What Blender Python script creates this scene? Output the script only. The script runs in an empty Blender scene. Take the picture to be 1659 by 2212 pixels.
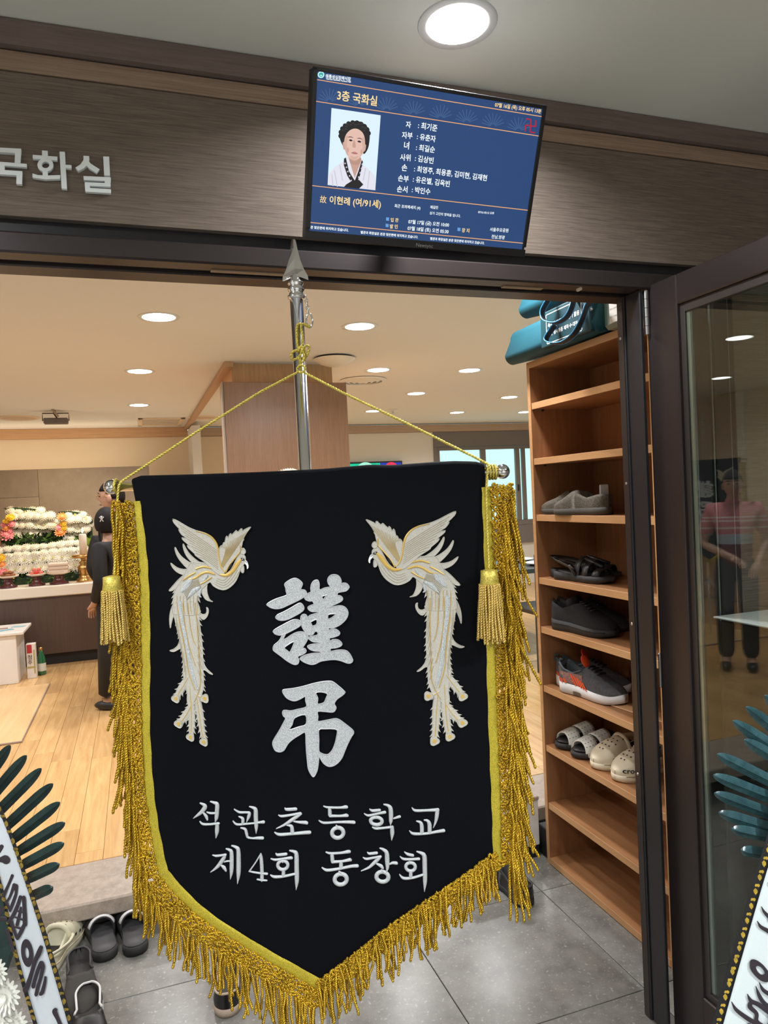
import bpy, bmesh, math, random
import numpy as np
from math import sin, cos, pi, radians, sqrt, atan2
from mathutils import Vector, Matrix
from mathutils.geometry import tessellate_polygon
from mathutils import noise as mnoise

random.seed(7)
SC = bpy.context.scene
COL = SC.collection

# ------------------------------------------------------------------ camera
IW, IH = 1659, 2212
FPX, YAW, PITCH, ROLL, EYE = 1560.0, radians(19.0), radians(-1.35), 0.0475, 1.5
CF = Vector((sin(YAW)*cos(PITCH), cos(YAW)*cos(PITCH), sin(PITCH)))
_R = Vector((cos(YAW), -sin(YAW), 0)); _U = _R.cross(CF)
CR = _R*cos(ROLL) - _U*sin(ROLL)
CU = _U*cos(ROLL) + _R*sin(ROLL)
CP = Vector((0, 0, EYE))
cd = bpy.data.cameras.new('camera'); cam = bpy.data.objects.new('camera', cd); COL.objects.link(cam)
cd.sensor_fit = 'VERTICAL'; cd.sensor_height = 36.0; cd.lens = 36.0*FPX/IH
cd.clip_start = 0.05; cd.clip_end = 200
M = Matrix((CR, CU, -CF)).transposed().to_4x4(); M.translation = CP
cam.matrix_world = M
SC.camera = cam

# ------------------------------------------------------------------ world, exposure, lights
SC.view_settings.view_transform = 'Standard'; SC.view_settings.look = 'None'
SC.view_settings.exposure = 0.25; SC.view_settings.gamma = 1.0
SC.view_settings.use_curve_mapping = False
wd = bpy.data.worlds.new('sky'); SC.world = wd; wd.use_nodes = True
bgn = wd.node_tree.nodes['Background']
bgn.inputs[0].default_value = (0.66, 0.95, 0.92, 1); bgn.inputs[1].default_value = 1.15

CORRIDOR_W, ROOM_W, ALTAR_W, COVE = 43.0, 11.5, 4.0, 1.6
COOL, WHITE, WARM = (0.95, 0.98, 1.0), (0.97, 0.97, 1.0), (1.0, 0.78, 0.52)

# ------------------------------------------------------------------ pixel geometry (measuring the photograph into real planes)
def ray(px, py):
    return CF + CR*((px-IW/2)/FPX) + CU*((IH/2-py)/FPX)
def at_x(px, py, X): d = ray(px, py); return CP + d*(X/d.x)
def at_y(px, py, Y): d = ray(px, py); return CP + d*(Y/d.y)
def at_z(px, py, Z): d = ray(px, py); return CP + d*((Z-EYE)/d.z)
FH = Vector((sin(YAW), cos(YAW), 0)); RH = Vector((cos(YAW), -sin(YAW), 0)); UP = Vector((0, 0, 1))
def at_d(px, py, D):                     # on the upright plane that faces the camera at distance D
    d = ray(px, py); return CP + d*(D/d.dot(FH))

# ------------------------------------------------------------------ materials
MATS = {}
def mat(name, col, rough=0.5, metal=0.0, bump=0.0, bscale=60.0, var=0.0, vscale=8.0, emit=0.0, emcol=None, spec=0.5, sheen=0.0, coat=0.0, coords='Object'):
    if name in MATS: return MATS[name]
    m = bpy.data.materials.new(name); m.use_nodes = True
    nt = m.node_tree; b = nt.nodes['Principled BSDF']
    b.inputs['Base Color'].default_value = (*col, 1); b.inputs['Roughness'].default_value = rough
    b.inputs['Metallic'].default_value = metal; b.inputs['Specular IOR Level'].default_value = spec
    if sheen: b.inputs['Sheen Weight'].default_value = sheen
    if coat: b.inputs['Coat Weight'].default_value = coat; b.inputs['Coat Roughness'].default_value = 0.1
    if emit:
        b.inputs['Emission Color'].default_value = (*(emcol or col), 1); b.inputs['Emission Strength'].default_value = emit
    tc = None
    if bump or var:
        tc = nt.nodes.new('ShaderNodeTexCoord')
    if var:
        n = nt.nodes.new('ShaderNodeTexNoise'); n.inputs['Scale'].default_value = vscale; n.inputs['Detail'].default_value = 5
        nt.links.new(tc.outputs[coords], n.inputs['Vector'])
        r = nt.nodes.new('ShaderNodeMapRange'); r.inputs[1].default_value = 0.3; r.inputs[2].default_value = 0.7
        r.inputs[3].default_value = 1-var; r.inputs[4].default_value = 1+var
        nt.links.new(n.outputs['Fac'], r.inputs[0])
        mx = nt.nodes.new('ShaderNodeVectorMath'); mx.operation = 'SCALE'; mx.inputs[0].default_value = col
        nt.links.new(r.outputs[0], mx.inputs['Scale']); nt.links.new(mx.outputs[0], b.inputs['Base Color'])
    if bump:
        n2 = nt.nodes.new('ShaderNodeTexNoise'); n2.inputs['Scale'].default_value = bscale; n2.inputs['Detail'].default_value = 4
        nt.links.new(tc.outputs[coords], n2.inputs['Vector'])
        bp = nt.nodes.new('ShaderNodeBump'); bp.inputs['Strength'].default_value = bump; bp.inputs['Distance'].default_value = 0.002
        nt.links.new(n2.outputs['Fac'], bp.inputs['Height']); nt.links.new(bp.outputs[0], b.inputs['Normal'])
    MATS[name] = m; return m

def wood(name, c1, c2, stretch, rough=0.4, scale=1.0, bump=0.15, coat=0.0, spec=0.5, big=0.35):
    """grain runs along the axis with the small stretch value"""
    m = bpy.data.materials.new(name); m.use_nodes = True; nt = m.node_tree; b = nt.nodes['Principled BSDF']
    tc = nt.nodes.new('ShaderNodeTexCoord'); mp = nt.nodes.new('ShaderNodeMapping')
    mp.inputs['Scale'].default_value = [s*scale for s in stretch]
    nt.links.new(tc.outputs['Object'], mp.inputs['Vector'])
    oi = nt.nodes.new('ShaderNodeObjectInfo')
    ml = nt.nodes.new('ShaderNodeMath'); ml.operation = 'MULTIPLY'; ml.inputs[1].default_value = 37.0
    nt.links.new(oi.outputs['Random'], ml.inputs[0])
    ad = nt.nodes.new('ShaderNodeVectorMath'); ad.operation = 'ADD'
    nt.links.new(mp.outputs[0], ad.inputs[0]); nt.links.new(ml.outputs[0], ad.inputs[1])
    n = nt.nodes.new('ShaderNodeTexNoise'); n.inputs['Scale'].default_value = 1.0; n.inputs['Detail'].default_value = 8; n.inputs['Roughness'].default_value = 0.65
    n.inputs['Distortion'].default_value = 0.6
    nt.links.new(ad.outputs[0], n.inputs['Vector'])
    cr = nt.nodes.new('ShaderNodeValToRGB'); cr.color_ramp.elements[0].position = 0.3; cr.color_ramp.elements[1].position = 0.68
    cr.color_ramp.elements[0].color = (*c1, 1); cr.color_ramp.elements[1].color = (*c2, 1)
    nt.links.new(n.outputs['Fac'], cr.inputs[0])
    hs = nt.nodes.new('ShaderNodeHueSaturation')
    mr = nt.nodes.new('ShaderNodeMapRange'); mr.inputs[3].default_value = 1-big*0.4; mr.inputs[4].default_value = 1+big*0.4
    nt.links.new(oi.outputs['Random'], mr.inputs[0]); nt.links.new(mr.outputs[0], hs.inputs['Value'])
    nt.links.new(cr.outputs[0], hs.inputs['Color']); nt.links.new(hs.outputs[0], b.inputs['Base Color'])
    b.inputs['Roughness'].default_value = rough; b.inputs['Specular IOR Level'].default_value = spec
    if coat: b.inputs['Coat Weight'].default_value = coat; b.inputs['Coat Roughness'].default_value = 0.15
    bp = nt.nodes.new('ShaderNodeBump'); bp.inputs['Strength'].default_value = bump; bp.inputs['Distance'].default_value = 0.001
    nt.links.new(n.outputs['Fac'], bp.inputs['Height']); nt.links.new(bp.outputs[0], b.inputs['Normal'])
    MATS[name] = m; return m

def glitter(name, col, col2, scale=900.0, rough=0.35, metal=0.55, bump=0.6):
    m = bpy.data.materials.new(name); m.use_nodes = True; nt = m.node_tree; b = nt.nodes['Principled BSDF']
    tc = nt.nodes.new('ShaderNodeTexCoord')
    n = nt.nodes.new('ShaderNodeTexNoise'); n.inputs['Scale'].default_value = scale; n.inputs['Detail'].default_value = 3
    nt.links.new(tc.outputs['Object'], n.inputs['Vector'])
    cr = nt.nodes.new('ShaderNodeValToRGB'); cr.color_ramp.elements[0].position = 0.35; cr.color_ramp.elements[1].position = 0.65
    cr.color_ramp.elements[0].color = (*col, 1); cr.color_ramp.elements[1].color = (*col2, 1)
    nt.links.new(n.outputs['Fac'], cr.inputs[0]); nt.links.new(cr.outputs[0], b.inputs['Base Color'])
    b.inputs['Roughness'].default_value = rough; b.inputs['Metallic'].default_value = metal
    bp = nt.nodes.new('ShaderNodeBump'); bp.inputs['Strength'].default_value = bump; bp.inputs['Distance'].default_value = 0.001
    nt.links.new(n.outputs['Fac'], bp.inputs['Height']); nt.links.new(bp.outputs[0], b.inputs['Normal'])
    MATS[name] = m; return m

def stone(name, c1, c2, c3, rough=0.25, scale=9.0, spec=0.5):
    m = bpy.data.materials.new(name); m.use_nodes = True; nt = m.node_tree; b = nt.nodes['Principled BSDF']
    tc = nt.nodes.new('ShaderNodeTexCoord'); oi = nt.nodes.new('ShaderNodeObjectInfo')
    ml = nt.nodes.new('ShaderNodeMath'); ml.operation = 'MULTIPLY'; ml.inputs[1].default_value = 23.0
    nt.links.new(oi.outputs['Random'], ml.inputs[0])
    ad = nt.nodes.new('ShaderNodeVectorMath'); ad.operation = 'ADD'
    nt.links.new(tc.outputs['Object'], ad.inputs[0]); nt.links.new(ml.outputs[0], ad.inputs[1])
    n = nt.nodes.new('ShaderNodeTexNoise'); n.inputs['Scale'].default_value = scale; n.inputs['Detail'].default_value = 10; n.inputs['Roughness'].default_value = 0.72
    n2 = nt.nodes.new('ShaderNodeTexNoise'); n2.inputs['Scale'].default_value = scale*14; n2.inputs['Detail'].default_value = 4
    for q in (n, n2): nt.links.new(ad.outputs[0], q.inputs['Vector'])
    cr = nt.nodes.new('ShaderNodeValToRGB'); cr.color_ramp.elements[0].position = 0.33; cr.color_ramp.elements[1].position = 0.7
    cr.color_ramp.elements[0].color = (*c1, 1); cr.color_ramp.elements[1].color = (*c2, 1)
    nt.links.new(n.outputs['Fac'], cr.inputs[0])
    c2r = nt.nodes.new('ShaderNodeValToRGB'); c2r.color_ramp.elements[0].position = 0.6; c2r.color_ramp.elements[1].position = 0.72
    c2r.color_ramp.elements[0].color = (0, 0, 0, 1); c2r.color_ramp.elements[1].color = (0.7, 0.7, 0.7, 1)
    nt.links.new(n2.outputs['Fac'], c2r.inputs[0])
    mx = nt.nodes.new('ShaderNodeMixRGB'); mx.inputs[2].default_value = (*c3, 1)
    nt.links.new(c2r.outputs[0], mx.inputs[0]); nt.links.new(cr.outputs[0], mx.inputs[1]); nt.links.new(mx.outputs[0], b.inputs['Base Color'])
    b.inputs['Roughness'].default_value = rough; b.inputs['Specular IOR Level'].default_value = spec
    MATS[name] = m; return m

def glass_mat(name, tint=(0.86, 0.93, 0.9), ior=1.55):
    m = bpy.data.materials.new(name); m.use_nodes = True; nt = m.node_tree; nt.nodes.clear()
    o = nt.nodes.new('ShaderNodeOutputMaterial'); mx = nt.nodes.new('ShaderNodeMixShader')
    lw = nt.nodes.new('ShaderNodeLayerWeight'); lw.inputs[0].default_value = 0.5
    pw = nt.nodes.new('ShaderNodeMath'); pw.operation = 'POWER'; pw.inputs[1].default_value = 5.0; nt.links.new(lw.outputs['Facing'], pw.inputs[0])
    r0 = ((ior-1)/(ior+1))**2
    fr = nt.nodes.new('ShaderNodeMath'); fr.operation = 'MULTIPLY_ADD'; fr.inputs[1].default_value = 1-r0; fr.inputs[2].default_value = r0; nt.links.new(pw.outputs[0], fr.inputs[0])
    t = nt.nodes.new('ShaderNodeBsdfTransparent'); t.inputs[0].default_value = (*tint, 1)
    g = nt.nodes.new('ShaderNodeBsdfGlossy'); g.inputs['Roughness'].default_value = 0.0
    nt.links.new(fr.outputs[0], mx.inputs[0]); nt.links.new(t.outputs[0], mx.inputs[1]); nt.links.new(g.outputs[0], mx.inputs[2])
    nt.links.new(mx.outputs[0], o.inputs[0]); MATS[name] = m; return m

# ------------------------------------------------------------------ mesh building
class MB:
    def __init__(s): s.v = []; s.f = []; s.m = []
    def add(s, vs, fs, mi=0):
        k = len(s.v); s.v += [tuple(v) for v in vs]
        for f in fs: s.f.append(tuple(i+k for i in f)); s.m.append(mi)
        return s
    def box(s, x0, x1, y0, y1, z0, z1, mi=0, T=None):
        vs = [Vector((x, y, z)) for z in (z0, z1) for y in (y0, y1) for x in (x0, x1)]
        if T is not None: vs = [T @ v for v in vs]
        return s.add(vs, [(0, 2, 3, 1), (4, 5, 7, 6), (0, 1, 5, 4), (2, 6, 7, 3), (0, 4, 6, 2), (1, 3, 7, 5)], mi)
    def cbox(s, x0, x1, y0, y1, z0, z1, c=0.004, mi=0, T=None):
        """box with chamfered edges"""
        c = min(c, (x1-x0)*.45, (y1-y0)*.45, (z1-z0)*.45)
        bm = bmesh.new(); bmesh.ops.create_cube(bm, size=1)
        for v in bm.verts: v.co = Vector(((x0+x1)/2+v.co.x*(x1-x0), (y0+y1)/2+v.co.y*(y1-y0), (z0+z1)/2+v.co.z*(z1-z0)))
        bmesh.ops.bevel(bm, geom=bm.edges[:], offset=c, segments=1, affect='EDGES')
        s.bm(bm, mi, T); return s
    def bm(s, bm, mi=0, T=None):
        bm.verts.index_update()
        s.add([(T @ v.co) if T is not None else v.co for v in bm.verts], [[v.index for v in f.verts] for f in bm.faces], mi); bm.free(); return s
    def tube(s, pts, r, n=8, closed=False, mi=0, flat=1.0, upv=None):
        pts = [Vector(p) for p in pts]; N = len(pts)
        rs = r if isinstance(r, (list, tuple)) else [r]*N
        rings = []; prev = None
        for i, p in enumerate(pts):
            a = pts[(i-1) % N] if (closed or i > 0) else pts[i]
            b = pts[(i+1) % N] if (closed or i < N-1) else pts[i]
            t = (b-a); t = t.normalized() if t.length > 1e-9 else Vector((0, 0, 1))
            if upv is not None: u = Vector(upv) - t*Vector(upv).dot(t)
            elif prev is None: u = t.orthogonal()
            else: u = prev - t*prev.dot(t)
            if u.length < 1e-6: u = t.orthogonal()
            u.normalize(); prev = u; w = t.cross(u)
            rings.append([p + (u*cos(2*pi*k/n)*flat + w*sin(2*pi*k/n))*rs[i] for k in range(n)])
        vs = [v for rg in rings for v in rg]; fs = []
        M_ = N if closed else N-1
        for i in range(M_):
            j = (i+1) % N
            for k in range(n): fs.append((i*n+k, i*n+(k+1) % n, j*n+(k+1) % n, j*n+k))
        if not closed: fs.append(tuple(range(n-1, -1, -1))); fs.append(tuple((N-1)*n+k for k in range(n)))
        return s.add(vs, fs, mi)
    def lathe(s, prof, n=16, T=None, mi=0, cap=True):
        vs = []; fs = []
        for r, z in prof:
            for k in range(n): vs.append(Vector((r*cos(2*pi*k/n), r*sin(2*pi*k/n), z)))
        for i in range(len(prof)-1):
            for k in range(n): fs.append((i*n+k, i*n+(k+1) % n, (i+1)*n+(k+1) % n, (i+1)*n+k))
        if cap: fs.append(tuple(range(n-1, -1, -1))); fs.append(tuple((len(prof)-1)*n+k for k in range(n)))
        if T is not None: vs = [T @ v for v in vs]
        return s.add(vs, fs, mi)
    def ball(s, c, r, n=12, m=8, mi=0, T=None):
        c = Vector(c); r = Vector(r) if not isinstance(r, (int, float)) else Vector((r, r, r))
        vs = [Vector((0, 0, -1))]; fs = []
        for i in range(1, m):
            a = -pi/2 + pi*i/m
            for k in range(n): vs.append(Vector((cos(a)*cos(2*pi*k/n), cos(a)*sin(2*pi*k/n), sin(a))))
        vs.append(Vector((0, 0, 1)))
        for k in range(n): fs.append((0, 1+(k+1) % n, 1+k))
        for i in range(m-2):
            for k in range(n): fs.append((1+i*n+k, 1+i*n+(k+1) % n, 1+(i+1)*n+(k+1) % n, 1+(i+1)*n+k))
        L = len(vs)-1
        for k in range(n): fs.append((L, 1+(m-2)*n+k, 1+(m-2)*n+(k+1) % n))
        vs = [c + Vector((v.x*r.x, v.y*r.y, v.z*r.z)) for v in vs]
        if T is not None: vs = [T @ v for v in vs]
        return s.add(vs, fs, mi)
    def poly(s, loops, fn, h1, h0=0.0, mi=0, fine=0):
        """filled 2-D outline (first loop) with holes, mapped by fn(x, y, height)"""
        lp = []
        for k, l in enumerate(loops):
            a = sum(l[i][0]*l[(i+1) % len(l)][1]-l[(i+1) % len(l)][0]*l[i][1] for i in range(len(l)))
            l = list(l)
            if (a < 0) != (k > 0): l.reverse()
            lp.append(l)
        flat = [p for l in lp for p in l]
        tris = tessellate_polygon([[Vector((x, y, 0)) for x, y in l] for l in lp])
        n = len(flat)
        vs = [fn(x, y, h1) for x, y in flat] + [fn(x, y, h0) for x, y in flat]
        fs = []
        for t in tris:
            (ax, ay), (bx, by), (cx, cy) = flat[t[0]], flat[t[1]], flat[t[2]]
            ar = (bx-ax)*(cy-ay)-(cx-ax)*(by-ay)
            if abs(ar) < 1e-12: continue
            fs.append(tuple(t) if ar > 0 else (t[0], t[2], t[1]))
        if fine:                                        # split long triangles so that the fill follows a curved surface
            bm = bmesh.new(); bv = [bm.verts.new((x, y, 0)) for x, y in flat]
            for t in fs:
                try: bm.faces.new([bv[i] for i in t])
                except ValueError: pass
            for it in range(6):
                le = [e for e in bm.edges if e.calc_length() > fine]
                if not le: break
                bmesh.ops.subdivide_edges(bm, edges=le, cuts=1); bmesh.ops.triangulate(bm, faces=bm.faces[:])
            bm.verts.index_update()
            s.add([fn(v.co.x, v.co.y, h1) for v in bm.verts], [[v.index for v in f.verts] for f in bm.faces], mi); bm.free(); fs = []
        k = 0
        if h1 != h0:
            for l in lp:
                L = len(l)
                for i in range(L): fs.append((k+i, n+k+i, n+k+(i+1) % L, k+(i+1) % L))
                k += L
        return s.add(vs, fs, mi)
    def stroke(s, pts, fn, h1, h0=0.0, mi=0, sub=6, smooth=True, dome=True):
        """brush stroke of varying width [(x, y, w)...] as a raised strip"""
        P = catmull([(p[0], p[1], p[2] if len(p) > 2 else 1) for p in pts], sub) if smooth else [tuple(p) for p in pts]
        # round ends
        def cap(a, b):
            w = a[2]
            d = Vector((a[0]-b[0], a[1]-b[1])); L = d.length or 1; d /= L
            return [(a[0]+d.x*w*.5*q, a[1]+d.y*w*.5*q, w*sqrt(max(0.0, 1-q*q))) for q in (0.98, 0.8, 0.5)]
        if dome and len(P) > 1:
            e0 = cap(P[0], P[1]); e1 = cap(P[-1], P[-2])
            P = e0 + P + e1[::-1]
        prof = [(-1, 0), (-.72, .75), (0, 1), (.72, .75), (1, 0)] if dome else [(-1, 1), (1, 1)]
        vs = []; fs = []; n = len(prof)
        for i, p in enumerate(P):
            a = P[max(i-1, 0)]; b = P[min(i+1, len(P)-1)]
            t = Vector((b[0]-a[0], b[1]-a[1])); t = t.normalized() if t.length > 1e-9 else Vector((1, 0))
            nx, ny = -t.y, t.x
            for u, h in prof: vs.append(fn(p[0]+nx*u*p[2]/2, p[1]+ny*u*p[2]/2, h0+(h1-h0)*h))
        for i in range(len(P)-1):
            for k in range(n-1): fs.append((i*n+k, i*n+k+1, (i+1)*n+k+1, (i+1)*n+k))
        return s.add(vs, fs, mi)
    def ring(s, cx, cy, rx, ry, w, fn, h1, h0=0.0, mi=0, n=28):
        prof = [(-1, 0), (-.7, .75), (0, 1), (.7, .75), (1, 0)]; vs = []; fs = []; m = len(prof)
        for i in range(n):
            a = 2*pi*i/n
            for u, h in prof: vs.append(fn(cx+cos(a)*(rx+u*w/2), cy+sin(a)*(ry+u*w/2), h0+(h1-h0)*h))
        for i in range(n):
            j = (i+1) % n
            for k in range(m-1): fs.append((i*m+k, i*m+k+1, j*m+k+1, j*m+k))
        return s.add(vs, fs, mi)
    def cord(s, pts, R, pitch, sides=4, mi=0, step=0.25, phase=0.0):
        """two-ply twisted cord along pts"""
        P = resample([Vector(p) for p in pts], pitch*step)
        if len(P) < 3: return s
        for ply in (0, 1):
            out = []; prev = None; ph = phase + ply*pi
            for i, p in enumerate(P):
                t = P[min(i+1, len(P)-1)] - P[max(i-1, 0)]; t = t.normalized() if t.length > 1e-9 else Vector((0, 0, -1))
                u = t.orthogonal() if prev is None else prev - t*prev.dot(t)
                if u.length < 1e-6: u = t.orthogonal()
                u.normalize(); prev = u; w = t.cross(u)
                a = ph + 2*pi*i*step
                out.append(p + (u*cos(a)+w*sin(a))*R*.48)
            s.tube(out, R*.56, sides, mi=mi)
        return s
    def build(s, name, mats, parent=None, smooth=False, loc=None):
        me = bpy.data.meshes.new(name)
        org = Vector(loc) if loc is not None else Vector((0, 0, 0))
        me.from_pydata([tuple(Vector(v)-org) for v in s.v], [], s.f)
        if not isinstance(mats, (list, tuple)): mats = [mats]
        for m in mats: me.materials.append(m)
        if len(mats) > 1: me.polygons.foreach_set('material_index', s.m)
        if smooth: me.polygons.foreach_set('use_smooth', [True]*len(me.polygons))
        me.update()
        return link(name, me, parent, org)

def link(name, me, parent=None, loc=None):
    o = bpy.data.objects.new(name, me); COL.objects.link(o)
    if loc is not None: o.location = loc
    if parent is not None:
        o.parent = parent
        if parent.matrix_world.translation.length or True:
            o.matrix_parent_inverse = root_inv(parent)
    return o
def root_inv(p):
    # parents here are only translated/rotated empties or plain meshes set before children are added
    return world_of(p).inverted()
def world_of(o):
    m = Matrix.LocRotScale(o.location, o.rotation_euler, o.scale)
    if o.parent: m = world_of(o.parent) @ o.matrix_parent_inverse @ m
    return m
def catmull(P, sub=6, closed=False):
    n = len(P)
    if n < 2: return [tuple(p) for p in P]
    out = []; D = len(P[0])
    rng = range(n) if closed else range(n-1)
    for i in rng:
        p0 = P[(i-1) % n] if (closed or i > 0) else P[i]; p1 = P[i]; p2 = P[(i+1) % n]
        p3 = P[(i+2) % n] if (closed or i+2 < n) else p2
        for q in range(sub):
            t = q/sub; t2 = t*t; t3 = t2*t
            out.append(tuple(0.5*((2*p1[d])+(-p0[d]+p2[d])*t+(2*p0[d]-5*p1[d]+4*p2[d]-p3[d])*t2+(-p0[d]+3*p1[d]-3*p2[d]+p3[d])*t3) for d in range(D)))
    if not closed: out.append(tuple(P[-1]))
    return out
def resample(P, step):
    out = [P[0]]; acc = 0.0
    for i in range(len(P)-1):
        a, b = P[i], P[i+1]; L = (b-a).length
        if L < 1e-9: continue
        d = step-acc
        while d <= L: out.append(a+(b-a)*(d/L)); d += step
        acc = L-(d-step)
    return out
def thing(name, label, cat, loc=(0, 0, 0), group=None, rz=0.0):
    o = bpy.data.objects.new(name, None); COL.objects.link(o); o.empty_display_size = 0.05
    o.location = loc; o.rotation_euler = (0, 0, rz); o['label'] = label; o['category'] = cat
    if group: o['group'] = group
    return o
def tag(o, label=None, cat=None, group=None, kind=None):
    if label: o['label'] = label
    if cat: o['category'] = cat
    if group: o['group'] = group
    if kind: o['kind'] = kind
    return o
def struct(mb, name, mats, label=None, parent=None, smooth=False, loc=None):
    o = mb.build(name, mats, parent, smooth, loc)
    if parent is None: o['kind'] = 'structure'
    if label: o['label'] = label
    return o
def piece(name, src, parent, T):
    """another object sharing src's mesh, placed by world matrix T"""
    o = src.copy(); COL.objects.link(o); o.name = name; o.parent = parent
    if parent is not None: o.matrix_parent_inverse = world_of(parent).inverted()
    o.location, q, o.scale = T.decompose(); o.rotation_euler = q.to_euler(); return o
def copy_tree(o, parent=None):
    c = o.copy(); COL.objects.link(c)
    if parent is not None: c.parent = parent
    for ch in list(o.children): copy_tree(ch, c)
    return c
_txt = {}
def text_geo(s, bold=0.0):
    """glyph outlines of a string as (verts, faces, width)"""
    k = (s, bold)
    if k in _txt: return _txt[k]
    cu = bpy.data.curves.new('t', 'FONT'); cu.body = s; cu.size = 1.0; cu.offset = bold; cu.resolution_u = 3
    ob = bpy.data.objects.new('t', cu); COL.objects.link(ob)
    dg = bpy.context.evaluated_depsgraph_get()
    me = bpy.data.meshes.new_from_object(ob.evaluated_get(dg))
    vs = [(v.co.x, v.co.y) for v in me.vertices]; fs = [tuple(p.vertices) for p in me.polygons]
    bpy.data.objects.remove(ob); bpy.data.curves.remove(cu); bpy.data.meshes.remove(me)
    if vs:
        x0 = min(v[0] for v in vs); vs = [(x-x0, y) for x, y in vs]; w = max(v[0] for v in vs)
    else: w = 1
    _txt[k] = (vs, fs, w); return _txt[k]
def put_text(mb, s, a, b, up, bold=0.0, mi=0, off=(0, 0, 0), hscale=1.0):
    """lay the string along the 3-D segment a-b, up = unit up vector; off = lift"""
    vs, fs, w = text_geo(s, bold); a = Vector(a); b = Vector(b); d = (b-a); sc = d.length/max(w, 1e-6)
    d.normalize(); up = Vector(up); off = Vector(off)
    n = d.cross(up)
    P = [a + d*x*sc + up*y*sc*hscale + off for x, y in vs]
    mb.add(P, fs, mi)
# ------------------------------------------------------------------ palette
m_ceil_in = mat('ceiling_cream', (0.82, 0.815, 0.80), 0.85, bump=0.05, bscale=300)
m_ceil_out = mat('ceiling_grey', (0.78, 0.79, 0.72), 0.85, bump=0.05, bscale=300)
m_cornice = wood('cornice_wood', (0.16, 0.120, 0.105), (0.225, 0.172, 0.152), (6, 90, 150), 0.65, spec=.2)
m_band = wood('band_wood', (0.25, 0.168, 0.118), (0.44, 0.31, 0.225), (5, 60, 260), 0.6, spec=.2)
m_panel = wood('dark_veneer', (0.112, 0.086, 0.069), (0.225, 0.178, 0.146), (11, 60, 420), 0.72, bump=0.3, spec=.15)
m_frame = mat('door_frame_brown', (0.042, 0.032, 0.031), 0.34, metal=0.35, bump=0.05, bscale=200)
m_frame_dark = mat('door_frame_dark', (0.022, 0.021, 0.025), 0.4, metal=0.2)
m_steel = mat('brushed_steel', (0.55, 0.55, 0.56), 0.28, metal=1.0)
m_black_rub = mat('black_rubber', (0.012, 0.012, 0.013), 0.6)
m_wall_cream = mat('wallpaper_cream', (0.80, 0.66, 0.50), 0.8, bump=0.12, bscale=90)
m_wall_white = mat('wallpaper_white', (0.80, 0.77, 0.72), 0.8, bump=0.1, bscale=90)
m_trim_orange = wood('room_cornice_wood', (0.50, 0.29, 0.16), (0.62, 0.38, 0.22), (4, 60, 90), 0.45)
m_pillar = wood('pillar_oak', (0.50, 0.27, 0.12), (0.66, 0.38, 0.19), (60, 60, 4), 0.4)
m_screenpanel = wood('partition_walnut', (0.27, 0.145, 0.08), (0.36, 0.20, 0.115), (90, 90, 5), 0.28, spec=0.6)
m_shelf = wood('shelf_cherry', (0.27, 0.115, 0.046), (0.38, 0.175, 0.078), (45, 45, 3.0), 0.38, big=0.1)
m_shelf_h = wood('shelf_cherry_boards', (0.30, 0.135, 0.055), (0.42, 0.205, 0.092), (60, 3.5, 45), 0.35, big=0.1)
m_shelf_edge = wood('shelf_edge_banding', (0.54, 0.285, 0.125), (0.62, 0.35, 0.165), (40, 5, 40), 0.4, big=0.05)
m_tile = stone('granite_tile', (0.125, 0.121, 0.108), (0.245, 0.238, 0.216), (0.40, 0.39, 0.36), 0.24, 7.0, spec=.35)
m_grout = mat('tile_grout', (0.06, 0.058, 0.052), 0.9)
m_granite = stone('pink_granite', (0.30, 0.24, 0.19), (0.47, 0.39, 0.32), (0.60, 0.54, 0.47), 0.4, 26.0)
m_plank = wood('maple_plank', (0.53, 0.30, 0.115), (0.71, 0.455, 0.20), (34, 2.6, 34), 0.26, big=0.22, bump=0.05)
m_plank_gap = mat('plank_joint', (0.36, 0.19, 0.07), 0.7)
m_lamp = mat('lamp_diffuser', (1, 1, 1), 0.5, emit=9.0, emcol=(1, 0.985, 0.96))
m_white_plastic = mat('white_plastic', (0.80, 0.80, 0.78), 0.4)
m_beige_plastic = mat('beige_plastic', (0.78, 0.62, 0.46), 0.5)

CEIL_O, CEIL_I, FL = 2.462, 2.45, 0.13          # corridor ceiling, room ceiling, raised floor
WY = 1.59                                       # corridor face of the entrance wall

# ------------------------------------------------------------------ floors
floor = struct(MB().box(-2.6, 3.2, -2.6, 2.9, -0.06, -0.006), 'floor', m_grout, 'grey granite tile floor of the corridor and shoe area')
xs = [-0.272+0.5423*k for k in range(-4, 7)]; ys = [2.34+0.578*k for k in range(-6, 1)] + [2.90]
tile0 = None
for i in range(len(xs)-1):
    for j in range(len(ys)-1):
        x0, x1, y0, y1 = xs[i]+.0012, xs[i+1]-.0012, ys[j]+.0012, ys[j+1]-.0012
        b = MB(); b.cbox(-(x1-x0)/2, (x1-x0)/2, -(y1-y0)/2, (y1-y0)/2, -0.0065, 0, .0012)
        o = b.build('tile', m_tile, None); o.location = ((x0+x1)/2, (y0+y1)/2, 0); o.parent = floor
raised = MB().box(-3.6, 6.2, 3.02, 9.3, 0.0, FL-.009)
raised = struct(raised, 'floor_raised', m_plank_gap, 'honey maple laminate floor raised one step above the tiles')
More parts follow.
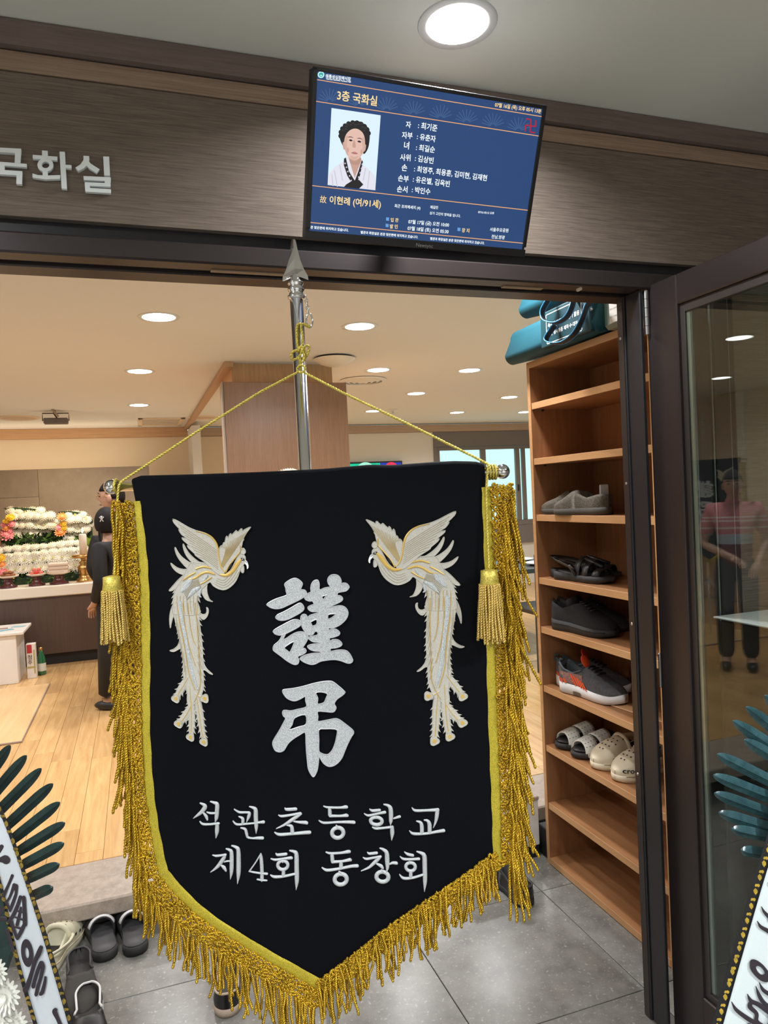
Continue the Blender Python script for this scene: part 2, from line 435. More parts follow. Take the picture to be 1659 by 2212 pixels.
# planks: individual ones where they are seen, the rest joined
random.seed(3); PW, PL = 0.105, 1.15
rest = MB(); plank_me = {}
def plank(x0, x1, y0, y1, seen):
    if seen:
        b = MB(); b.cbox(-(x1-x0)/2+.0006, (x1-x0)/2-.0006, -(y1-y0)/2+.0006, (y1-y0)/2-.0006, -.008, 0, .0012)
        o = b.build('plank', m_plank); o.location = ((x0+x1)/2, (y0+y1)/2, FL); o.parent = raised
    else: rest.box(x0+.0006, x1-.0006, y0+.0006, y1-.0006, FL-.008, FL)
k = 0; x = -3.55
while x < 6.1:
    y = 3.02 - random.random()*PL
    while y < 9.25:
        y0, y1 = max(y, 3.02), min(y+PL, 9.25)
        if y1-y0 > .02:
            seen = (-1.45 < x < 0.25 and y0 < 7.2) or (0.9 < x < 2.6 and y0 < 4.6 and x > 0.62*y0-1.0)
            plank(x, x+PW, y0, y1, seen)
        y += PL
    x += PW
ro = rest.build('plank_field', m_plank, raised); ro['kind'] = 'stuff'
st = MB(); st.cbox(-2.6, 1.9, 2.705, 3.02, FL-.062, FL, .006)
step = struct(st, 'floor_step', m_granite, 'pinkish granite step edge between grey tiles and maple floor')
st = MB(); st.box(-2.6, 1.9, 2.745, 3.01, 0, FL-.063)
struct(st, 'trim_step_riser', mat('riser_shade', (0.07, 0.062, 0.055), 0.5), 'recessed riser under the granite step, coloured dark as its shade')  # dark colour stands for the shade under the overhanging slab

# ------------------------------------------------------------------ corridor shell
struct(MB().box(-2.6, 3.2, -2.6, WY+.3, CEIL_O, CEIL_O+.08), 'ceiling', m_ceil_out, 'grey matt corridor ceiling')
struct(MB().box(-2.7, -2.6, -2.6, WY+.3, 0, CEIL_O), 'wall_left', m_wall_white, 'side wall of the corridor')
struct(MB().box(2.75, 2.85, -2.6, WY+.3, 0, CEIL_O), 'wall_right', m_panel, 'dark veneered side wall of the corridor')
struct(MB().box(-2.7, 3.3, -2.7, -2.6, 0, CEIL_O), 'wall_back', m_wall_white, 'far wall of the corridor behind the visitor')
# entrance wall: lintel, right-hand return, left-hand return
lin = MB().box(-2.6, 2.75, WY, WY+.16, 2.085, 2.367)
wf = struct(lin, 'wall_front', m_panel, 'dark veneered wall panel above the glass doors')
struct(MB().cbox(-2.6, 2.75, WY-.004, WY+.16, 2.3695, 2.408, .002), 'trim_band', m_band, 'lighter wood band above the dark panel')
struct(MB().cbox(-2.6, 2.75, WY-.022, WY+.16, 2.411, CEIL_O, .004), 'trim_cornice', m_cornice, 'dark wood cornice below the corridor ceiling')
struct(MB().box(1.60, 2.75, WY+.005, WY+.16, 0, 2.055), 'wall_front_right', m_panel, 'dark wall behind the open glass door')
b = MB(); b.cbox(1.455, 1.505, WY-.01, WY+.10, 0, 2.055, .003); b.cbox(1.512, 1.565, WY-.02, WY+.10, 0, 2.055, .003); b.cbox(1.572, 1.599, WY-.005, WY+.10, 0, 2.055, .003); b.box(1.50, 1.59, WY+.03, WY+.09, 0, 2.05)
sl_ = struct(b, 'trim_sidelight_post', m_frame_dark, 'dark metal uprights seen through the open glass door')
for x in (1.4505, 1.5085, 1.5685):
    b = MB(); b.cbox(x-.0025, x+.0025, WY-.014, WY+.02, 0, 2.05, .0008); b.build('edge_bead', mat('edge_bead_grey', (.26, .27, .26), .4, metal=.5), sl_)
struct(MB().box(-2.6, -1.25, WY+.005, WY+.16, 0, 2.055), 'wall_front_left', m_panel, 'dark wall left of the doorway')
# ------------------------------------------------------------------ door frame
b = MB()
b.box(-1.25, 1.5, WY+.018, WY+.14, 2.055, 2.0845)
struct(b, 'trim_recess', m_frame_dark, 'dark recess between wall panel and door header')
b = MB(); b.cbox(-1.25, 1.50, WY-.006, WY+.046, 2.0115, 2.054, .004)
hd = struct(b, 'trim_header', m_frame, 'dark metal door header above the doorway')
b = MB(); b.cbox(-1.25, 1.33, WY+.048, WY+.069, 2.018, 2.053, .002); b.build('door_stop', m_frame_dark, hd)
b = MB(); b.cbox(-1.25, 1.33, WY+.071, WY+.138, 2.009, 2.05, .003); b.build('inner_rail', m_frame, hd)
b = MB(); b.cbox(0.185, 0.40, WY+.032, WY+.047, 2.009, 2.013, .0006); b.build('brush_strip', mat('brush_strip_tan', (0.34, 0.25, 0.17), 0.7, bump=.4, bscale=300), hd)
b = MB(); b.cbox(0.905, 1.02, WY+.032, WY+.047, 2.009, 2.013, .0006); b.build('brush_strip', MATS['brush_strip_tan'], hd)
b = MB(); b.box(1.115, 1.1205, WY+.01, WY+.028, 2.005, 2.0145, T=None); b.build('loose_strip_end', mat('strip_end', (0.75, 0.66, 0.52), 0.6), hd)
b = MB(); b.cbox(1.290, 1.301, WY+.0, WY+.057, 0, 2.0105, .002); b.cbox(1.2865, 1.301, WY+.061, WY+.0925, 0, 2.0105, .002); b.box(1.292, 1.298, WY+.046, WY+.074, 0, 2.01)
po = struct(b, 'trim_post', m_frame_dark, 'dark metal door post right of the doorway')
b = MB(); b.cbox(1.2850, 1.2866, WY+.066, WY+.087, 0.0, 2.01, .0005); b.build('cover_strip', m_frame, po)
for z in (1.898, 1.5, 1.11, 0.69): MB().lathe([(.0, .0015), (.0035, .001), (.004, 0)], 10, Matrix.Translation((1.2840, WY+.0765, z)) @ Matrix.Rotation(-pi/2, 4, 'Y')).build('screw', m_steel, po)
b = MB(); b.cbox(-1.25, -1.19, WY, WY+.10, 0, 2.0105, .002)
struct(b, 'trim_post_left', m_frame_dark, 'dark metal door post left of the doorway')

# ------------------------------------------------------------------ open glass door, swung out at right angles
LX0, LX1, LY0, LY1, LZ1 = 1.323, 1.358, 0.70, 1.605, 2.0235
b = MB(); s = .113
b.cbox(LX0, LX1, LY1-s, LY1, 0.01, LZ1, .003); b.cbox(LX0, LX1, LY0, LY0+s, 0.01, LZ1, .003)
b.cbox(LX0+.0005, LX1-.0005, LY0+s, LY1-s, LZ1-.076, LZ1-.0005, .003); b.cbox(LX0+.0005, LX1-.0005, LY0+s, LY1-s, 0.011, 0.16, .003)
door = struct(b, 'door_1', m_frame, 'dark metal framed glass door standing open at the right')
b = MB(); q = .016
for y0, y1, z0, z1 in ((LY1-s-q, LY1-s, .16, LZ1-.076), (LY0+s, LY0+s+q, .16, LZ1-.076)): b.cbox(LX0+.010, LX1-.010, y0, y1, z0, z1, .001)
for z0, z1 in ((.16, .16+q), (LZ1-.082-q, LZ1-.076)): b.cbox(LX0+.0102, LX1-.0102, LY0+s+q, LY1-s-q, z0, z1, .001)
b.build('glazing_bead', mat('glazing_bead_brown', (0.055, 0.046, 0.043), 0.45, metal=.2), door)
g = glass_mat('clear_glass', (0.88, 0.91, 0.89), 1.57)
for xx in (LX0+.013, LX1-.014):
    MB().box(xx, xx+.0015, LY0+s+.004, LY1-s-.004, .165, LZ1-.087).build('glass_pane', g, door)
b = MB()
b.box(LX0+.0155, LX1-.0155, LY1-s-q-.012, LY1-s-q-.001, .18, LZ1-.10)
b.build('spacer_bar', mat('spacer_aluminium', (0.52, 0.62, 0.60), 0.35, metal=.8), door)
for z0, z1, nm in ((1.893, 2.0105, 5), (0.945, 1.042, 1)):
    b = MB(); T = Matrix.Translation((1.3135, WY+.004, 0)); n = nm
    for i in range(n):
        a = z0+(z1-z0)*i/n; e = z0+(z1-z0)*(i+1)/n-.0012
        b.lathe([(.0, a), (.0075, a), (.0075, e), (.0, e)] if nm > 1 else [(0, a), (.004, a+.004), (.004, e-.004), (0, e)], 14, T)
    b.build('hinge', m_steel, door, smooth=False)

# ------------------------------------------------------------------ room shell
YB = 9.2
struct(MB().box(-3.6, 6.3, WY+.16, YB+.1, CEIL_I, CEIL_I+.08), 'ceiling_room', m_ceil_in, 'cream ceiling of the mourning room')
struct(MB().box(-3.6, 1.9, WY+.16, WY+.17, 2.10, CEIL_I), 'wall_front_inner', m_wall_cream, 'room side of the wall over the doors')
struct(MB().box(-3.7, -3.6, WY+.16, YB+.1, 0, CEIL_I), 'wall_left_room', m_wall_cream, 'wood panelled left wall of the room')
struct(MB().box(6.2, 6.3, WY+.16, YB+.1, 0, CEIL_I), 'wall_right_room', m_wall_white, 'right wall of the room')
struct(MB().box(-3.6, .66, YB, YB+.1, 0, 2.333), 'wall_back_altar', m_wall_cream, 'warm cream wall behind the altar backdrop')
struct(MB().cbox(-3.6, .66, YB-.03, YB+.1, 2.335, CEIL_I, .004), 'trim_cornice_altar', m_trim_orange, 'orange wood cornice above the altar wall')
struct(MB().box(.66, .76, 8.55, YB+.1, 0, 2.40), 'wall_return', m_wall_white, 'pale wall corner right of the altar')
struct(MB().box(.76, 2.7, YB, YB+.1, 0, 2.33), 'wall_back_middle', m_wall_cream, 'cream wall beyond the partition')
struct(MB().cbox(.62, .68, 4.95, YB-.03, 2.415, CEIL_I, .003), 'trim_beam', m_trim_orange, 'wood ceiling trim running back to the altar')
struct(MB().cbox(.76, 6.2, YB-.03, YB+.1, 2.335, 2.437, .004), 'trim_cornice_right', wood('right_cornice_wood', (0.42, 0.30, 0.22), (0.52, 0.38, 0.28), (4, 60, 90), 0.5), 'tan wood cornice above the window wall')
# window wall on the right, opening X 3.97..5.5
b = MB(); b.box(2.7, 3.93, YB, YB+.1, 0, 2.332); b.box(3.93, 6.2, YB, YB+.1, 0, .72); b.box(5.75, 6.2, YB, YB+.1, .72, 2.332)
struct(b, 'wall_back_right', m_wall_white, 'white wall with television and window')
m_winfr = mat('window_frame_taupe', (0.20, 0.175, 0.165), 0.45)
b = MB(); b.box(3.93, 5.75, YB-.02, YB+.09, 2.125, 2.331); b.box(3.93, 3.985, YB-.02, YB+.09, .72, 2.12)
win = struct(b, 'window_1', m_winfr, 'taupe framed sliding window in the far white wall')
b = MB(); b.cbox(3.985, 5.75, YB-.03, YB+.06, 2.075, 2.12, .004); b.cbox(3.985, 5.75, YB-.03, YB+.06, .98, 1.05, .004); b.box(3.985, 5.75, YB-.03, YB+.08, .72, .979)
b.build('window_frame', m_winfr, win)
b = MB(); b.cbox(4.64, 4.72, YB-.025, YB+.02, 1.05, 2.075, .004); b.cbox(5.19, 5.26, YB-.025, YB+.02, 1.05, 2.075, .004); b.cbox(3.985, 4.02, YB-.01, YB+.03, 1.05, 2.075, .004); b.cbox(5.30, 5.36, YB-.01, YB+.03, 1.05, 2.075, .004)
b.build('sash', m_winfr, win)
MB().box(4.02, 5.72, YB+.035, YB+.037, 1.05, 2.075).build('glass_pane', glass_mat('window_glass', (0.9, 0.97, 0.96), 1.45), win)
b = MB(); b.cbox(5.205, 5.225, YB-.045, YB-.026, 1.47, 1.56, .004); b.build('window_handle', m_black_rub, win)
# partition behind the shelf and short wall
struct(MB().box(1.80, 1.90, WY+.16, 2.52, 0, CEIL_I), 'wall_partition', m_wall_white, 'short wall behind the shoe shelf')
struct(MB().cbox(1.50, 1.80, 2.516, 2.60, 0, .12, .004), 'baseboard_right', m_black_rub, 'black skirting beside the shoe shelf')

b = MB(); b.cbox(1.20, 1.484, 2.56, 2.704, .05, .235, .003)
lb_ = struct(b, 'trim_ledge', m_wall_white, 'low white ledge with granite top beside the shoe shelf')
b = MB(); b.cbox(1.195, 1.484, 2.552, 2.90, .2355, .252, .003); b.build('ledge_top', m_granite, lb_)
b = MB(); b.cbox(1.20, 1.484, 2.564, 2.70, .0, .049, .003); b.build('skirting', m_black_rub, lb_)
wl3 = next(o for o in bpy.data.objects if o.name == 'wall_left_room')
for y in (4.2, 5.0, 5.35, 6.1, 6.9, 7.7):
    b = MB(); b.cbox(-3.6, -3.56, y, y+.09, FL, CEIL_I, .004); b.build('batten', m_trim_orange if y in (5.35, 6.9) else m_wall_white, wl3)
b = MB(); b.cbox(-3.6, -3.57, WY+.2, YB, FL, 1.15, .004); b.build('wainscot', m_pillar, wl3)
# ------------------------------------------------------------------ pillar and partition in the middle of the room
struct(MB().box(.675, 1.385, 5.02, 5.75, FL, CEIL_I), 'pillar', m_pillar, 'oak veneered pillar rising to the ceiling')
b = MB(); b.cbox(.598, 1.452, 4.90, 4.985, FL, 2.303, .003)
pt = thing('partition_screen', 'walnut veneered partition panel standing before the oak pillar', 'partition', (1.02, 4.94, FL))
b.build('panel', m_screenpanel, pt)
b = MB(); b.cbox(.588, .597, 4.898, 4.987, FL, 2.304, .002); b.build('edge_strip', mat('edge_strip_grey', (0.42, 0.36, 0.32), 0.4), pt)

# ------------------------------------------------------------------ ceiling fixtures
def downlight(x, y, z, r, watts, col, label, group, spread=2.6):
    t = thing('downlight', label, 'ceiling light', (x, y, z), group)
    b = MB(); b.lathe([(r*.98, -.002), (r*1.22, -.004), (r*1.25, 0), (r*1.0, 0)], 32, Matrix.Translation((x, y, z)), cap=False)
    b.build('rim', m_white_plastic, t, True)
    b = MB(); b.lathe([(0, -.0035), (r*.97, -.003), (r*.97, -.001)], 32, Matrix.Translation((x, y, z)), cap=False)
    b.build('diffuser', m_lamp, t, True)
    ld = bpy.data.lights.new('lamp', 'AREA'); ld.shape = 'DISK'; ld.size = r*1.8; ld.energy = watts; ld.color = col; ld.spread = spread
    lo = bpy.data.objects.new('lamp', ld); COL.objects.link(lo); lo.location = (x, y, z-.012); lo.parent = t; lo.matrix_parent_inverse = world_of(t).inverted()
    return t
# corridor lamp in view and one behind the visitor
cq = at_z(988, 51, CEIL_O)
downlight(cq.x, cq.y, CEIL_O, .066, CORRIDOR_W*.26, COOL, 'large round downlight glowing in the grey corridor ceiling above the screen', None)
for x, y in ((-1.1, -.35), (1.55, -.35), (.3, -1.6)):
    downlight(x, y, CEIL_O, .071, CORRIDOR_W, COOL, 'round corridor downlight behind the visitor', 'corridor downlights behind the visitor')
downlight(-.62, .80, CEIL_O, .066, CORRIDOR_W*.28, COOL, 'round corridor downlight to the left of the visitor', None)
GL = 'round white downlights in the room ceiling'
for (px, py), lb, w in (((343, 685), 'large round downlight in the cream ceiling, nearest on the left', 1),
                     ((302, 802), 'round downlight in the cream ceiling, second back on the left', 1),
                     ((300, 875), 'round downlight in the cream ceiling, farthest on the left above the altar', 1),
                     ((777, 705), 'large round downlight right of the flag pole, nearest of the right group', 1),
                     ((817, 799), 'round downlight between the dome lamp and the round air vent', 1),
                     ((806, 888), 'small round downlight behind the sloping gold cord', .7),
                     ((899, 850), 'round downlight in the middle of the right ceiling', 1),
                     ((1014, 800), 'round downlight of the right ceiling, nearest the bags on the shelf', 1),
                     ((1100, 858), 'round downlight right of centre, in front of the window', 1),
                     ((987, 891), 'small far downlight above the left end of the window', .7),
                     ((1134, 890), 'far downlight half hidden by the shoe shelf edge', .5)):
    p = at_z(px, py, CEIL_I); wd_ = 1.0
    downlight(p.x, p.y, CEIL_I, .083, ROOM_W*w, WHITE, lb, GL)
for x, y in ((-1.25, 3.85), (-2.6, 3.85), (-1.2, 5.4), (-2.6, 5.4), ):
    downlight(x, y, CEIL_I, .083, ROOM_W, WHITE, 'round downlight beyond the left end of the doorway', 'room downlights out of view')
downlight(1.22, 2.35, CEIL_I, .083, ROOM_W*1.3, WHITE, 'round downlight above the shoe shelf and grey tiles', None, pi)
p = at_z(722, 772, CEIL_I)
t = thing('dome_lamp', 'unlit shallow opal dome lamp on the ceiling beside the flag pole', 'ceiling light', p)
MB().lathe([(.0, -.062), (.05, -.058), (.10, -.042), (.135, -.018), (.142, -.012)], 36, Matrix.Translation(p), cap=False).build('shade', mat('opal_shade', (0.88, 0.80, 0.70), 0.35), t, True)
MB().lathe([(.120, -.013), (.124, -.013), (.124, 0), (.120, 0)], 36, Matrix.Translation(p), cap=False).build('rim', m_frame, t, True)  # dark ring stands in for the shadow above the dome
p = at_z(784, 820, CEIL_I)
t = thing('air_vent', 'round white ceiling air diffuser behind the sloping gold cord', 'air vent', p)
for i, r in enumerate((.19, .145, .10, .055)):
    MB().lathe([(r, -.006-.004*i), (r-.03, -.022-.004*i), (r-.034, -.020-.004*i), (r-.004, -.003-.004*i)], 32, Matrix.Translation(p), cap=False).build('ring', m_white_plastic, t, True)
p = at_z(848, 884, CEIL_I)
t = thing('smoke_detector', 'tiny white ceiling sprinkler head near the far downlights', 'sprinkler', p)
MB().lathe([(0, -.055), (.03, -.05), (.012, -.04), (.014, -.012), (.055, -.008), (.058, 0)], 16, Matrix.Translation(p), cap=False).build('body', m_white_plastic, t, True)
for (px, py), r, lb in (((40, 902), .20, 'round beige ceiling speaker above the left end of the altar'), ((438, 901), .155, 'round beige ceiling speaker right of the floodlight')):
    p = at_z(px, py, CEIL_I); t = thing('ceiling_speaker', lb, 'speaker', p, 'beige ceiling speakers near the altar')
    MB().lathe([(r*.84, -.004), (r*.9, -.014), (r, -.008), (r*1.02, 0)], 32, Matrix.Translation(p), cap=False).build('rim', m_beige_plastic, t, True)
    MB().lathe([(0, -.006), (r*.84, -.005)], 32, Matrix.Translation(p), cap=False).build('grille', mat('speaker_grille', (0.66, 0.50, 0.36), 0.7, bump=.5, bscale=400), t)
a = at_z(298, 904, CEIL_I); c_ = at_z(392, 917, CEIL_I)
t = thing('air_vent', 'rectangular cream air grille in the ceiling above the altar', 'air vent', (a+c_)/2)
xa, xb, ya, yb = a.x, c_.x, min(a.y, c_.y)-.05, max(a.y, c_.y)
b = MB()
for x0, x1, y0, y1 in ((xa, xb, ya, ya+.05), (xa, xb, yb-.05, yb), (xa, xa+.05, ya, yb), (xb-.05, xb, ya, yb)): b.cbox(x0, x1, y0, y1, CEIL_I-.014, CEIL_I, .004)
b.build('frame', m_beige_plastic, t)
for i in range(6):
    y = ya+.08+(yb-ya-.16)*i/5; MB().box(xa+.05, xb-.05, y, y+.02, CEIL_I-.009, CEIL_I-.003).build('slat', m_beige_plastic, t)
# floodlight hanging from the ceiling towards the altar
p = at_z(118, 884, CEIL_I); fy = p.y+.12
t = thing('floodlight', 'small grey floodlight hanging on a bracket before the altar wall', 'floodlight', p)
a = at_y(122, 888, fy); l = at_y(94, 906, fy); r = at_y(147, 906, fy); zb = at_y(120, 916, fy).z; zt = at_y(120, 903, fy).z
MB().tube([p+Vector((-.02, 0, 0)), p+Vector((.02, .05, -.06)), Vector((a.x, fy, zt+.03))], .012, 8).build('arm', mat('lamp_arm_grey', (0.35, 0.27, 0.2), 0.5), t)
b = MB(); b.cbox(l.x, r.x, fy-.03, fy+.05, zb, zt, .008); b.build('housing', mat('lamp_housing', (0.16, 0.145, 0.14), 0.5), t)
b = MB(); b.tube([Vector((l.x-.008, fy, zb+.03)), Vector((l.x-.008, fy, zt+.045)), Vector((r.x+.008, fy, zt+.045)), Vector((r.x+.008, fy, zb+.03))], .005, 6); b.build('bracket', m_frame, t)
b = MB(); b.tube([p+Vector((0, .03, -.01)), Vector((a.x-.03, fy+.01, zt+.05)), Vector((a.x, fy, zt))], .006, 6); b.build('cable', m_black_rub, t)
# ------------------------------------------------------------------ chrome flag stand
m_chrome = mat('chrome', (0.78, 0.78, 0.80), 0.07, metal=1.0)
BD = 1.275; PD = 1.312
pole_x = at_d(640, 640, PD); px0 = Vector((pole_x.x, pole_x.y, 0))
pole_top = at_d(628, 648, PD).z
stand = thing('flag_stand', 'chrome flag pole with spearhead tip carrying the black banner', 'flag stand', (px0.x, px0.y, 0))
def onpole(px, py): q = at_d(px, py, PD); return Vector((px0.x, px0.y, q.z))
b = MB(); zt = pole_top; TP = Matrix.Translation(px0)
b.lathe([(.0115, .03), (.0118, zt)], 24, TP); b.build('pole', m_chrome, stand, True)
b = MB(); prof = []
z0 = zt
for i, (r, dz) in enumerate(((.0118, 0), (.0155, .002), (.016, .006), (.0125, .009), (.0128, .013), (.0150, .016), (.0152, .019), (.0122, .022), (.0122, .025), (.0142, .028), (.0142, .031), (.0095, .034), (.0070, .040), (.0062, .046))): prof.append((r, z0+dz))
b.lathe(prof, 24, TP); b.build('collar', m_chrome, stand, True)
# spearhead: four sided blade with flaring barbs
zb = zt+.040; ztip = at_d(625, 517, PD).z
b = MB(); rings = []
for q, w, d in ((0, .0235, .004), (.04, .0225, .0055), (.2, .0165, .0065), (.45, .0105, .006), (.75, .0062, .005), (.93, .0043, .004), (.985, .0032, .003), (1, .0012, .0012)):
    z = zb+(ztip-zb)*q; dz = -.006 if q == 0 else 0
    rings.append([(RH*w+UP*(dz)), FH*d, -RH*w+UP*dz, -FH*d]); rings[-1] = [px0+UP*z+v+(UP*.008 if (q == 0 and k % 2) else Vector()) for k, v in enumerate(rings[-1])]
vs = [v for r in rings for v in r]; fs = []
for i in range(len(rings)-1):
    for k in range(4): fs.append((i*4+k, i*4+(k+1) % 4, (i+1)*4+(k+1) % 4, (i+1)*4+k))
fs += [(3, 2, 1, 0), tuple(len(vs)-4+k for k in range(4))]
b.add(vs, fs); b.build('spearhead', m_chrome, stand)
bl, brr = at_d(240, 1052, BD+.016), at_d(1085, 1018, BD+.016)
zc = (bl.z+brr.z)/2; bl.z = zc+.003; brr.z = zc-.003
b = MB(); b.tube([bl+RH*.006, brr-RH*.006], .0095, 20); b.build('crossbar', m_chrome, stand, True)
for e, sgn in ((bl, -1), (brr, 1)):
    b = MB(); b.ball(e, .0135, 18, 12); b.build('end_ball', m_chrome, stand, True)
b = MB(); c0 = Vector((px0.x, px0.y, zc)); b.tube([c0-FH*.03+UP*0, c0+FH*.005], .008, 12); b.build('bar_clamp', m_chrome, stand, True)
# small snap hook at the top
b = MB(); h0 = px0+RH*.0175-FH*.008+UP*(zt+.004)
for i in range(5):
    cc = h0-UP*(.003+.0062*i)+RH*(.0008*i); pts = []
    for k in range(10):
        a = 2*pi*k/10; n = RH if i % 2 else FH
        pts.append(cc+UP*.0045*cos(a)+n*.0026*sin(a))
    b.tube(pts, .0010, 6, closed=True)
b.build('chain', m_chrome, stand, True)
b = MB(); pts = []; cc = h0-UP*.0445+RH*.0045
for k in range(18):
    a = 2*pi*k/18; pts.append(cc+UP*.0125*cos(a)+RH*.0055*sin(a))
b.tube(pts, .0016, 8, closed=True); b.build('snap_hook', m_chrome, stand, True)
# legs below the frame edge
for a in (radians(-90), radians(30), radians(150)):
    d = RH*cos(a)+FH*sin(a); b = MB()
    b.tube([px0+UP*.44+d*.012, px0+UP*.40+d*.05, px0+UP*.012+d*.27], .008, 10); b.build('leg', m_chrome, stand, True)
b = MB(); b.lathe([(.017, .40), (.020, .41), (.020, .46), (.0125, .475)], 20, TP); b.build('leg_hub', m_chrome, stand, True)

# ------------------------------------------------------------------ banner
def wave(p):
    u = (p-px0).dot(RH); z = p.z
    w = .0028*sin(u*19+z*4)+.0022*sin(z*11-u*7)+.0012*sin(u*43+z*9)
    t = max(0, (z-(zc-.055))/.055)
    return w*min(1, max(0, (zc-.02-z)/.1)) + 0.0*t
def bn(px, py, h=0.0):
    p = at_d(px, py, BD); return p - FH*(h+wave(p))
m_cloth = mat('black_satin', (0.0022, 0.0025, 0.0042), 0.7, bump=.25, bscale=900, spec=0.08)
m_gold_rib = glitter('gold_ribbon', (0.31, 0.255, 0.015), (0.68, 0.55, 0.06), 900, 0.40, 0.45, .6)
m_gold = mat('gold_thread', (0.50, 0.315, 0.024), 0.32, metal=0.75, var=.22, vscale=30)
m_gold_pale = mat('pale_gold_thread', (0.66, 0.47, 0.13), 0.38, metal=0.5, var=.15, vscale=60)
m_cordm = glitter('gold_cord', (0.46, 0.37, 0.05), (0.85, 0.70, 0.16), 500, 0.4, 0.5, .6)
m_silver = glitter('silver_glitter', (0.32, 0.345, 0.355), (0.60, 0.63, 0.645), 620, 0.4, 0.12, .7)
m_silver_edge = mat('silver_edging', (0.52, 0.53, 0.56), 0.4, metal=.3)
m_thread = glitter('silver_thread', (0.38, 0.405, 0.415), (0.56, 0.585, 0.595), 900, 0.45, 0.1, .6)
m_cream = glitter('cream_thread', (0.40, 0.38, 0.32), (0.64, 0.62, 0.56), 1300, 0.45, 0.1, .8)
m_goldst = mat('gold_stitch', (0.62, 0.41, 0.10), 0.4, metal=.2)
m_tan = mat('tan_stitch', (0.36, 0.31, 0.21), 0.5)
m_ink = mat('black_stitch', (0.008, 0.008, 0.01), 0.6)
m_whitest = mat('white_stitch', (0.80, 0.82, 0.82), 0.5)
ban = thing('condolence_banner', 'large black pointed condolence banner with silver characters, phoenixes and gold fringe', 'banner', tuple(bn(680, 1030)))
edge_l = catmull([(284, 1040), (292, 1082), (305, 1150), (314, 1250), (320, 1350), (322, 1500), (324, 1600), (334, 1740), (346, 1830), (358, 1880)], 5)
edge_r = catmull([(1040, 1008), (1048, 1053), (1052, 1150), (1058, 1280), (1062, 1450), (1066, 1600), (1072, 1760), (1072, 1830), (1072, 1862)], 5)
tip = (703, 2126)
low_l = catmull([(358, 1880), (408, 1945), (520, 2026), tip], 6)[1:]
low_r = catmull([(1072, 1862), (1010, 1908), (896, 1988), tip], 6)[1:]
top = [(284, 1040), (300, 1034), (420, 1031), (560, 1026), (700, 1019), (800, 1010), (850, 1011), (940, 1004), (985, 1002), (1030, 1003), (1040, 1008)]
L = edge_l+low_l; R_ = edge_r+low_r
def interp(poly, y):
    for a, c in zip(poly, poly[1:]):
        if a[1] <= y <= c[1]: t = (y-a[1])/max(1e-6, c[1]-a[1]); return a[0]+(c[0]-a[0])*t
    return poly[-1][0] if y > poly[-1][1] else poly[0][0]
def topy(x):
    for a, c in zip(top, top[1:]):
        if a[0] <= x <= c[0]: return a[1]+(c[1]-a[1])*(x-a[0])/(c[0]-a[0])
    return top[0][1] if x < top[0][0] else top[-1][1]
b = MB(); NU, NV = 48, 84; vs = []
for j in range(NV+1):
    v = j/NV; y = 1042+(tip[1]-1042)*v
    xl, xr = interp(L, y), interp(R_, y)
    for i in range(NU+1):
        u = i/NU; x = xl+(xr-xl)*u; yy = y
        if j == 0: yy = topy(x)
        elif y < 1120: yy = topy(x)+(y-1042)*(1120-topy(x))/(1120-1042)
        vs.append(bn(x, yy, 0))
fs = [(j*(NU+1)+i, (j+1)*(NU+1)+i, (j+1)*(NU+1)+i+1, j*(NU+1)+i+1) for j in range(NV) for i in range(NU)]
# sleeve over the bar and back sheet
n0 = len(vs); rows = 7
for k in range(rows):
    a = pi*k/(rows-1)
    for i in range(NU+1):
        p = vs[i]; off = .016*(1-cos(a)); lift = .006*sin(a)
        vs.append(p+FH*off+UP*lift)
for k in range(rows-1):
    for i in range(NU): fs.append((n0+k*(NU+1)+i, n0+k*(NU+1)+i+1, n0+(k+1)*(NU+1)+i+1, n0+(k+1)*(NU+1)+i))
n1 = len(vs)
for j in range(1, NV+1):
    for i in range(NU+1): vs.append(vs[j*(NU+1)+i]+FH*(.032 if j < 5 else max(.004, .032-.004*(j-4))))
last = n0+(rows-1)*(NU+1)
for j in range(NV):
    for i in range(NU):
        a = last if j == 0 else n1+(j-1)*(NU+1); c = n1+j*(NU+1)
        fs.append((a+i, a+i+1, c+i+1, c+i))
b.add(vs, fs); b.build('cloth', m_cloth, ban, True)
# gold ribbon trim
in_l = catmull([(303, 1082), (316, 1180), (322, 1280), (324, 1420), (324, 1560), (331, 1690), (343, 1790), (361, 1880)], 6)
out_l = catmull([(288, 1083), (296, 1180), (301, 1300), (303, 1430), (305, 1560), (312, 1700), (324, 1800), (341, 1893)], 6)
in_bl = catmull([(361, 1880), (412, 1938), (470, 1985), (560, 2035), (640, 2080), (703, 2118)], 5)
out_bl = catmull([(341, 1893), (396, 1953), (458, 2003), (552, 2056), (636, 2104), (703, 2147)], 5)
in_r = catmull([(1040, 1053), (1045, 1180), (1050, 1330), (1053, 1480), (1058, 1640), (1062, 1760), (1064, 1858)], 6)
out_r = catmull([(1061, 1050), (1066, 1180), (1070, 1330), (1074, 1480), (1080, 1640), (1083, 1760), (1085, 1868)], 6)
in_br = catmull([(1064, 1858), (1000, 1902), (900, 1970), (800, 2048), (703, 2118)], 5)
out_br = catmull([(1085, 1868), (1012, 1922), (910, 1992), (808, 2070), (703, 2147)], 5)
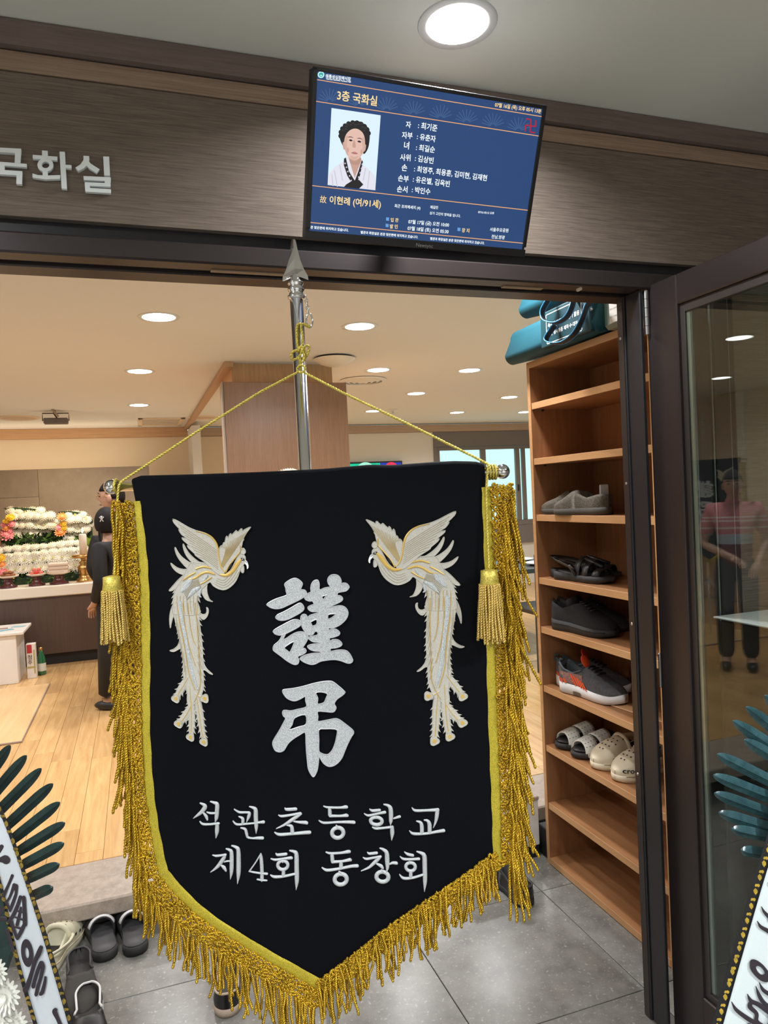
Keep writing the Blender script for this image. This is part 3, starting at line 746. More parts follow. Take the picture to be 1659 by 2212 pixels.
for inn, out, h in ((in_l, out_l, .0032), (in_bl, out_bl, .0036), (in_r, out_r, .0032), (in_br, out_br, .0042)):
    b = MB(); vs = []; n = len(inn)
    for k in range(n):
        for q in range(6):
            t = q/5; rip = .0006*sin(k*2.1+q)+.0004*sin(k*5.3)
            e = 0 if q in (0, 5) else .0014
            wob = 0.9*sin(k*1.7) if q == 0 else 0
            vs.append(bn(inn[k][0]+(out[k][0]-inn[k][0])*t+wob, inn[k][1]+(out[k][1]-inn[k][1])*t, h-.0022+e+(rip if e else 0)))
    fs = [(k*6+q, k*6+q+1, (k+1)*6+q+1, (k+1)*6+q) for k in range(n-1) for q in range(5)]
    b.add(vs, fs); b.build('ribbon_trim', m_gold_rib, ban, True)

# embroidered characters -------------------------------------------------------
def zmap(ox, oy, s):
    def f(pts): return [(ox+p[0]/s, oy+p[1]/s)+tuple(q/s for q in p[2:]) for p in pts]
    return f
def smooth_loop(l, sub=3): return catmull(l, sub, closed=True)
def patch(name, loops, z, h=.0042):
    b = MB(); lp = [smooth_loop(z(l)) for l in loops]
    b.poly(lp, bn, h, .0004, 0, fine=5)
    for l in lp:
        b.tube([bn(x, y, h-.0002) for x, y in l], .00105, 5, closed=True, mi=1)
    return b
z5 = zmap(560, 1220, 7.541); z6 = zmap(560, 1450, 7.541)
G = [[[(130, 640), (200, 590), (300, 545), (445, 495), (440, 430), (432, 370), (415, 320), (440, 285), (500, 245), (560, 220), (610, 222), (660, 250), (700, 290), (705, 320), (690, 360), (680, 400), (740, 408), (768, 440), (772, 475), (730, 520), (670, 560), (580, 605), (450, 665), (370, 700), (280, 712), (200, 695), (160, 670)]],
 [[(275, 845), (310, 805), (400, 765), (520, 700), (620, 640), (670, 620), (705, 645), (730, 690), (722, 735), (660, 785), (560, 840), (480, 880), (400, 900), (330, 895), (285, 870)]],
 [[(235, 1075), (270, 1040), (360, 990), (480, 925), (560, 892), (620, 890), (660, 905), (682, 935), (678, 975), (640, 1010), (560, 1055), (480, 1095), (400, 1130), (330, 1138), (270, 1120), (245, 1095)]],
 [[(235, 1350), (250, 1300), (310, 1250), (350, 1200), (380, 1140), (400, 1128), (428, 1128), (416, 1155), (395, 1210), (450, 1190), (540, 1130), (620, 1095), (690, 1088), (750, 1105), (790, 1140), (798, 1175), (780, 1230), (740, 1300), (710, 1345), (750, 1365), (765, 1395), (755, 1425), (700, 1460), (630, 1490), (648, 1540), (640, 1595), (600, 1620), (540, 1605), (450, 1550), (370, 1485), (290, 1425), (242, 1385)],
  [(415, 1345), (480, 1290), (570, 1245), (560, 1300), (530, 1370), (500, 1418), (460, 1390)]],
 [[(845, 440), (842, 380), (855, 310), (890, 260), (940, 243), (968, 258), (982, 310), (987, 400), (1070, 370), (1160, 350), (1130, 300), (1118, 245), (1135, 195), (1180, 160), (1235, 153), (1290, 170), (1325, 210), (1340, 260), (1337, 298), (1385, 288), (1430, 300), (1465, 340), (1462, 370), (1420, 415), (1340, 432), (1285, 447), (1278, 490), (1320, 495), (1355, 520), (1362, 555), (1330, 590), (1250, 630), (1170, 665), (1120, 692), (1200, 675), (1300, 658), (1370, 665), (1420, 700), (1450, 760), (1440, 830), (1400, 895), (1330, 960), (1260, 1000), (1190, 1022), (1138, 1020), (1133, 1058), (1170, 1045), (1230, 1037), (1280, 1055), (1315, 1095), (1305, 1130), (1260, 1155), (1200, 1175), (1148, 1187), (1156, 1240), (1190, 1215), (1240, 1208), (1300, 1220), (1340, 1255), (1350, 1290), (1320, 1320), (1250, 1345), (1168, 1357), (1168, 1403), (1260, 1385), (1360, 1378), (1430, 1395), (1480, 1445), (1515, 1510), (1525, 1555), (1490, 1590), (1430, 1590), (1350, 1560), (1260, 1540), (1180, 1540), (1100, 1550), (1000, 1570), (920, 1610), (860, 1622), (800, 1610), (720, 1575), (672, 1535), (670, 1515), (700, 1490), (780, 1460), (900, 1437), (1003, 1433), (985, 1407), (900, 1400), (830, 1375), (790, 1335), (802, 1310), (870, 1290), (965, 1277), (965, 1257), (880, 1250), (822, 1215), (804, 1188), (835, 1166), (950, 1140), (950, 1086), (905, 1086), (885, 1122), (838, 1146), (790, 1125), (740, 1075), (702, 1010), (684, 930), (677, 860), (697, 815), (735, 802), (770, 817), (792, 850), (830, 820), (900, 795), (948, 777), (950, 755), (880, 760), (830, 745), (797, 710), (802, 680), (850, 655), (893, 638), (870, 587), (820, 588), (760, 565), (738, 525), (748, 495), (790, 465)],
  [(1022, 512), (1108, 482), (1080, 520), (1045, 568), (1035, 540)], [(1130, 802), (1248, 792), (1208, 838), (1130, 878)], [(837, 935), (882, 905), (938, 887), (938, 963), (872, 993), (852, 960)]]]
b = MB()
for lp in G:
    q = patch('', lp, z5); b.v, b.f, b.m = b.v, b.f, b.m; b.add(q.v, [], 0); k = len(b.v)-len(q.v)
    for f, mi in zip(q.f, q.m): b.f.append(tuple(i+k for i in f)); b.m.append(mi)
b.build('embroidered_character', [m_silver, m_silver_edge], ban)
JO = [[(388, 312), (410, 285), (560, 270), (720, 240), (870, 200), (1010, 170), (1120, 158), (1195, 166), (1285, 230), (1385, 318), (1393, 350), (1340, 400), (1270, 450), (1230, 510), (1228, 545), (1250, 585), (1245, 620), (1215, 660), (1160, 668), (1060, 658), (952, 658), (958, 740), (956, 818), (1050, 810), (1150, 790), (1240, 775), (1305, 792), (1400, 860), (1520, 955), (1537, 1010), (1500, 1070), (1440, 1190), (1390, 1310), (1350, 1410), (1290, 1490), (1210, 1545), (1130, 1555), (1060, 1515), (1010, 1450), (975, 1388), (965, 1480), (950, 1590), (925, 1660), (885, 1718), (840, 1670), (800, 1580), (785, 1460), (770, 1300), (762, 1150), (750, 992), (660, 1030), (560, 1090), (480, 1160), (430, 1240), (400, 1280), (340, 1302), (270, 1280), (235, 1215), (225, 1150), (255, 1080), (330, 960), (400, 830), (435, 752), (400, 715), (385, 660), (402, 628), (440, 625), (520, 635), (620, 615), (768, 577), (757, 480), (750, 407), (680, 440), (600, 472), (530, 465), (450, 420), (400, 350)],
 [(922, 352), (1010, 338), (1108, 367), (1088, 440), (1050, 515), (952, 533), (955, 440)], [(582, 750), (753, 707), (763, 860), (640, 900), (492, 943), (540, 860)], [(972, 957), (1080, 942), (1180, 942), (1268, 962), (1262, 1060), (1235, 1180), (1190, 1290), (1130, 1355), (1080, 1365), (1020, 1345), (972, 1300), (972, 1120)]]
patch('', JO, z6).build('embroidered_character', [m_silver, m_silver_edge], ban)

Z7 = zmap(400, 1720, 5.53); Z8 = zmap(680, 1720, 5.53)
SYL = [
 (Z7, [[(180, 85, 18), (235, 120, 50), (205, 180, 50), (150, 230, 35), (95, 270, 10)], [(210, 195, 15), (245, 240, 40), (262, 280, 25)], [(260, 190, 12), (300, 203, 25), (360, 200, 25)], [(305, 60, 15), (350, 75, 35), (382, 95, 50), (380, 180, 52), (372, 260, 45), (360, 303, 12)], [(172, 308, 12), (210, 340, 28), (300, 338, 26), (380, 325, 30), (400, 325, 30)], [(382, 335, 45), (378, 420, 50), (368, 495, 14)]], []),
 (Z7, [[(590, 148, 12), (650, 185, 28), (730, 188, 26), (768, 197, 34), (760, 240, 40), (738, 298, 12)], [(645, 235, 12), (688, 262, 36), (690, 310, 36)], [(575, 290, 12), (620, 330, 26), (720, 325, 24), (820, 318, 20), (890, 310, 28), (935, 308, 40)], [(772, 118, 14), (820, 138, 36), (842, 165, 48), (845, 260, 52), (850, 360, 44), (850, 435, 10)], [(670, 370, 14), (718, 388, 32), (735, 440, 36), (750, 482, 28), (800, 495, 20), (870, 495, 34), (925, 497, 38)]], []),
 (Z7, [[(1190, 140, 12), (1215, 160, 38), (1320, 155, 40)], [(1115, 225, 10), (1160, 240, 30), (1280, 222, 28), (1375, 207, 34)], [(1385, 212, 26), (1340, 240, 42), (1260, 295, 42), (1180, 345, 28), (1090, 385, 10)], [(1300, 300, 16), (1360, 310, 30), (1430, 315, 42), (1450, 320, 40)], [(1215, 345, 10), (1268, 360, 40), (1280, 430, 48)], [(1070, 430, 12), (1130, 458, 36), (1280, 448, 34), (1430, 435, 42), (1485, 432, 44)]], []),
 (Z7, [[(325, 710, 10), (370, 720, 28), (440, 708, 26), (482, 700, 30)], [(478, 705, 30), (455, 750, 46), (400, 830, 44), (350, 880, 28), (300, 917, 8)], [(425, 825, 14), (460, 855, 44), (485, 890, 24)], [(470, 785, 14), (500, 775, 18), (540, 772, 18)], [(490, 625, 12), (530, 640, 34), (553, 670, 46), (555, 800, 50), (552, 900, 44), (542, 985, 10)], [(560, 585, 14), (610, 605, 36), (636, 640, 48), (640, 780, 54), (638, 920, 50), (628, 1035, 10)]], []),
 (Z7, [[(905, 682, 20), (908, 720, 38), (915, 800, 42), (920, 900, 42), (920, 985, 44)], [(895, 700, 18), (840, 790, 18), (772, 885, 18)], [(770, 885, 16), (850, 902, 20), (980, 918, 26)], [(865, 980, 14), (920, 990, 22), (980, 995, 14)]], []),
 (Z7, [[(1085, 680, 14), (1110, 698, 34), (1205, 690, 36)], [(1028, 740, 12), (1080, 755, 28), (1180, 742, 26), (1260, 735, 38), (1270, 735, 34)], [(1150, 760, 18), (1165, 778, 24)], [(1175, 880, 40), (1175, 930, 44)], [(1022, 930, 10), (1070, 955, 34), (1180, 950, 30), (1310, 922, 26)], [(1250, 645, 14), (1300, 660, 36), (1328, 690, 50), (1332, 830, 54), (1335, 1000, 50), (1328, 1102, 10)]], [(1167, 820, 60, 52, 40)]),
 (Z8, [[(105, 125, 14), (160, 142, 26), (300, 148, 28), (360, 143, 42), (375, 143, 42)], [(175, 160, 42), (180, 230, 46)], [(185, 243, 34), (300, 246, 28), (370, 242, 42), (385, 243, 36)], [(50, 292, 12), (110, 322, 28), (260, 318, 26), (400, 320, 36), (465, 324, 42)], [(255, 355, 16), (270, 373, 24)]], [(273, 445, 68, 60, 48)]),
 (Z8, [[(655, 160, 12), (690, 178, 34), (775, 167, 32)], [(590, 215, 10), (640, 238, 28), (740, 212, 26), (835, 191, 38)], [(735, 240, 20), (740, 258, 24)], [(825, 95, 14), (870, 107, 34), (903, 140, 50), (910, 220, 52), (908, 290, 44), (905, 335, 12)], [(945, 258, 16), (980, 245, 28), (1012, 236, 34)], [(688, 372, 12), (730, 388, 30), (830, 376, 26), (920, 360, 30)], [(922, 365, 46), (925, 440, 48), (918, 512, 14)]], [(735, 300, 68, 45, 44)]),
 (Z8, [[(1160, 128, 12), (1200, 162, 32), (1330, 160, 30), (1440, 155, 40), (1465, 152, 44)], [(1462, 155, 50), (1455, 230, 46), (1440, 300, 30), (1415, 360, 8)], [(1215, 285, 14), (1260, 303, 36), (1276, 345, 46), (1278, 420, 46)], [(1308, 272, 16), (1345, 283, 34), (1368, 325, 48), (1370, 415, 48)], [(1130, 400, 10), (1180, 435, 34), (1330, 432, 28), (1460, 410, 34), (1535, 398, 42)]], []),
 (Z8, [[(135, 665, 14), (190, 682, 28), (310, 680, 28), (390, 670, 40), (410, 669, 40)], [(205, 700, 44), (212, 770, 46)], [(215, 783, 36), (330, 778, 28), (410, 765, 40), (425, 766, 36)], [(312, 790, 44), (314, 850, 48)], [(88, 845, 12), (150, 878, 34), (300, 862, 30), (440, 840, 36), (505, 838, 42)], [(290, 895, 18), (310, 910, 24)]], [(310, 990, 72, 62, 50)]),
 (Z8, [[(628, 675, 12), (655, 692, 32), (738, 681, 34)], [(578, 738, 12), (620, 755, 28), (720, 735, 26), (785, 723, 30)], [(775, 735, 36), (740, 770, 46), (690, 820, 40), (640, 860, 28), (555, 895, 8)], [(740, 808, 20), (790, 835, 42), (812, 858, 26)], [(778, 620, 14), (820, 638, 36), (858, 675, 50), (865, 770, 54), (868, 850, 40), (858, 895, 12)], [(895, 805, 16), (930, 790, 32), (972, 791, 40)], [(795, 878, 16), (808, 893, 26)]], [(808, 965, 72, 60, 50)]),
 (Z8, [[(1070, 652, 10), (1110, 680, 34), (1168, 692, 34)], [(1018, 708, 10), (1060, 738, 30), (1150, 738, 28), (1240, 733, 34)], [(1128, 765, 18), (1140, 778, 24)], [(1145, 890, 42), (1145, 940, 44)], [(1012, 925, 12), (1060, 968, 34), (1170, 958, 28), (1290, 920, 26)], [(1218, 645, 14), (1268, 663, 36), (1306, 700, 52), (1312, 830, 54), (1315, 1000, 48), (1308, 1115, 10)]], [(1143, 830, 56, 50, 40)])]
for zf, sts, rgs in SYL:
    b = MB()
    for k, s in enumerate(sts): b.stroke(zf(s), bn, .0030+.0001*k, .0003)
    for r in rgs: q = zf([r]); q = q[0]; b.ring(q[0], q[1], q[2], q[3], q[4], bn, .0031, .0003)
    b.build('embroidered_syllable', m_thread, ban, True)

# embroidered phoenixes ----------------------------------------------------------
z3 = zmap(770, 1090, 6.636); z4 = zmap(860, 1300, 6.9125)
def phoenix(fn):
    b = MB()
    def pol(z, pts, h, mi=0, sub=3, outline=True):
        l = smooth_loop(z(pts), sub) if sub > 1 else z(pts)
        b.poly([l], fn, h, .0003, mi, fine=6 if mi == 0 else 0)
        if outline: b.tube([fn(x, y, h) for x, y in l], .0007, 4, closed=True, mi=0)
    def st(z, pts, h, mi, h0=.0008): b.stroke(z(pts), fn, h, h0, mi, sub=4)
    # trailing plumes
    for pts in ([(900, 745), (980, 735), (1070, 680), (1150, 610), (1210, 530), (1252, 462), (1258, 500), (1230, 590), (1170, 680), (1090, 750), (1000, 790)],
                [(1090, 765), (1180, 720), (1280, 650), (1340, 580), (1384, 512), (1390, 550), (1350, 650), (1270, 750), (1180, 825), (1100, 820)],
                [(1140, 840), (1250, 840), (1350, 815), (1420, 770), (1460, 747), (1430, 810), (1370, 870), (1300, 905), (1230, 915)],
                [(1240, 930), (1330, 990), (1420, 1080), (1488, 1154), (1430, 1155), (1370, 1115), (1290, 1060)],
                [(860, 1040), (950, 1110), (940, 1190), (900, 1260), (850, 1300), (760, 1317), (810, 1290), (850, 1200), (860, 1120)],
                [(1015, 1440), (1005, 1510), (950, 1580), (890, 1550), (850, 1480), (848, 1420), (875, 1402), (872, 1440), (890, 1490), (940, 1505), (980, 1485)],
                [(1400, 1350), (1450, 1400), (1490, 1500), (1508, 1600), (1504, 1710), (1480, 1640), (1440, 1540), (1405, 1460)]):
        pol(z3, pts, .0022, 0)
    for pts in ([(790, 500), (840, 590), (920, 650), (993, 675), (920, 690), (830, 650), (780, 620)], [(440, 780), (400, 900), (350, 970), (278, 1034), (330, 1022), (400, 970), (450, 950)]):
        pol(z4, pts, .0022, 0)
    # tail
    tl = [(445, -60), (430, 200), (420, 400), (415, 600), (425, 800), (440, 1000), (450, 1200), (500, 1340), (560, 1440), (640, 1480), (720, 1560), (765, 1450), (750, 1300), (790, 1050), (775, 900), (775, 700), (800, 500), (820, 380), (850, 200), (850, -60)]
    pol(z4, tl, .0024, 0)
    def barbs(path, w, z, n, side, L=60, back=0.55):
        P = catmull(path, 8)
        for k in range(n):
            i = int((k+.5)/n*(len(P)-1)); a = P[i]; c = P[min(i+1, len(P)-1)]
            t = Vector((c[0]-a[0], c[1]-a[1])).normalized(); nn = Vector((-t.y, t.x))*side
            ww = w if len(a) < 3 else a[2]/2
            p0 = Vector((a[0], a[1]))+nn*ww*.6-t*L*.75; p1 = Vector((a[0], a[1]))+nn*ww*.6+t*L*.1
            tp = Vector((a[0], a[1]))+nn*(ww+L*.42)+t*L*back
            l = z([tuple(p0), tuple(tp), tuple(p1)]); b.poly([l], fn, .0021, .0003, 0)
    barbs([(470, 150, 90), (460, 500, 90), (465, 800, 90), (480, 1050, 80), (500, 1300, 80)], 45, z4, 13, 1, 75)
    barbs([(815, 100, 70), (790, 350, 60), (770, 550, 50), (745, 750, 60), (750, 950, 60), (760, 1060, 80)], 40, z4, 11, -1, 75)
    barbs([(1000, 1150, 40), (1010, 1250, 40), (1030, 1420, 40), (1020, 1600, 40)], 20, z3, 6, 1, 75)
    barbs([(1370, 1150, 40), (1400, 1280, 40), (1410, 1450, 40)], 20, z3, 4, -1, 75)
    eyes = []
    for path, nb, ey in (([(590, 1380, 120), (570, 1650, 130), (560, 1850, 110), (545, 2010, 90)], 6, (540, 2070)), ([(690, 1250, 120), (705, 1550, 130), (725, 1780, 120), (750, 1930, 100)], 6, (768, 2000)),
                     ([(720, 1090, 90), (800, 1200, 130), (890, 1310, 120), (940, 1380, 80)], 4, (962, 1410)), ([(715, 1530, 80), (790, 1640, 130), (870, 1730, 120), (930, 1780, 80)], 4, (958, 1800)), ([(600, 1340, 70), (540, 1375, 80), (480, 1395, 80)], 0, (452, 1400))):
        b.stroke(z4(path), fn, .0030, .0004, 0, sub=5)
        if nb:
            barbs(path, 0, z4, nb, 1, 70); barbs(path, 0, z4, nb, -1, 70)
        st(z4, [(p[0], p[1], 12) for p in path], .0036, 1, .0026)
        ex, ey_ = ey; pts = []
        for k in range(14):
            a = 2*pi*k/14; r = 66+9*cos(3*a); pts.append((ex+r*cos(a)*1.02, ey_+r*sin(a)*.95))
        pol(z4, pts, .0034, 0, 2)
        pol(z4, [(ex+28*cos(2*pi*k/8)*(.8 if k == 6 else 1), ey_+30*sin(2*pi*k/8)) for k in range(8)], .0040, 1, 2, False)
    # long bands of the tail
    st(z4, [(745, -60, 80), (735, 150, 85), (700, 420, 80), (670, 700, 75), (645, 920, 66), (600, 1130, 60), (560, 1260, 30)], .0040, 2, .002)
    for pts in ([(475, -60, 12), (472, 300, 12), (480, 600, 12), (490, 900, 12), (500, 1150, 12), (560, 1320, 10), (640, 1450, 10)], [(600, -60, 12), (592, 300, 12), (560, 500, 12), (528, 580, 10)], [(688, -60, 12), (682, 250, 12), (640, 600, 12), (560, 900, 10)], [(785, -60, 16), (770, 250, 16), (735, 500, 16), (710, 750, 14), (690, 1000, 14), (610, 1270, 12)]):
        st(z4, pts, .0038, 1, .002)
    # body
    body = [(222, 700), (228, 655), (252, 625), (300, 600), (345, 640), (380, 700), (430, 790), (500, 880), (600, 920), (700, 880), (800, 800), (900, 755), (1000, 745), (1130, 745), (1190, 830), (1245, 930), (1290, 1010), (1370, 1120), (1410, 1250), (1425, 1400), (1410, 1500), (1000, 1500), (1015, 1350), (1000, 1200), (955, 1140), (860, 1060), (805, 1030), (760, 1080), (680, 1125), (590, 1145), (510, 1125), (420, 1060), (360, 980), (320, 880), (300, 810), (262, 780), (232, 745)]
    pol(z3, body, .0026, 0)
    # wings
    pol(z3, [(135, 215), (180, 225), (245, 255), (275, 275), (278, 245), (300, 240), (345, 285), (375, 265), (395, 280), (450, 330), (465, 308), (490, 330), (510, 375), (530, 345), (550, 375), (565, 440), (585, 445), (605, 490), (625, 490), (662, 545), (645, 700), (600, 840), (550, 862), (500, 800), (420, 690), (330, 600), (290, 520), (270, 430), (247, 395), (262, 398), (225, 330), (180, 270)], .0030, 0, 2)
    pol(z3, [(560, 870), (620, 800), (655, 690), (675, 540), (700, 470), (740, 410), (800, 350), (900, 300), (1040, 265), (1180, 210), (1330, 130), (1424, 96), (1400, 160), (1312, 245), (1330, 250), (1275, 330), (1182, 385), (1275, 370), (1240, 420), (1150, 490), (1187, 485), (1160, 530), (1065, 608), (1057, 630), (990, 675), (900, 730), (820, 800), (720, 880), (620, 930)], .0032, 0, 2)
    for k in range(9):                                    # feather ribs
        t = k/8
        st(z3, [(600+30*t, 820-40*t, 9), (430+150*t-30, 560-10*t, 10), (190+440*t, 280+225*t, 8)], .0036, 5, .0026)
        if k < 8: t += .06; st(z3, [(600+30*t, 820-40*t, 5), (430+150*t-30, 560-10*t, 6), (190+440*t, 280+225*t, 5)], .0036, 1, .0026)
    for k in range(10):
        t = k/9
        st(z3, [(700-30*t, 560+280*t, 9), (880+10*t, 440+250*t, 10), (1330-330*t, 170+490*t, 8)], .0039, 5, .0028)
    for k in range(4):
        st(z3, [(330+26*k, 880-28*k, 8), (430+20*k, 1020-34*k, 8), (580, 1110-36*k, 8), (720-10*k, 1060-28*k, 8)], .0033, 5, .0022)
    for k in range(9):
        t = k/8; st(z3, [(960+40*t, 1110-120*t, 8), (1080+60*t, 1180-140*t, 9), (1180+90*t, 1290-160*t, 6)], .0036, 5, .0022)
    for k in range(7):
        st(z3, [(1020+55*k, 1230, 7), (1024+55*k, 1380, 8), (1026+52*k, 1500, 6)], .0034, 5 if k % 2 else 1, .0022)
    for k in range(8):
        st(z4, [(455+10*k, 180+110*k, 6), (440+8*k, 300+110*k, 8), (425+6*k, 390+110*k, 5)], .0032, 5, .0022); st(z4, [(820-12*k, 130+110*k, 6), (825-12*k, 250+110*k, 8), (835-12*k, 340+110*k, 5)], .0032, 5, .0022)
    # gold work
    for pts in ([(560, 880, 14), (620, 812, 26), (655, 700, 28), (680, 540, 30), (715, 445, 30), (790, 362, 26), (900, 307, 22), (1040, 276, 12)],
                [(310, 490, 12), (310, 575, 18), (365, 640, 22), (440, 725, 22), (500, 800, 22), (545, 880, 22)],
                [(300, 700, 36), (360, 765, 70), (430, 860, 60), (530, 925, 56), (630, 920, 34)],
                [(740, 910, 26), (850, 880, 34), (950, 905, 34), (1050, 965, 34), (1150, 985, 24)], [(800, 822, 24), (920, 800, 30), (1040, 832, 26)],
                [(790, 960, 22), (880, 1015, 26), (960, 1050, 26)], [(1060, 890, 22), (1160, 940, 26), (1250, 1000, 18)]):
        st(z3, pts, .0045, 1, .0024)
    pol(z3, [(440, 742), (470, 765), (495, 810), (500, 842), (475, 822), (450, 785)], .0049, 3, 2, False)
    # white breast feathers over the tail root
    for pts in ([(1110, 980, 60), (1180, 1060, 110), (1260, 1150, 60)], [(990, 1110, 50), (1080, 1160, 90), (1180, 1265, 16)], [(850, 930, 30), (900, 990, 50), (950, 1040, 20)], [(960, 1140, 40), (985, 1220, 50), (950, 1250, 10)]):
        st(z3, pts, .0044, 2, .0022)
    # head
    pol(z3, [(222, 590), (232, 548), (262, 525), (285, 540), (305, 575), (285, 612), (250, 618)], .0030, 0, 2)
    pol(z3, [(248, 800), (272, 785), (300, 822), (295, 870), (270, 893), (247, 878)], .0030, 0, 2)
    pol(z3, [(215, 708), (188, 742), (172, 790), (178, 825), (197, 833), (202, 785), (236, 748)], .0036, 4, 2, False)
    pol(z3, [(270+32*cos(2*pi*k/10), 690+19*sin(2*pi*k/10)-8*cos(2*pi*k/10)) for k in range(10)], .0036, 3, 2, False)
    pol(z3, [(268+8*cos(2*pi*k/6), 688+8*sin(2*pi*k/6)) for k in range(6)], .0040, 4, 2, False)
    st(z3, [(205, 738, 8), (226, 722, 8)], .0042, 3, .003)
    return b
def left_map(x, y, h):
    X = (x-330)*2.404; Y = (y-1080)*2.404
    return bn(330+(-.863*X+1465+.09*max(0, Y-500))/2.404, 1080+(Y+40*(1-(Y-60)/1200))/2.404, h)
pm = [m_cream, m_goldst, m_silver, m_ink, m_whitest, m_tan]
phoenix(bn).build('embroidered_phoenix', pm, ban)
phoenix(left_map).build('embroidered_phoenix', pm, ban)

# ------------------------------------------------------------------ fringe: knotted heading and twisted strands
random.seed(11)
def offset_line(out, d):
    """move an outline polyline outwards by d pixels (to the side given by sign)"""
    r = []
    for k, p in enumerate(out):
        a = out[max(k-1, 0)]; c = out[min(k+1, len(out)-1)]; t = Vector((c[0]-a[0], c[1]-a[1])).normalized()
        r.append((p[0]-t.y*d, p[1]+t.x*d))
    return r
head_l = catmull([(287, 1085), (295, 1180), (300, 1300), (303, 1430), (305, 1560), (312, 1700), (324, 1800), (341, 1893)], 8)
head_bl = catmull([(341, 1893), (396, 1953), (458, 2003), (552, 2056), (636, 2104), (703, 2147)], 8)
head_r = catmull([(1061, 1050), (1066, 1180), (1070, 1330), (1074, 1480), (1080, 1640), (1083, 1760), (1085, 1868)], 8)
head_br = catmull([(1085, 1868), (1012, 1922), (910, 1992), (808, 2070), (703, 2147)], 8)
def net(line, sgn, width, name, wfun=None):
    b = MB(); P = resample([Vector((p[0], p[1], 0)) for p in line], 2.0); n = len(P)
    def pt(s, q):
        i = min(max(s, 0), n-1); a = P[max(int(i)-1, 0)]; c = P[min(int(i)+1, n-1)]; t = (c-a).normalized(); w = width if wfun is None else wfun(i/n)
        return P[int(i)].x-t.y*q*w*sgn, P[int(i)].y+t.x*q*w*sgn
    # criss-cross cords
    for row in range(4):
        for ph in (0, 1):
            pts = []
            for k in range(0, n, 2):
                q = (row+.5+.52*sin(k*.36+ph*pi+row*.9))/4
                x, y = pt(k, q); pts.append(bn(x+random.uniform(-.7, .7), y+random.uniform(-.7, .7), .001+.002*(cos(k*.36+ph*pi)+1)*.6+random.uniform(0, .0012)))
            b.cord(pts, .0027, .0075, 4, step=.2)
    # knots
    for k in range(0, n, 5):
        for row in range(5):
            if random.random() < .25: continue
            x, y = pt(k+random.uniform(-2, 2), (row+.2+.6*random.random())/5); c = bn(x, y, .003+random.uniform(0, .002)); a0 = random.uniform(0, 6.28)
            d = RH*cos(a0)+UP*sin(a0); e = RH*-sin(a0)+UP*cos(a0)
            pts = [c+d*.0045*cos(a)+e*.003*sin(a)-FH*.0015*sin(2*a) for a in [i*5.2/9 for i in range(10)]]
            b.cord(pts, .0026, .0065, 4, step=.25)
    o = b.build(name, m_gold, ban, True); o['kind'] = 'stuff'
    return pt, n
wl = lambda t: 46-10*min(1, max(0, (t-.3)/.4))
wr = lambda t: 46-8*min(1, max(0, (t-.5)/.4))
pl, nl = net(head_l, 1, 40, 'fringe_heading', wl)
pbl, nbl = net(head_bl, 1, 36, 'fringe_heading')
prr, nr = net(head_r, -1, 40, 'fringe_heading', wr)
pbr, nbr = net(head_br, 1, 36, 'fringe_heading')
# strand variants, hanging along -Z from the origin, length 1 unit = 0.1 m
variants = []
for v in range(9):
    random.seed(100+v); pts = []; a = random.uniform(-.010, .010); c2 = random.uniform(-.008, .008); f = random.uniform(30, 60)
    Ln = .100
    for k in range(13):
        t = k/12; pts.append((a*t*t+c2*sin(t*pi)*.6+.0012*sin(t*f*.2+v), random.uniform(-.0006, .0006)+.002*sin(t*3+v), -Ln*t))
    b = MB(); b.cord(pts, .0029, .0092, 4, step=.2, phase=v)
    # thicker looped end
    e = Vector(pts[-1]); b.ball(e, (.0027, .0027, .0036), 6, 4)
    me_o = b.build('strand_master', m_gold, None, True); variants.append(me_o.data); bpy.data.objects.remove(me_o)
def strand(p, L, lean, yaw, v):
    o = bpy.data.objects.new('fringe_strand', variants[v % len(variants)]); COL.objects.link(o); o.parent = ban
    o.matrix_parent_inverse = world_of(ban).inverted()
    o.location = p
    m = Matrix.Rotation(-YAW, 3, 'Z') @ Matrix.Rotation(lean, 3, 'Y') @ Matrix.Rotation(yaw, 3, 'Z')
    o.rotation_euler = m.to_euler(); o.scale = (1, 1, L/.1)
random.seed(5); cnt = 0
# left side: strands fall steeply, splaying out a little
side = []
for k in range(150):
    t = (k+random.random())/150; x, y = pl(t*(nl-1), random.uniform(.5, 1.0))
    lean = radians(random.uniform(np.interp(y, [1250, 1420, 1600, 1800], [-2, 3, 2, -3]), np.interp(y, [1250, 1420, 1600, 1800], [6, 21, 17, 6])))
    side.append((x, y, random.uniform(.001, .010), random.uniform(.088, .115), lean))
for k in range(210):
    t = (k+random.random())/210; x, y = prr(t*(nr-1), random.uniform(.4, 1.0))
    lean = -radians(random.uniform(-2, 10)) if y < 1500 else -radians(random.uniform(-2, 13))
    if random.random() < .04: lean = -radians(random.uniform(14, 26))
    side.append((x, y, random.uniform(.001, .012), random.uniform(.088, .118), lean))
for pt_, n_, m_, sg in ((pbl, nbl, 92, 1), (pbr, nbr, 100, -1)):
    for k in range(m_):
        t = (k+random.random())/m_; x, y = pt_(t*(n_-1), random.uniform(.8, 1.0))
        side.append((x, y, random.uniform(-.001, .008), random.uniform(.060, .090), sg*radians(random.uniform(-7, 8))))
order = list(range(len(side))); random.shuffle(order); keep = set(order[:296])
rest_ = MB()
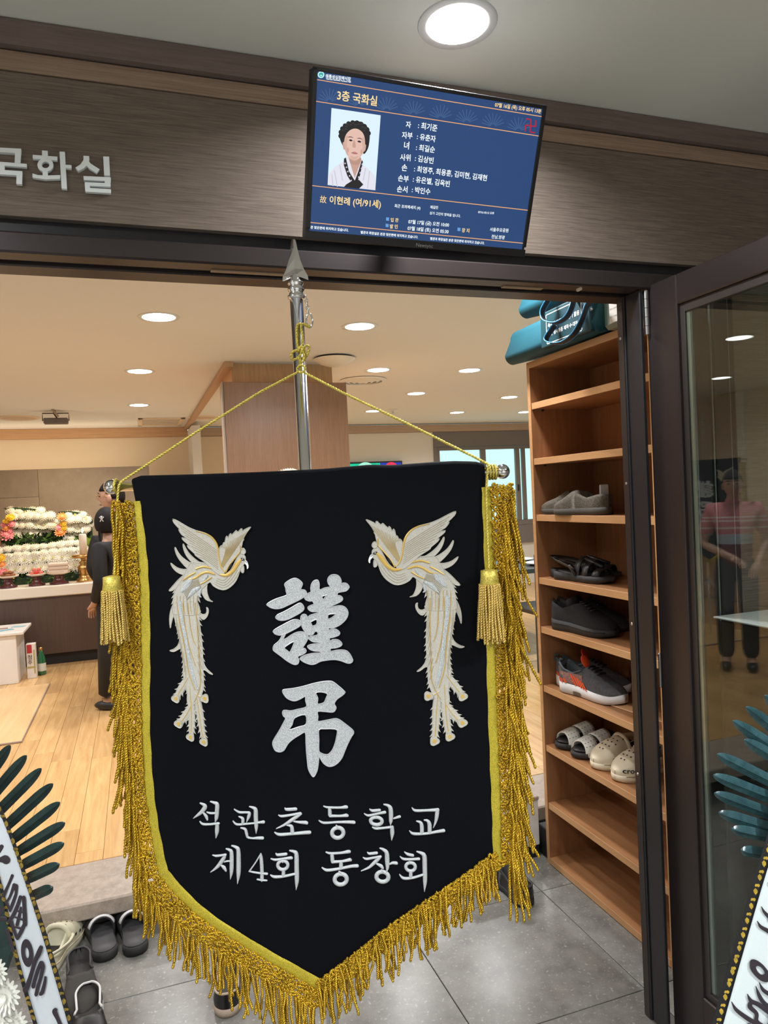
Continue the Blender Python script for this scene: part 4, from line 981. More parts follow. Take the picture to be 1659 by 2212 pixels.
for i_, (x, y, h, L, lean) in enumerate(side):
    p = bn(x, y, h); yaw = random.uniform(0, 6.28)
    if i_ in keep: strand(p, L, lean, yaw, i_)
    else:
        m = Matrix.Translation(p) @ Matrix.Rotation(-YAW, 4, 'Z') @ Matrix.Rotation(lean, 4, 'Y') @ Matrix.Rotation(yaw, 4, 'Z') @ Matrix.Diagonal((1, 1, L/.1, 1)); vm = variants[i_ % len(variants)]
        rest_.add([m @ v.co for v in vm.vertices], [tuple(q.vertices) for q in vm.polygons])
o = rest_.build('fringe_mass', m_gold, ban, True); o['kind'] = 'stuff'

# ------------------------------------------------------------------ gold cord with tassels
cord = thing('hanging_cord', 'gold cord tied to the pole top and both bar ends, with two tassels', 'cord', tuple(at_d(650, 760, BD)))
def cp(px, py, d=-.022): return at_d(px, py, BD+d)
KN = cp(649, 795, .0)
b = MB()
hook = cc - UP*.0125
loop = [hook+RH*.0005-FH*.001, at_d(644, 700, PD-.012), at_d(641, 730, PD-.014), at_d(645, 757, PD-.018)]
b.cord([Vector(p) for p in catmull([tuple(p) for p in loop], 6)], .0027, .011, 5)
loop = [hook+RH*.002-FH*.001, at_d(651, 700, PD-.014), at_d(654, 730, PD-.016), at_d(651, 757, PD-.020)]
b.cord([Vector(p) for p in catmull([tuple(p) for p in loop], 6)], .0027, .011, 5)
def loop_px(pts, d, closed=False):
    return [Vector(p) for p in catmull([tuple(at_d(x, y, PD+d+(q*.004))) for x, y, q in pts], 6)]
for pts in ([(640, 762, 0), (650, 748, -1), (659, 760, 0), (652, 775, 1), (642, 770, 0)], [(652, 758, 0), (638, 757, -1), (629, 765, -1), (632, 777, 0), (645, 772, 0), (652, 760, -1)], [(650, 762, -1), (660, 747, -1), (668, 750, 0), (663, 768, 0), (652, 778, -1)], [(643, 770, -1), (652, 783, -1), (658, 770, -1), (650, 752, -1), (642, 760, -1)], [(648, 775, 0), (649, 790, 0), (652, 800, 0)], [(642, 795, -1), (650, 788, -1), (659, 795, -1), (652, 805, -1), (642, 800, 0), (644, 790, 0)]):
    b.cord(loop_px(pts, -.020), .0027, .011, 5)
b.build('knot', m_cordm, cord, True)
bL = at_d(254, 1049, BD+.002); bR = at_d(1058, 1010, BD+.002)
b = MB(); b.cord([at_d(645, 803, PD-.020), at_d(560, 848, BD+.004), at_d(420, 936, BD), at_d(300, 1015, BD-.001), at_d(262, 1040, BD-.002), at_d(256, 1050, BD-.003), at_d(253, 1090, BD-.003), at_d(250, 1160, BD-.006), at_d(247, 1242, BD-.012)], .0027, .011, 5)
b.build('cord_run', m_cordm, cord, True)
b = MB(); b.cord([at_d(654, 803, PD-.020), at_d(740, 848, BD+.004), at_d(900, 925, BD+.002), at_d(1030, 990, BD), at_d(1055, 1003, BD-.003), at_d(1053, 1020, BD-.006), at_d(1050, 1060, BD-.007), at_d(1052, 1140, BD-.010), at_d(1056, 1230, BD-.014)], .0027, .011, 5)
b.build('cord_run', m_cordm, cord, True)
for k, e in ((0, bL), (1, bR)):
    b = MB()
    c0 = (bl+RH*.014) if k == 0 else (brr-RH*.019)
    for j in range(1 if k == 0 else 3):
        c1 = c0+RH*(.0052*j-.004); pts = [c1+(UP*cos(a)-FH*sin(a))*.0125 for a in [2*pi*i/16 for i in range(17)]]
        b.cord(pts, .0025, .011, 5)
    b.build('bar_wrap', m_cordm, cord, True)
strand_v = []
for v in range(5):
    random.seed(300+v); b = MB(); b.cord([(random.uniform(-.0005, .0005), .001*sin(k*.5+v), -.01*k) for k in range(10)], .0027, .0080, 4, step=.2, phase=v)
    oo = b.build('s', m_gold_pale, None, True); strand_v.append(oo.data); bpy.data.objects.remove(oo)
for tx, ty, bot, wd_ in ((241, 1246, 1385, .030), (1056, 1232, 1382, .030)):
    cpos = at_d(tx, ty, BD-.020); cb = at_d(tx, ty+28, BD-.020)
    ts = bpy.data.objects.new('tassel', None); COL.objects.link(ts); ts.location = cpos; ts.parent = cord; ts.matrix_parent_inverse = world_of(cord).inverted()
    T = Matrix.Translation((cpos.x, cpos.y, 0)); b = MB()
    b.lathe([(.006, cpos.z+.002), (.0145, cpos.z), (.0150, (cpos.z+cb.z)/2), (.0165, cb.z), (.015, cb.z-.003)], 24, T); b.build('tassel_cap', m_cordm, ts, True)
    zl = cb.z-at_d(tx, bot, BD-.02).z; random.seed(int(tx))
    for k in range(46):
        a = 2*pi*k/23+(.13 if k >= 23 else 0); r0 = .0165 if k < 23 else .010
        p = Vector((cpos.x+r0*cos(a), cpos.y+r0*sin(a), cb.z-.001))
        o = bpy.data.objects.new('tassel_strand', strand_v[k % 5]); COL.objects.link(o); o.parent = ts; o.matrix_parent_inverse = world_of(ts).inverted()
        o.location = p; tl = radians(random.uniform(1.5, 5)); o.rotation_euler = (Matrix.Rotation(a, 3, 'Z') @ Matrix.Rotation(-tl, 3, 'Y')).to_euler()
        o.scale = (1, 1, zl/.09*random.uniform(.93, 1.06))
# ------------------------------------------------------------------ monitor
MC = Vector((.6099, 1.3835, 2.1643))
MR = Matrix(((0.9997, -0.0194, 0.0115), (0.0222, 0.9299, -0.3671), (-0.0036, 0.3673, 0.9301)))
MX, MN, MZ = MR.col[0].copy(), MR.col[1].copy(), MR.col[2].copy()
for q in (MX, MN, MZ): q.normalize()
mon = thing('monitor', 'wall display with dark blue notice, portrait and names, tilted down over the doorway', 'monitor', MC)
TM = Matrix((MX, MN, MZ)).transposed().to_4x4(); TM.translation = MC
m_bezel = mat('monitor_bezel', (0.018, 0.018, 0.020), 0.35)
def emis(name, col, s): return mat('screen_'+name, (0, 0, 0), 0.35, emit=s, emcol=col, spec=0.3)
b = MB(); hw, hh = .2544, .1512
b.cbox(-hw, hw, .004, .030, -hh, hh, .003, T=TM)
b.cbox(-hw+.05, hw-.05, .030, .055, -hh+.04, hh-.03, .008, T=TM); b.build('housing', m_bezel, mon)
b = MB(); scr = (-hw+.0083, hw-.0083, -hh+.0152, hh-.0074)
b.cbox(-hw, hw, -.001, .004, hh-.0074, hh, .001, T=TM); b.cbox(-hw, hw, -.0012, .004, -hh, -hh+.0152, .001, T=TM)
b.cbox(-hw, -hw+.009, -.001, .0041, -hh+.02, hh-.001, .001, T=TM); b.cbox(hw-.009, hw, -.001, .0041, -hh+.02, hh-.001, .001, T=TM); b.build('bezel', m_bezel, mon)
MB().box(scr[0], scr[1], .0018, .003, scr[2], scr[3], T=TM).build('screen', emis('blue', (.024, .058, .160), 1.0), mon)
def mp_local(px, py):
    d = ray(px, py); t = (MC-CP).dot(MN)/d.dot(MN); v = CP+d*t-MC; return v.dot(MX), v.dot(MZ)
zM = zmap(650, 120, 2.9625)
def mfn(x, y, h):                    # zoom pixel to a point just in front of the screen
    u, w = mp_local(x, y); return MC + MX*u + MZ*w - MN*(h-.0016)
def mtext(mb, s, a, c, bold=0.012, mi=0, h=.0006, hs=1.0):
    (ax, ay), (cx, cy) = zM([a, c]); pa, pc = mfn(ax, ay, h), mfn(cx, cy, h)
    d = (pc-pa).normalized(); put_text(mb, s, pa, pc, (d.cross(MN))*(-1) if (d.cross(MN)).z < 0 else d.cross(MN), bold, mi, hscale=hs)
for s, a, c, bo in (("태릉성심장례식장", (160, 140), (320, 160), .02), ("Taerung Sungsim Funeral Hall", (160, 152), (320, 173), .02),
                ("자", (672, 457), (705, 460), .015), (": 최기준", (750, 462), (872, 483), .015), ("자부", (647, 525), (715, 530), .015), (": 유춘자", (743, 533), (862, 551), .015),
                ("녀", (660, 592), (692, 596), .015), (": 최길순", (737, 603), (857, 620), .015), ("사위", (635, 667), (702, 672), .015), (": 김상빈", (730, 672), (848, 690), .015),
                ("손", (645, 733), (680, 737), .015), (": 최영주, 최용훈, 김미현, 김재현", (725, 740), (1190, 800), .015), ("손부", (622, 800), (690, 807), .015), (": 유은별, 김옥빈", (717, 806), (952, 838), .015),
                ("손서", (615, 870), (682, 875), .015), (": 박인수", (710, 873), (828, 888), .015),
                ("최근 조의메세지 (4)", (600, 970), (765, 985), .015), ("채길민", (828, 978), (878, 981), .015), ("삼가 고인의 명복을 빕니다.", (825, 1015), (1022, 1035), .01), ("07/16 03:13 오후", (1135, 1008), (1237, 1016), .015),
                ("07월 17일 (금) 오전 10:00", (688, 1073), (948, 1095), .015), ("07월 18일 (토) 오전 05:30", (683, 1115), (945, 1138), .015), ("서울추모공원", (1210, 1122), (1328, 1130), .01), ("전남,영광", (1220, 1168), (1305, 1175), .01),
                ("관 맞은편에 위치하고 있습니다.", (62, 1106), (305, 1126), .02), ("별관과 화장실은 본관 맞은편에 위치하고 있습니다.", (383, 1138), (750, 1170), .02), ("별관과 화장실은 본관 맞은편에 위치하고 있습니다.", (828, 1178), (1175, 1208), .02)):
    W_ = MB(); mtext(W_, s, a, c, bo); W_.build('text_line', emis('white', (.86, .93, .95), 1.0), mon)
for s, a, c in (("3층 국화실", (232, 278), (487, 318)), ("07월 16일 (목) 오후 05시 13분", (1242, 325), (1538, 368)), ("입 관", (575, 1062), (625, 1064)), ("발 인", (570, 1104), (620, 1106)), ("장 지", (1030, 1128), (1078, 1132))):
    W_ = MB(); mtext(W_, s, a, c, .016); W_.build('gold_text_line', emis('gold', (.92, .66, .30), 1.0), mon)
W_ = MB(); mtext(W_, "故", (122, 938), (164, 942), 0.0); mtext(W_, "이현례 (여/91세)", (184, 944), (512, 972), .016)
W_.build('gold_text_line', emis('gold', (.92, .66, .30), 1.0), mon)
W_ = MB()
for a, c in (((102, 153), (1553, 392)), ((97, 292), (1532, 516)), ((72, 832), (1462, 991)), ((62, 1068), (1430, 1202))):
    W_.stroke([p+(1.7,) for p in zM([a, c])], mfn, .0004, .0004, sub=1, smooth=False, dome=False)
W_.build('rule_line', emis('orange', (.72, .36, .16), 1.0), mon)
W_ = MB()
for cx, cy in ((185, 297), (372, 325), (550, 352), (722, 378), (895, 403), (1062, 430), (1230, 455), (1395, 482)):
    for k in range(9):
        a = radians(20+17.5*k); r0, r1 = 16, 88*(.8+.2*sin(a))
        W_.stroke([p+(1.7,) for p in zM([(cx-r0*cos(a), cy-r0*sin(a)), (cx-r1*cos(a), cy-r1*sin(a))])], mfn, .0002, .0002, sub=1, smooth=False, dome=False)
W_.build('fan_motif', emis('fan', (.050, .105, .235), 1.0), mon)
W_ = MB()
for x, y in ((547, 1035), (544, 1076), (1004, 1101)): W_.poly([zM([(x, y), (x+19, y+2), (x+18, y+23), (x-1, y+21)])], mfn, .0004, .0004)
W_.build('square_mark', emis('square', (.12, .30, .62), 1.0), mon)
W_ = MB()
def seg(*pts): W_.stroke([p+(2.9,) for p in zM(pts)], mfn, .0004, .0004, sub=1, smooth=False, dome=False)
cx, cy, a_ = 1471, 449, 32; ux, uy = Vector((1, .16)), Vector((-.06, 1))
def S(i, j): q = Vector((cx, cy))+ux*(i*a_)+uy*(j*a_*1.25); return (q.x, q.y)
seg(S(-1, 0), S(1, 0)); seg(S(0, -1), S(0, 1)); seg(S(-1, 0), S(-1, 1)); seg(S(1, 0), S(1, -1)); seg(S(0, -1), S(-1, -1)); seg(S(0, 1), S(1, 1))
W_.build('temple_symbol', emis('red', (.36, .02, .045), 1.0), mon)
W_ = MB(); c0 = zM([(130, 122)])[0]
for r0, r1, mi in ((7.2, 0, 0), (5.0, 0, 1)):
    W_.poly([[(c0[0]+r0*cos(2*pi*k/18), c0[1]+r0*sin(2*pi*k/18)) for k in range(18)]], mfn, .0003+.0002*mi, .0003+.0002*mi, mi)
W_.poly([[(c0[0]-3, c0[1]+.5), (c0[0]+3, c0[1]+1.2), (c0[0]+1.5, c0[1]+3), (c0[0]-1.5, c0[1]+2.8)]], mfn, .0007, .0007, 0)
W_.build('hall_logo', [emis('logo', (.50, .85, .82), 1.0), emis('logo_in', (.05, .35, .36), 1.0)], mon)
# portrait picture on the screen
def P(mb, pts, h, mi, sm=True):
    l = zM(pts); l = catmull(l, 4, True) if sm else l; mb.poly([l], mfn, h, h, mi)
def ell(cx, cy, rx, ry, n=20): return [(cx+rx*cos(2*pi*k/n), cy+ry*sin(2*pi*k/n)+.12*rx*cos(2*pi*k/n)) for k in range(n)]
W_ = MB()
P(W_, [(197, 335), (512, 382), (477, 862), (172, 828)], .0003, 0, False)
P(W_, [(172, 826), (178, 760), (215, 715), (270, 678), (300, 640), (385, 655), (400, 700), (445, 735), (476, 775), (478, 862)], .0004, 1, False)
P(W_, [(268, 575), (250, 530), (252, 490), (280, 450), (325, 424), (370, 420), (415, 445), (440, 495), (440, 545), (430, 595), (405, 630), (380, 600), (300, 590), (285, 605)], .0005, 2)
for k in range(11): a = pi*(.98-.096*k*1.02)+pi*.05; P(W_, ell(345+88*cos(a), 508-78*sin(a), 17, 17, 8), .00052, 2)
P(W_, [(296, 600), (380, 615), (388, 700), (345, 790), (310, 740)], .0006, 3, False)
P(W_, [(277, 560), (290, 505), (325, 472), (365, 470), (400, 500), (412, 555), (405, 610), (380, 650), (350, 668), (320, 660), (290, 625)], .0007, 4)
P(W_, [(268, 560), (280, 555), (284, 600), (273, 595)], .00072, 3); P(W_, [(407, 575), (418, 572), (414, 605), (403, 612)], .00072, 3)
for pts in ([(298, 523), (318, 517), (338, 526), (318, 524)], [(358, 530), (378, 526), (396, 537), (378, 533)]): P(W_, pts, .0008, 5)
for pts in ([(308, 541), (320, 536), (332, 544), (320, 549)], [(362, 549), (375, 544), (388, 553), (375, 557)]): P(W_, pts, .0008, 2)
P(W_, [(338, 545), (346, 546), (352, 583), (343, 590), (330, 582)], .0008, 3)
P(W_, [(322, 622), (345, 616), (366, 628), (345, 632)], .0008, 6); P(W_, [(300, 590), (308, 598), (304, 620), (298, 608)], .0008, 3); P(W_, [(388, 600), (382, 612), (384, 628), (392, 618)], .0008, 3)
P(W_, [(290, 640), (302, 640), (345, 785), (392, 660), (400, 672), (360, 800), (330, 800), (282, 672)], .0009, 1, False)
P(W_, [(276, 660), (288, 652), (308, 740), (345, 800), (330, 822), (298, 770), (275, 700)], .001, 2, False); P(W_, [(390, 668), (398, 680), (378, 770), (350, 830), (330, 825), (350, 790), (372, 730)], .001, 2, False)
P(W_, [(290, 825), (330, 800), (372, 795), (400, 825), (372, 852), (330, 848), (275, 842)], .0011, 2, False)
P(W_, [(277, 560), (286, 520), (300, 515), (296, 580), (306, 640), (290, 625)], .00074, 7); P(W_, [(412, 555), (402, 520), (392, 540), (394, 600), (378, 648), (405, 612)], .00074, 7)
P(W_, [(318, 640), (345, 648), (372, 642), (350, 666), (325, 660)], .00074, 7); P(W_, [(300, 655), (345, 678), (385, 655), (380, 690), (345, 700), (306, 680)], .00062, 8)
for a_, c_ in (((215, 735), (235, 840)), ((250, 700), (268, 800)), ((440, 740), (428, 850)), ((415, 720), (400, 800)), ((200, 760), (205, 835))):
    W_.stroke([p+(2.0,) for p in zM([a_, c_])], mfn, .00045, .00045, 9, sub=1, smooth=False, dome=False)
for x, y in ((283, 690), (292, 715), (300, 742), (312, 770), (322, 800), (393, 695), (388, 722), (380, 750), (370, 778)):
    P(W_, [(x-4, y-4), (x+4, y-5), (x+5, y+4), (x-4, y+5)], .00105, 9, False)
for k in range(26):
    a = 2*pi*k/26; r_ = 55+22*((k*7) % 5)/5; x, y = 345+1.15*r_*cos(a), 505+r_*.9*sin(a)-10
    if y < 492: W_.stroke([p+(.9,) for p in zM([(x-7, y), (x, y-5), (x+7, y+1)])], mfn, .00056, .00056, 10, sub=3, dome=False)
W_.build('portrait_picture', [emis('pbg', (.62, .76, .86), 1.0), emis('pcloth', (.66, .66, .74), 1.0), emis('phair', (.020, .018, .020), 1.0), emis('pskin2', (.50, .30, .24), 1.0), emis('pskin', (.66, .44, .37), 1.0), emis('pbrow', (.16, .10, .09), 1.0), emis('plip', (.40, .16, .15), 1.0), emis('pskin3', (.56, .36, .29), 1.0), emis('pskin4', (.42, .25, .20), 1.0), emis('pfold', (.50, .50, .58), 1.0), emis('phair2', (.075, .065, .065), 1.0)], mon)
W_ = MB(); pa, pc = zM([(735, 1222), (842, 1231)]); f2 = lambda p: mfn(p[0], p[1], .0031)
put_text(W_, "Newsync", f2(pa), f2(pc), MZ, .0); W_.build('bezel_lettering', mat('bezel_print', (.45, .45, .46), .5), mon)
# wall bracket
b = MB(); b.tube([MC+MN*.05, Vector((MC.x, WY+.0, MC.z+.03))], .022, 12); b.cbox(MC.x-.06, MC.x+.06, WY-.012, WY, MC.z-.05, MC.z+.10, .003); b.build('wall_bracket', m_frame_dark, mon)

# ------------------------------------------------------------------ room sign on the veneer
m_sign = mat('sign_white_acrylic', (.90, .96, .97), .4)
sign = thing('room_sign', 'raised white letters of the room name on the dark veneer panel', 'sign', tuple(at_y(110, 370, WY)))
zs = zmap(0, 0, 2.4397); sfn = lambda x, y, h: at_y(x, y, WY-.008) + Vector((0, -h, 0))
SG = [[[(-70, 776), (112, 786), (112, 810), (-72, 800)], [(80, 800), (112, 800), (108, 862), (78, 860)], [(-90, 848), (142, 866), (141, 884), (-90, 866)], [(-5, 868), (25, 870), (25, 905), (-5, 903)], [(-70, 893), (118, 905), (117, 928), (-70, 917)], [(88, 915), (118, 915), (116, 974), (87, 972)]],
      [[(222, 795), (252, 797), (252, 830), (222, 828)], [(173, 818), (303, 828), (302, 848), (173, 838)], [(225, 900), (252, 902), (252, 935), (225, 933)], [(172, 917), (200, 925), (240, 928), (318, 925), (317, 945), (240, 948), (172, 938)], [(314, 802), (342, 803), (353, 998), (325, 996)], [(346, 871), (377, 873), (376, 891), (347, 889)]],
      [[(440, 823), (470, 825), (470, 850), (462, 870), (440, 890), (412, 903), (398, 885), (425, 868), (440, 845)], [(462, 846), (480, 866), (525, 894), (510, 914), (470, 890), (452, 868)], [(544, 827), (575, 828), (580, 928), (549, 926)], [(440, 930), (584, 937), (584, 957), (441, 950)], [(551, 950), (582, 952), (583, 986), (553, 984)], [(447, 962), (583, 969), (583, 986), (447, 980)], [(447, 976), (474, 977), (475, 1006), (449, 1005)], [(449, 992), (585, 1000), (584, 1021), (450, 1013)]]]
for k, parts in enumerate(SG):
    b = MB()
    for j, p in enumerate(parts): b.poly([zs(p)], sfn, .002+.00015*j, -.006 if j else -.008)
    if k == 1:
        o_ = [(240+42*cos(2*pi*i/28), 872+36*sin(2*pi*i/28)) for i in range(28)]; n_ = [(241+20*cos(2*pi*i/28), 872+17*sin(2*pi*i/28)) for i in range(28)]
        b.poly([zs(o_), zs(n_)], sfn, .0028, -.006)
    b.build('letter', m_sign, sign)

# ------------------------------------------------------------------ shoe shelf
SX, SY0, SY1, SZ, SD = 1.488, 1.785, 2.512, 1.992, .285
sh = thing('shoe_shelf', 'tall open cherry wood shoe shelf with eight tiers beside the door post', 'shelf', (SX+SD/2, (SY0+SY1)/2, 0))
T_ = .020
MB().box(SX, SX+SD, SY1-T_, SY1, .0, SZ-.002).build('side_panel', m_shelf, sh); MB().box(SX, SX+SD, SY0, SY0+T_, .0, SZ-.002).build('side_panel', m_shelf, sh)
MB().box(SX+SD-.008, SX+SD, SY0+T_, SY1-T_, .01, SZ-.0245).build('back_panel', m_shelf, sh)
b = MB(); b.cbox(SX-.002, SX-.0003, SY1-T_, SY1, 0, SZ-.0248, .0006); b.cbox(SX-.002, SX-.0003, SY0, SY0+T_, 0, SZ-.0248, .0006); b.build('edge_banding', m_shelf_edge, sh)
LEV = [.027, .249, .480, .718, .952, 1.146, 1.394, 1.614, 1.831, SZ]
for i, z in enumerate(LEV):
    y0, y1 = (SY0, SY1) if i == 9 else (SY0+T_+.001, SY1-T_-.001)
    MB().box(SX+(0 if i in (0, 9) else .004), SX+SD-(.009 if i < 9 else 0), y0, y1, z-.024, z).build('shelf_board', m_shelf_h, sh)
    bb = MB(); bb.cbox(SX-.002+(0 if i in (0, 9) else .004), SX-.0003+(0 if i in (0, 9) else .004), y0, y1, z-.0245, z+.0003, .0006); bb.build('edge_banding', m_shelf_edge, sh)
for i in (6, 7, 8):
    b = MB(); b.tube([Vector((SX+.05, SY1-T_, LEV[i]-.028)), Vector((SX+.05, SY1-T_-.008, LEV[i]-.028))], .004, 8); b.build('shelf_pin', m_black_rub, sh)
b = MB(); p0 = at_z(1352, 1528, LEV[3]+.004)
TT = Matrix.Translation((1.60, 2.02, LEV[3])) @ Matrix.Rotation(radians(8), 4, 'Z')
b.cbox(-.035, .035, -.13, .13, .0005, .0045, .002, T=TT)
tag(b.build('wood_strip', m_shelf_edge), 'thin loose wood strip lying on the shelf beside the orange sneakers', 'board')

# ------------------------------------------------------------------ teal storage bags on top
m_teal = mat('teal_fabric', (.008, .066, .090), .6, bump=.3, bscale=700, spec=.25)
m_teal2 = mat('teal_panel', (.007, .045, .058), .5, spec=.3)
m_strap = mat('black_webbing', (.012, .013, .018), .6); m_strap_edge = mat('blue_piping', (.02, .24, .52), .45)
m_print = mat('white_print', (.80, .83, .80), .5)
def bag(name, label, x0, y0, y1, z0, h, d, txt, roll):
    t = thing(name, label, 'bag', (x0+d/2, (y0+y1)/2, z0))
    # rounded case: front faces -X, ends at y0 / y1
    b = MB(); prof = []
    r = h*.42
    for cx, cz, a0 in ((d-r*.6, r, -90), (d-r*.6, h-r, 0), (r, h-r*1.0, 90), (r*.35, r*.5, 180)):
        rr = r*.5 if a0 == 180 else r*.6
        for k in range(6): a = radians(a0+90*k/5); prof.append((cx+rr*cos(a) if a0 != 180 else r*.5+rr*cos(a), cz+rr*sin(a) if a0 not in (180,) else rr+rr*sin(a)))
    pts2 = [(x, z) for x, z in prof]; n = len(pts2); vs = []
    for y in (y0, y0+.01, y1-.01, y1):
        k = .93 if y in (y0, y1) else 1
        for x, z in pts2: vs.append(Vector((x0+d/2+(x-d/2)*k, y, z0+h/2+(z-h/2)*k)))
    zmin = min(v.z for v in vs)
    vs = [v+UP*(z0+.001-zmin) for v in vs]
    fs = [(i*n+k, i*n+(k+1) % n, (i+1)*n+(k+1) % n, (i+1)*n+k) for i in range(3) for k in range(n)]
    fs += [tuple(range(n))[::-1], tuple(3*n+k for k in range(n))]
    b.add(vs, fs); b.build('case', m_teal, t, True)
    xf = min(v.x for v in vs)
    return t, xf
# front bag, printed panel faces the doorway
BZ = SZ; BX = 1.42
t, xf = bag('storage_bag', 'long teal storage bag with printed white frame, front one on the shoe shelf', BX, 1.975, 2.57, BZ, .165, .20, 1, 0)
fx = xf-.004
b = MB(); b.cbox(fx, xf+.05, 1.985, 2.285, BZ+.006, BZ+.132, .004); b.build('front_panel', m_teal2, t)
b = MB(); y0, y1, z0, z1 = 2.03, 2.245, BZ+.015, BZ+.120
for a0, a1, c0, c1 in ((y0, y1, z0, z0+.003), (y0, y1, z1-.003, z1), (y0, y0+.003, z0, z1), (y1-.003, y1, z0, z1)): b.box(fx-.0006, fx+.001, a0, a1, c0, c1)
put_text(b, "축하기 근조기 단체기 활용", (fx-.0008, y1-.012, BZ+.072), (fx-.0008, y0+.012, BZ+.072), (0, 0, 1), .012)
put_text(b, "전문 행사용품 제작·수·대여", (fx-.0008, y1-.012, BZ+.042), (fx-.0008, y0+.025, BZ+.042), (0, 0, 1), .012)
b.build('printed_frame', m_print, t)
def strap_loop(parent, pts, w):
    P = [Vector(p) for p in catmull(pts, 6)]
    b = MB(); vs = []; n = len(P)
    for i, p in enumerate(P):
        tn = (P[min(i+1, n-1)]-P[max(i-1, 0)]).normalized(); sd = Vector((1, .15, -.25)); sd = (sd-tn*sd.dot(tn)).normalized(); nn = tn.cross(sd)
        for u, h in ((-1, -1), (1, -1), (1, 1), (-1, 1)): vs.append(p+sd*w*u*.5+nn*.0012*h)
    fs = [(i*4+k, i*4+(k+1) % 4, (i+1)*4+(k+1) % 4, (i+1)*4+k) for i in range(n-1) for k in range(4)]
    b.add(vs, fs); b.build('handle', m_strap, parent)
    for sg in (-1, 1):
        e = MB(); out = []
        for i, p in enumerate(P):
            tn = (P[min(i+1, n-1)]-P[max(i-1, 0)]).normalized(); sd = Vector((1, .15, -.25)); sd = (sd-tn*sd.dot(tn)).normalized(); out.append(p+sd*w*.5*sg)
        e.tube(out, .0020, 6); e.build('handle_piping', m_strap_edge, parent, True)
def B(px, py, dx=0.0): return tuple(at_x(px, py, fx-.02+dx))
strap_loop(t, [B(1201, 702, .018), B(1195, 708, 0), B(1180, 732, -.012), B(1190, 741, -.02), B(1215, 740, -.022), B(1240, 722, -.02), B(1258, 690, -.01), B(1268, 662, .005), B(1276, 655, .02)], .020)
b = MB()
for px, py in ((1202, 706), (1277, 668)):
    c0 = at_x(px, py, fx-.003); b.ball(c0, .006, 10, 6)
b.build('rivet', m_steel, t)
# rear bag
t, xf2 = bag('storage_bag', 'teal storage bag behind the printed one, its end cap pointing into the room', BX+.03, 1.94, 2.50, BZ+.168, .17, .20, 0, 0)
fx2 = xf2-.003
b = MB(); b.cbox(fx2, xf2+.04, 1.98, 2.28, BZ+.176, BZ+.30, .004); b.build('front_panel', m_teal2, t)
b = MB()
for a0, a1, c0, c1 in ((2.03, 2.245, BZ+.187, BZ+.190), (2.242, 2.245, BZ+.187, BZ+.29), (2.03, 2.033, BZ+.187, BZ+.29), (2.03, 2.245, BZ+.287, BZ+.29)): b.box(fx2-.0006, fx2+.001, a0, a1, c0, c1)
b.build('printed_frame', m_print, t)
def B2(px, py, dx=0.0): return tuple(at_x(px, py, fx-.035+dx))
strap_loop(t, [B2(1190, 630, .04), B2(1184, 648, .01), B2(1172, 672, 0), B2(1175, 690, -.006), B2(1188, 697, -.008), B2(1205, 697, -.008), B2(1225, 684, 0), B2(1236, 662, .01), B2(1240, 640, .03)], .020)
# clear bag with a paper leaflet
t = thing('clear_pouch', 'clear plastic pouch with a white printed leaflet at the right end of the bags', 'pouch', (BX+.09, 1.91, BZ))
b = MB(); b.cbox(BX+.03, BX+.18, 1.84, 1.968, BZ+.001, BZ+.16, .012); b.build('pouch', mat('cloudy_plastic', (.10, .17, .165), .15, spec=.8), t)
b = MB(); b.cbox(BX+.022, BX+.0245, 1.855, 1.922, BZ+.012, BZ+.155, .0005); b.build('leaflet', mat('leaflet_paper', (.60, .58, .53), .7), t)
b = MB()
for k, (a, c, s) in enumerate(((1.918, 1.867, "■ 보관 시 주의사항"), (1.918, 1.861, "■ 물에 젖지 않게 하세요"), (1.918, 1.859, "세탁 시 손세탁하며"), (1.918, 1.861, "접어서 보관하지 마세요"), (1.918, 1.878, "문의 고객센터"))):
    put_text(b, s, (BX+.0215, a, BZ+.128-.025*k), (BX+.0215, c, BZ+.128-.025*k), (0, 0, 1), .0)
b.build('leaflet_print', m_ink, t)

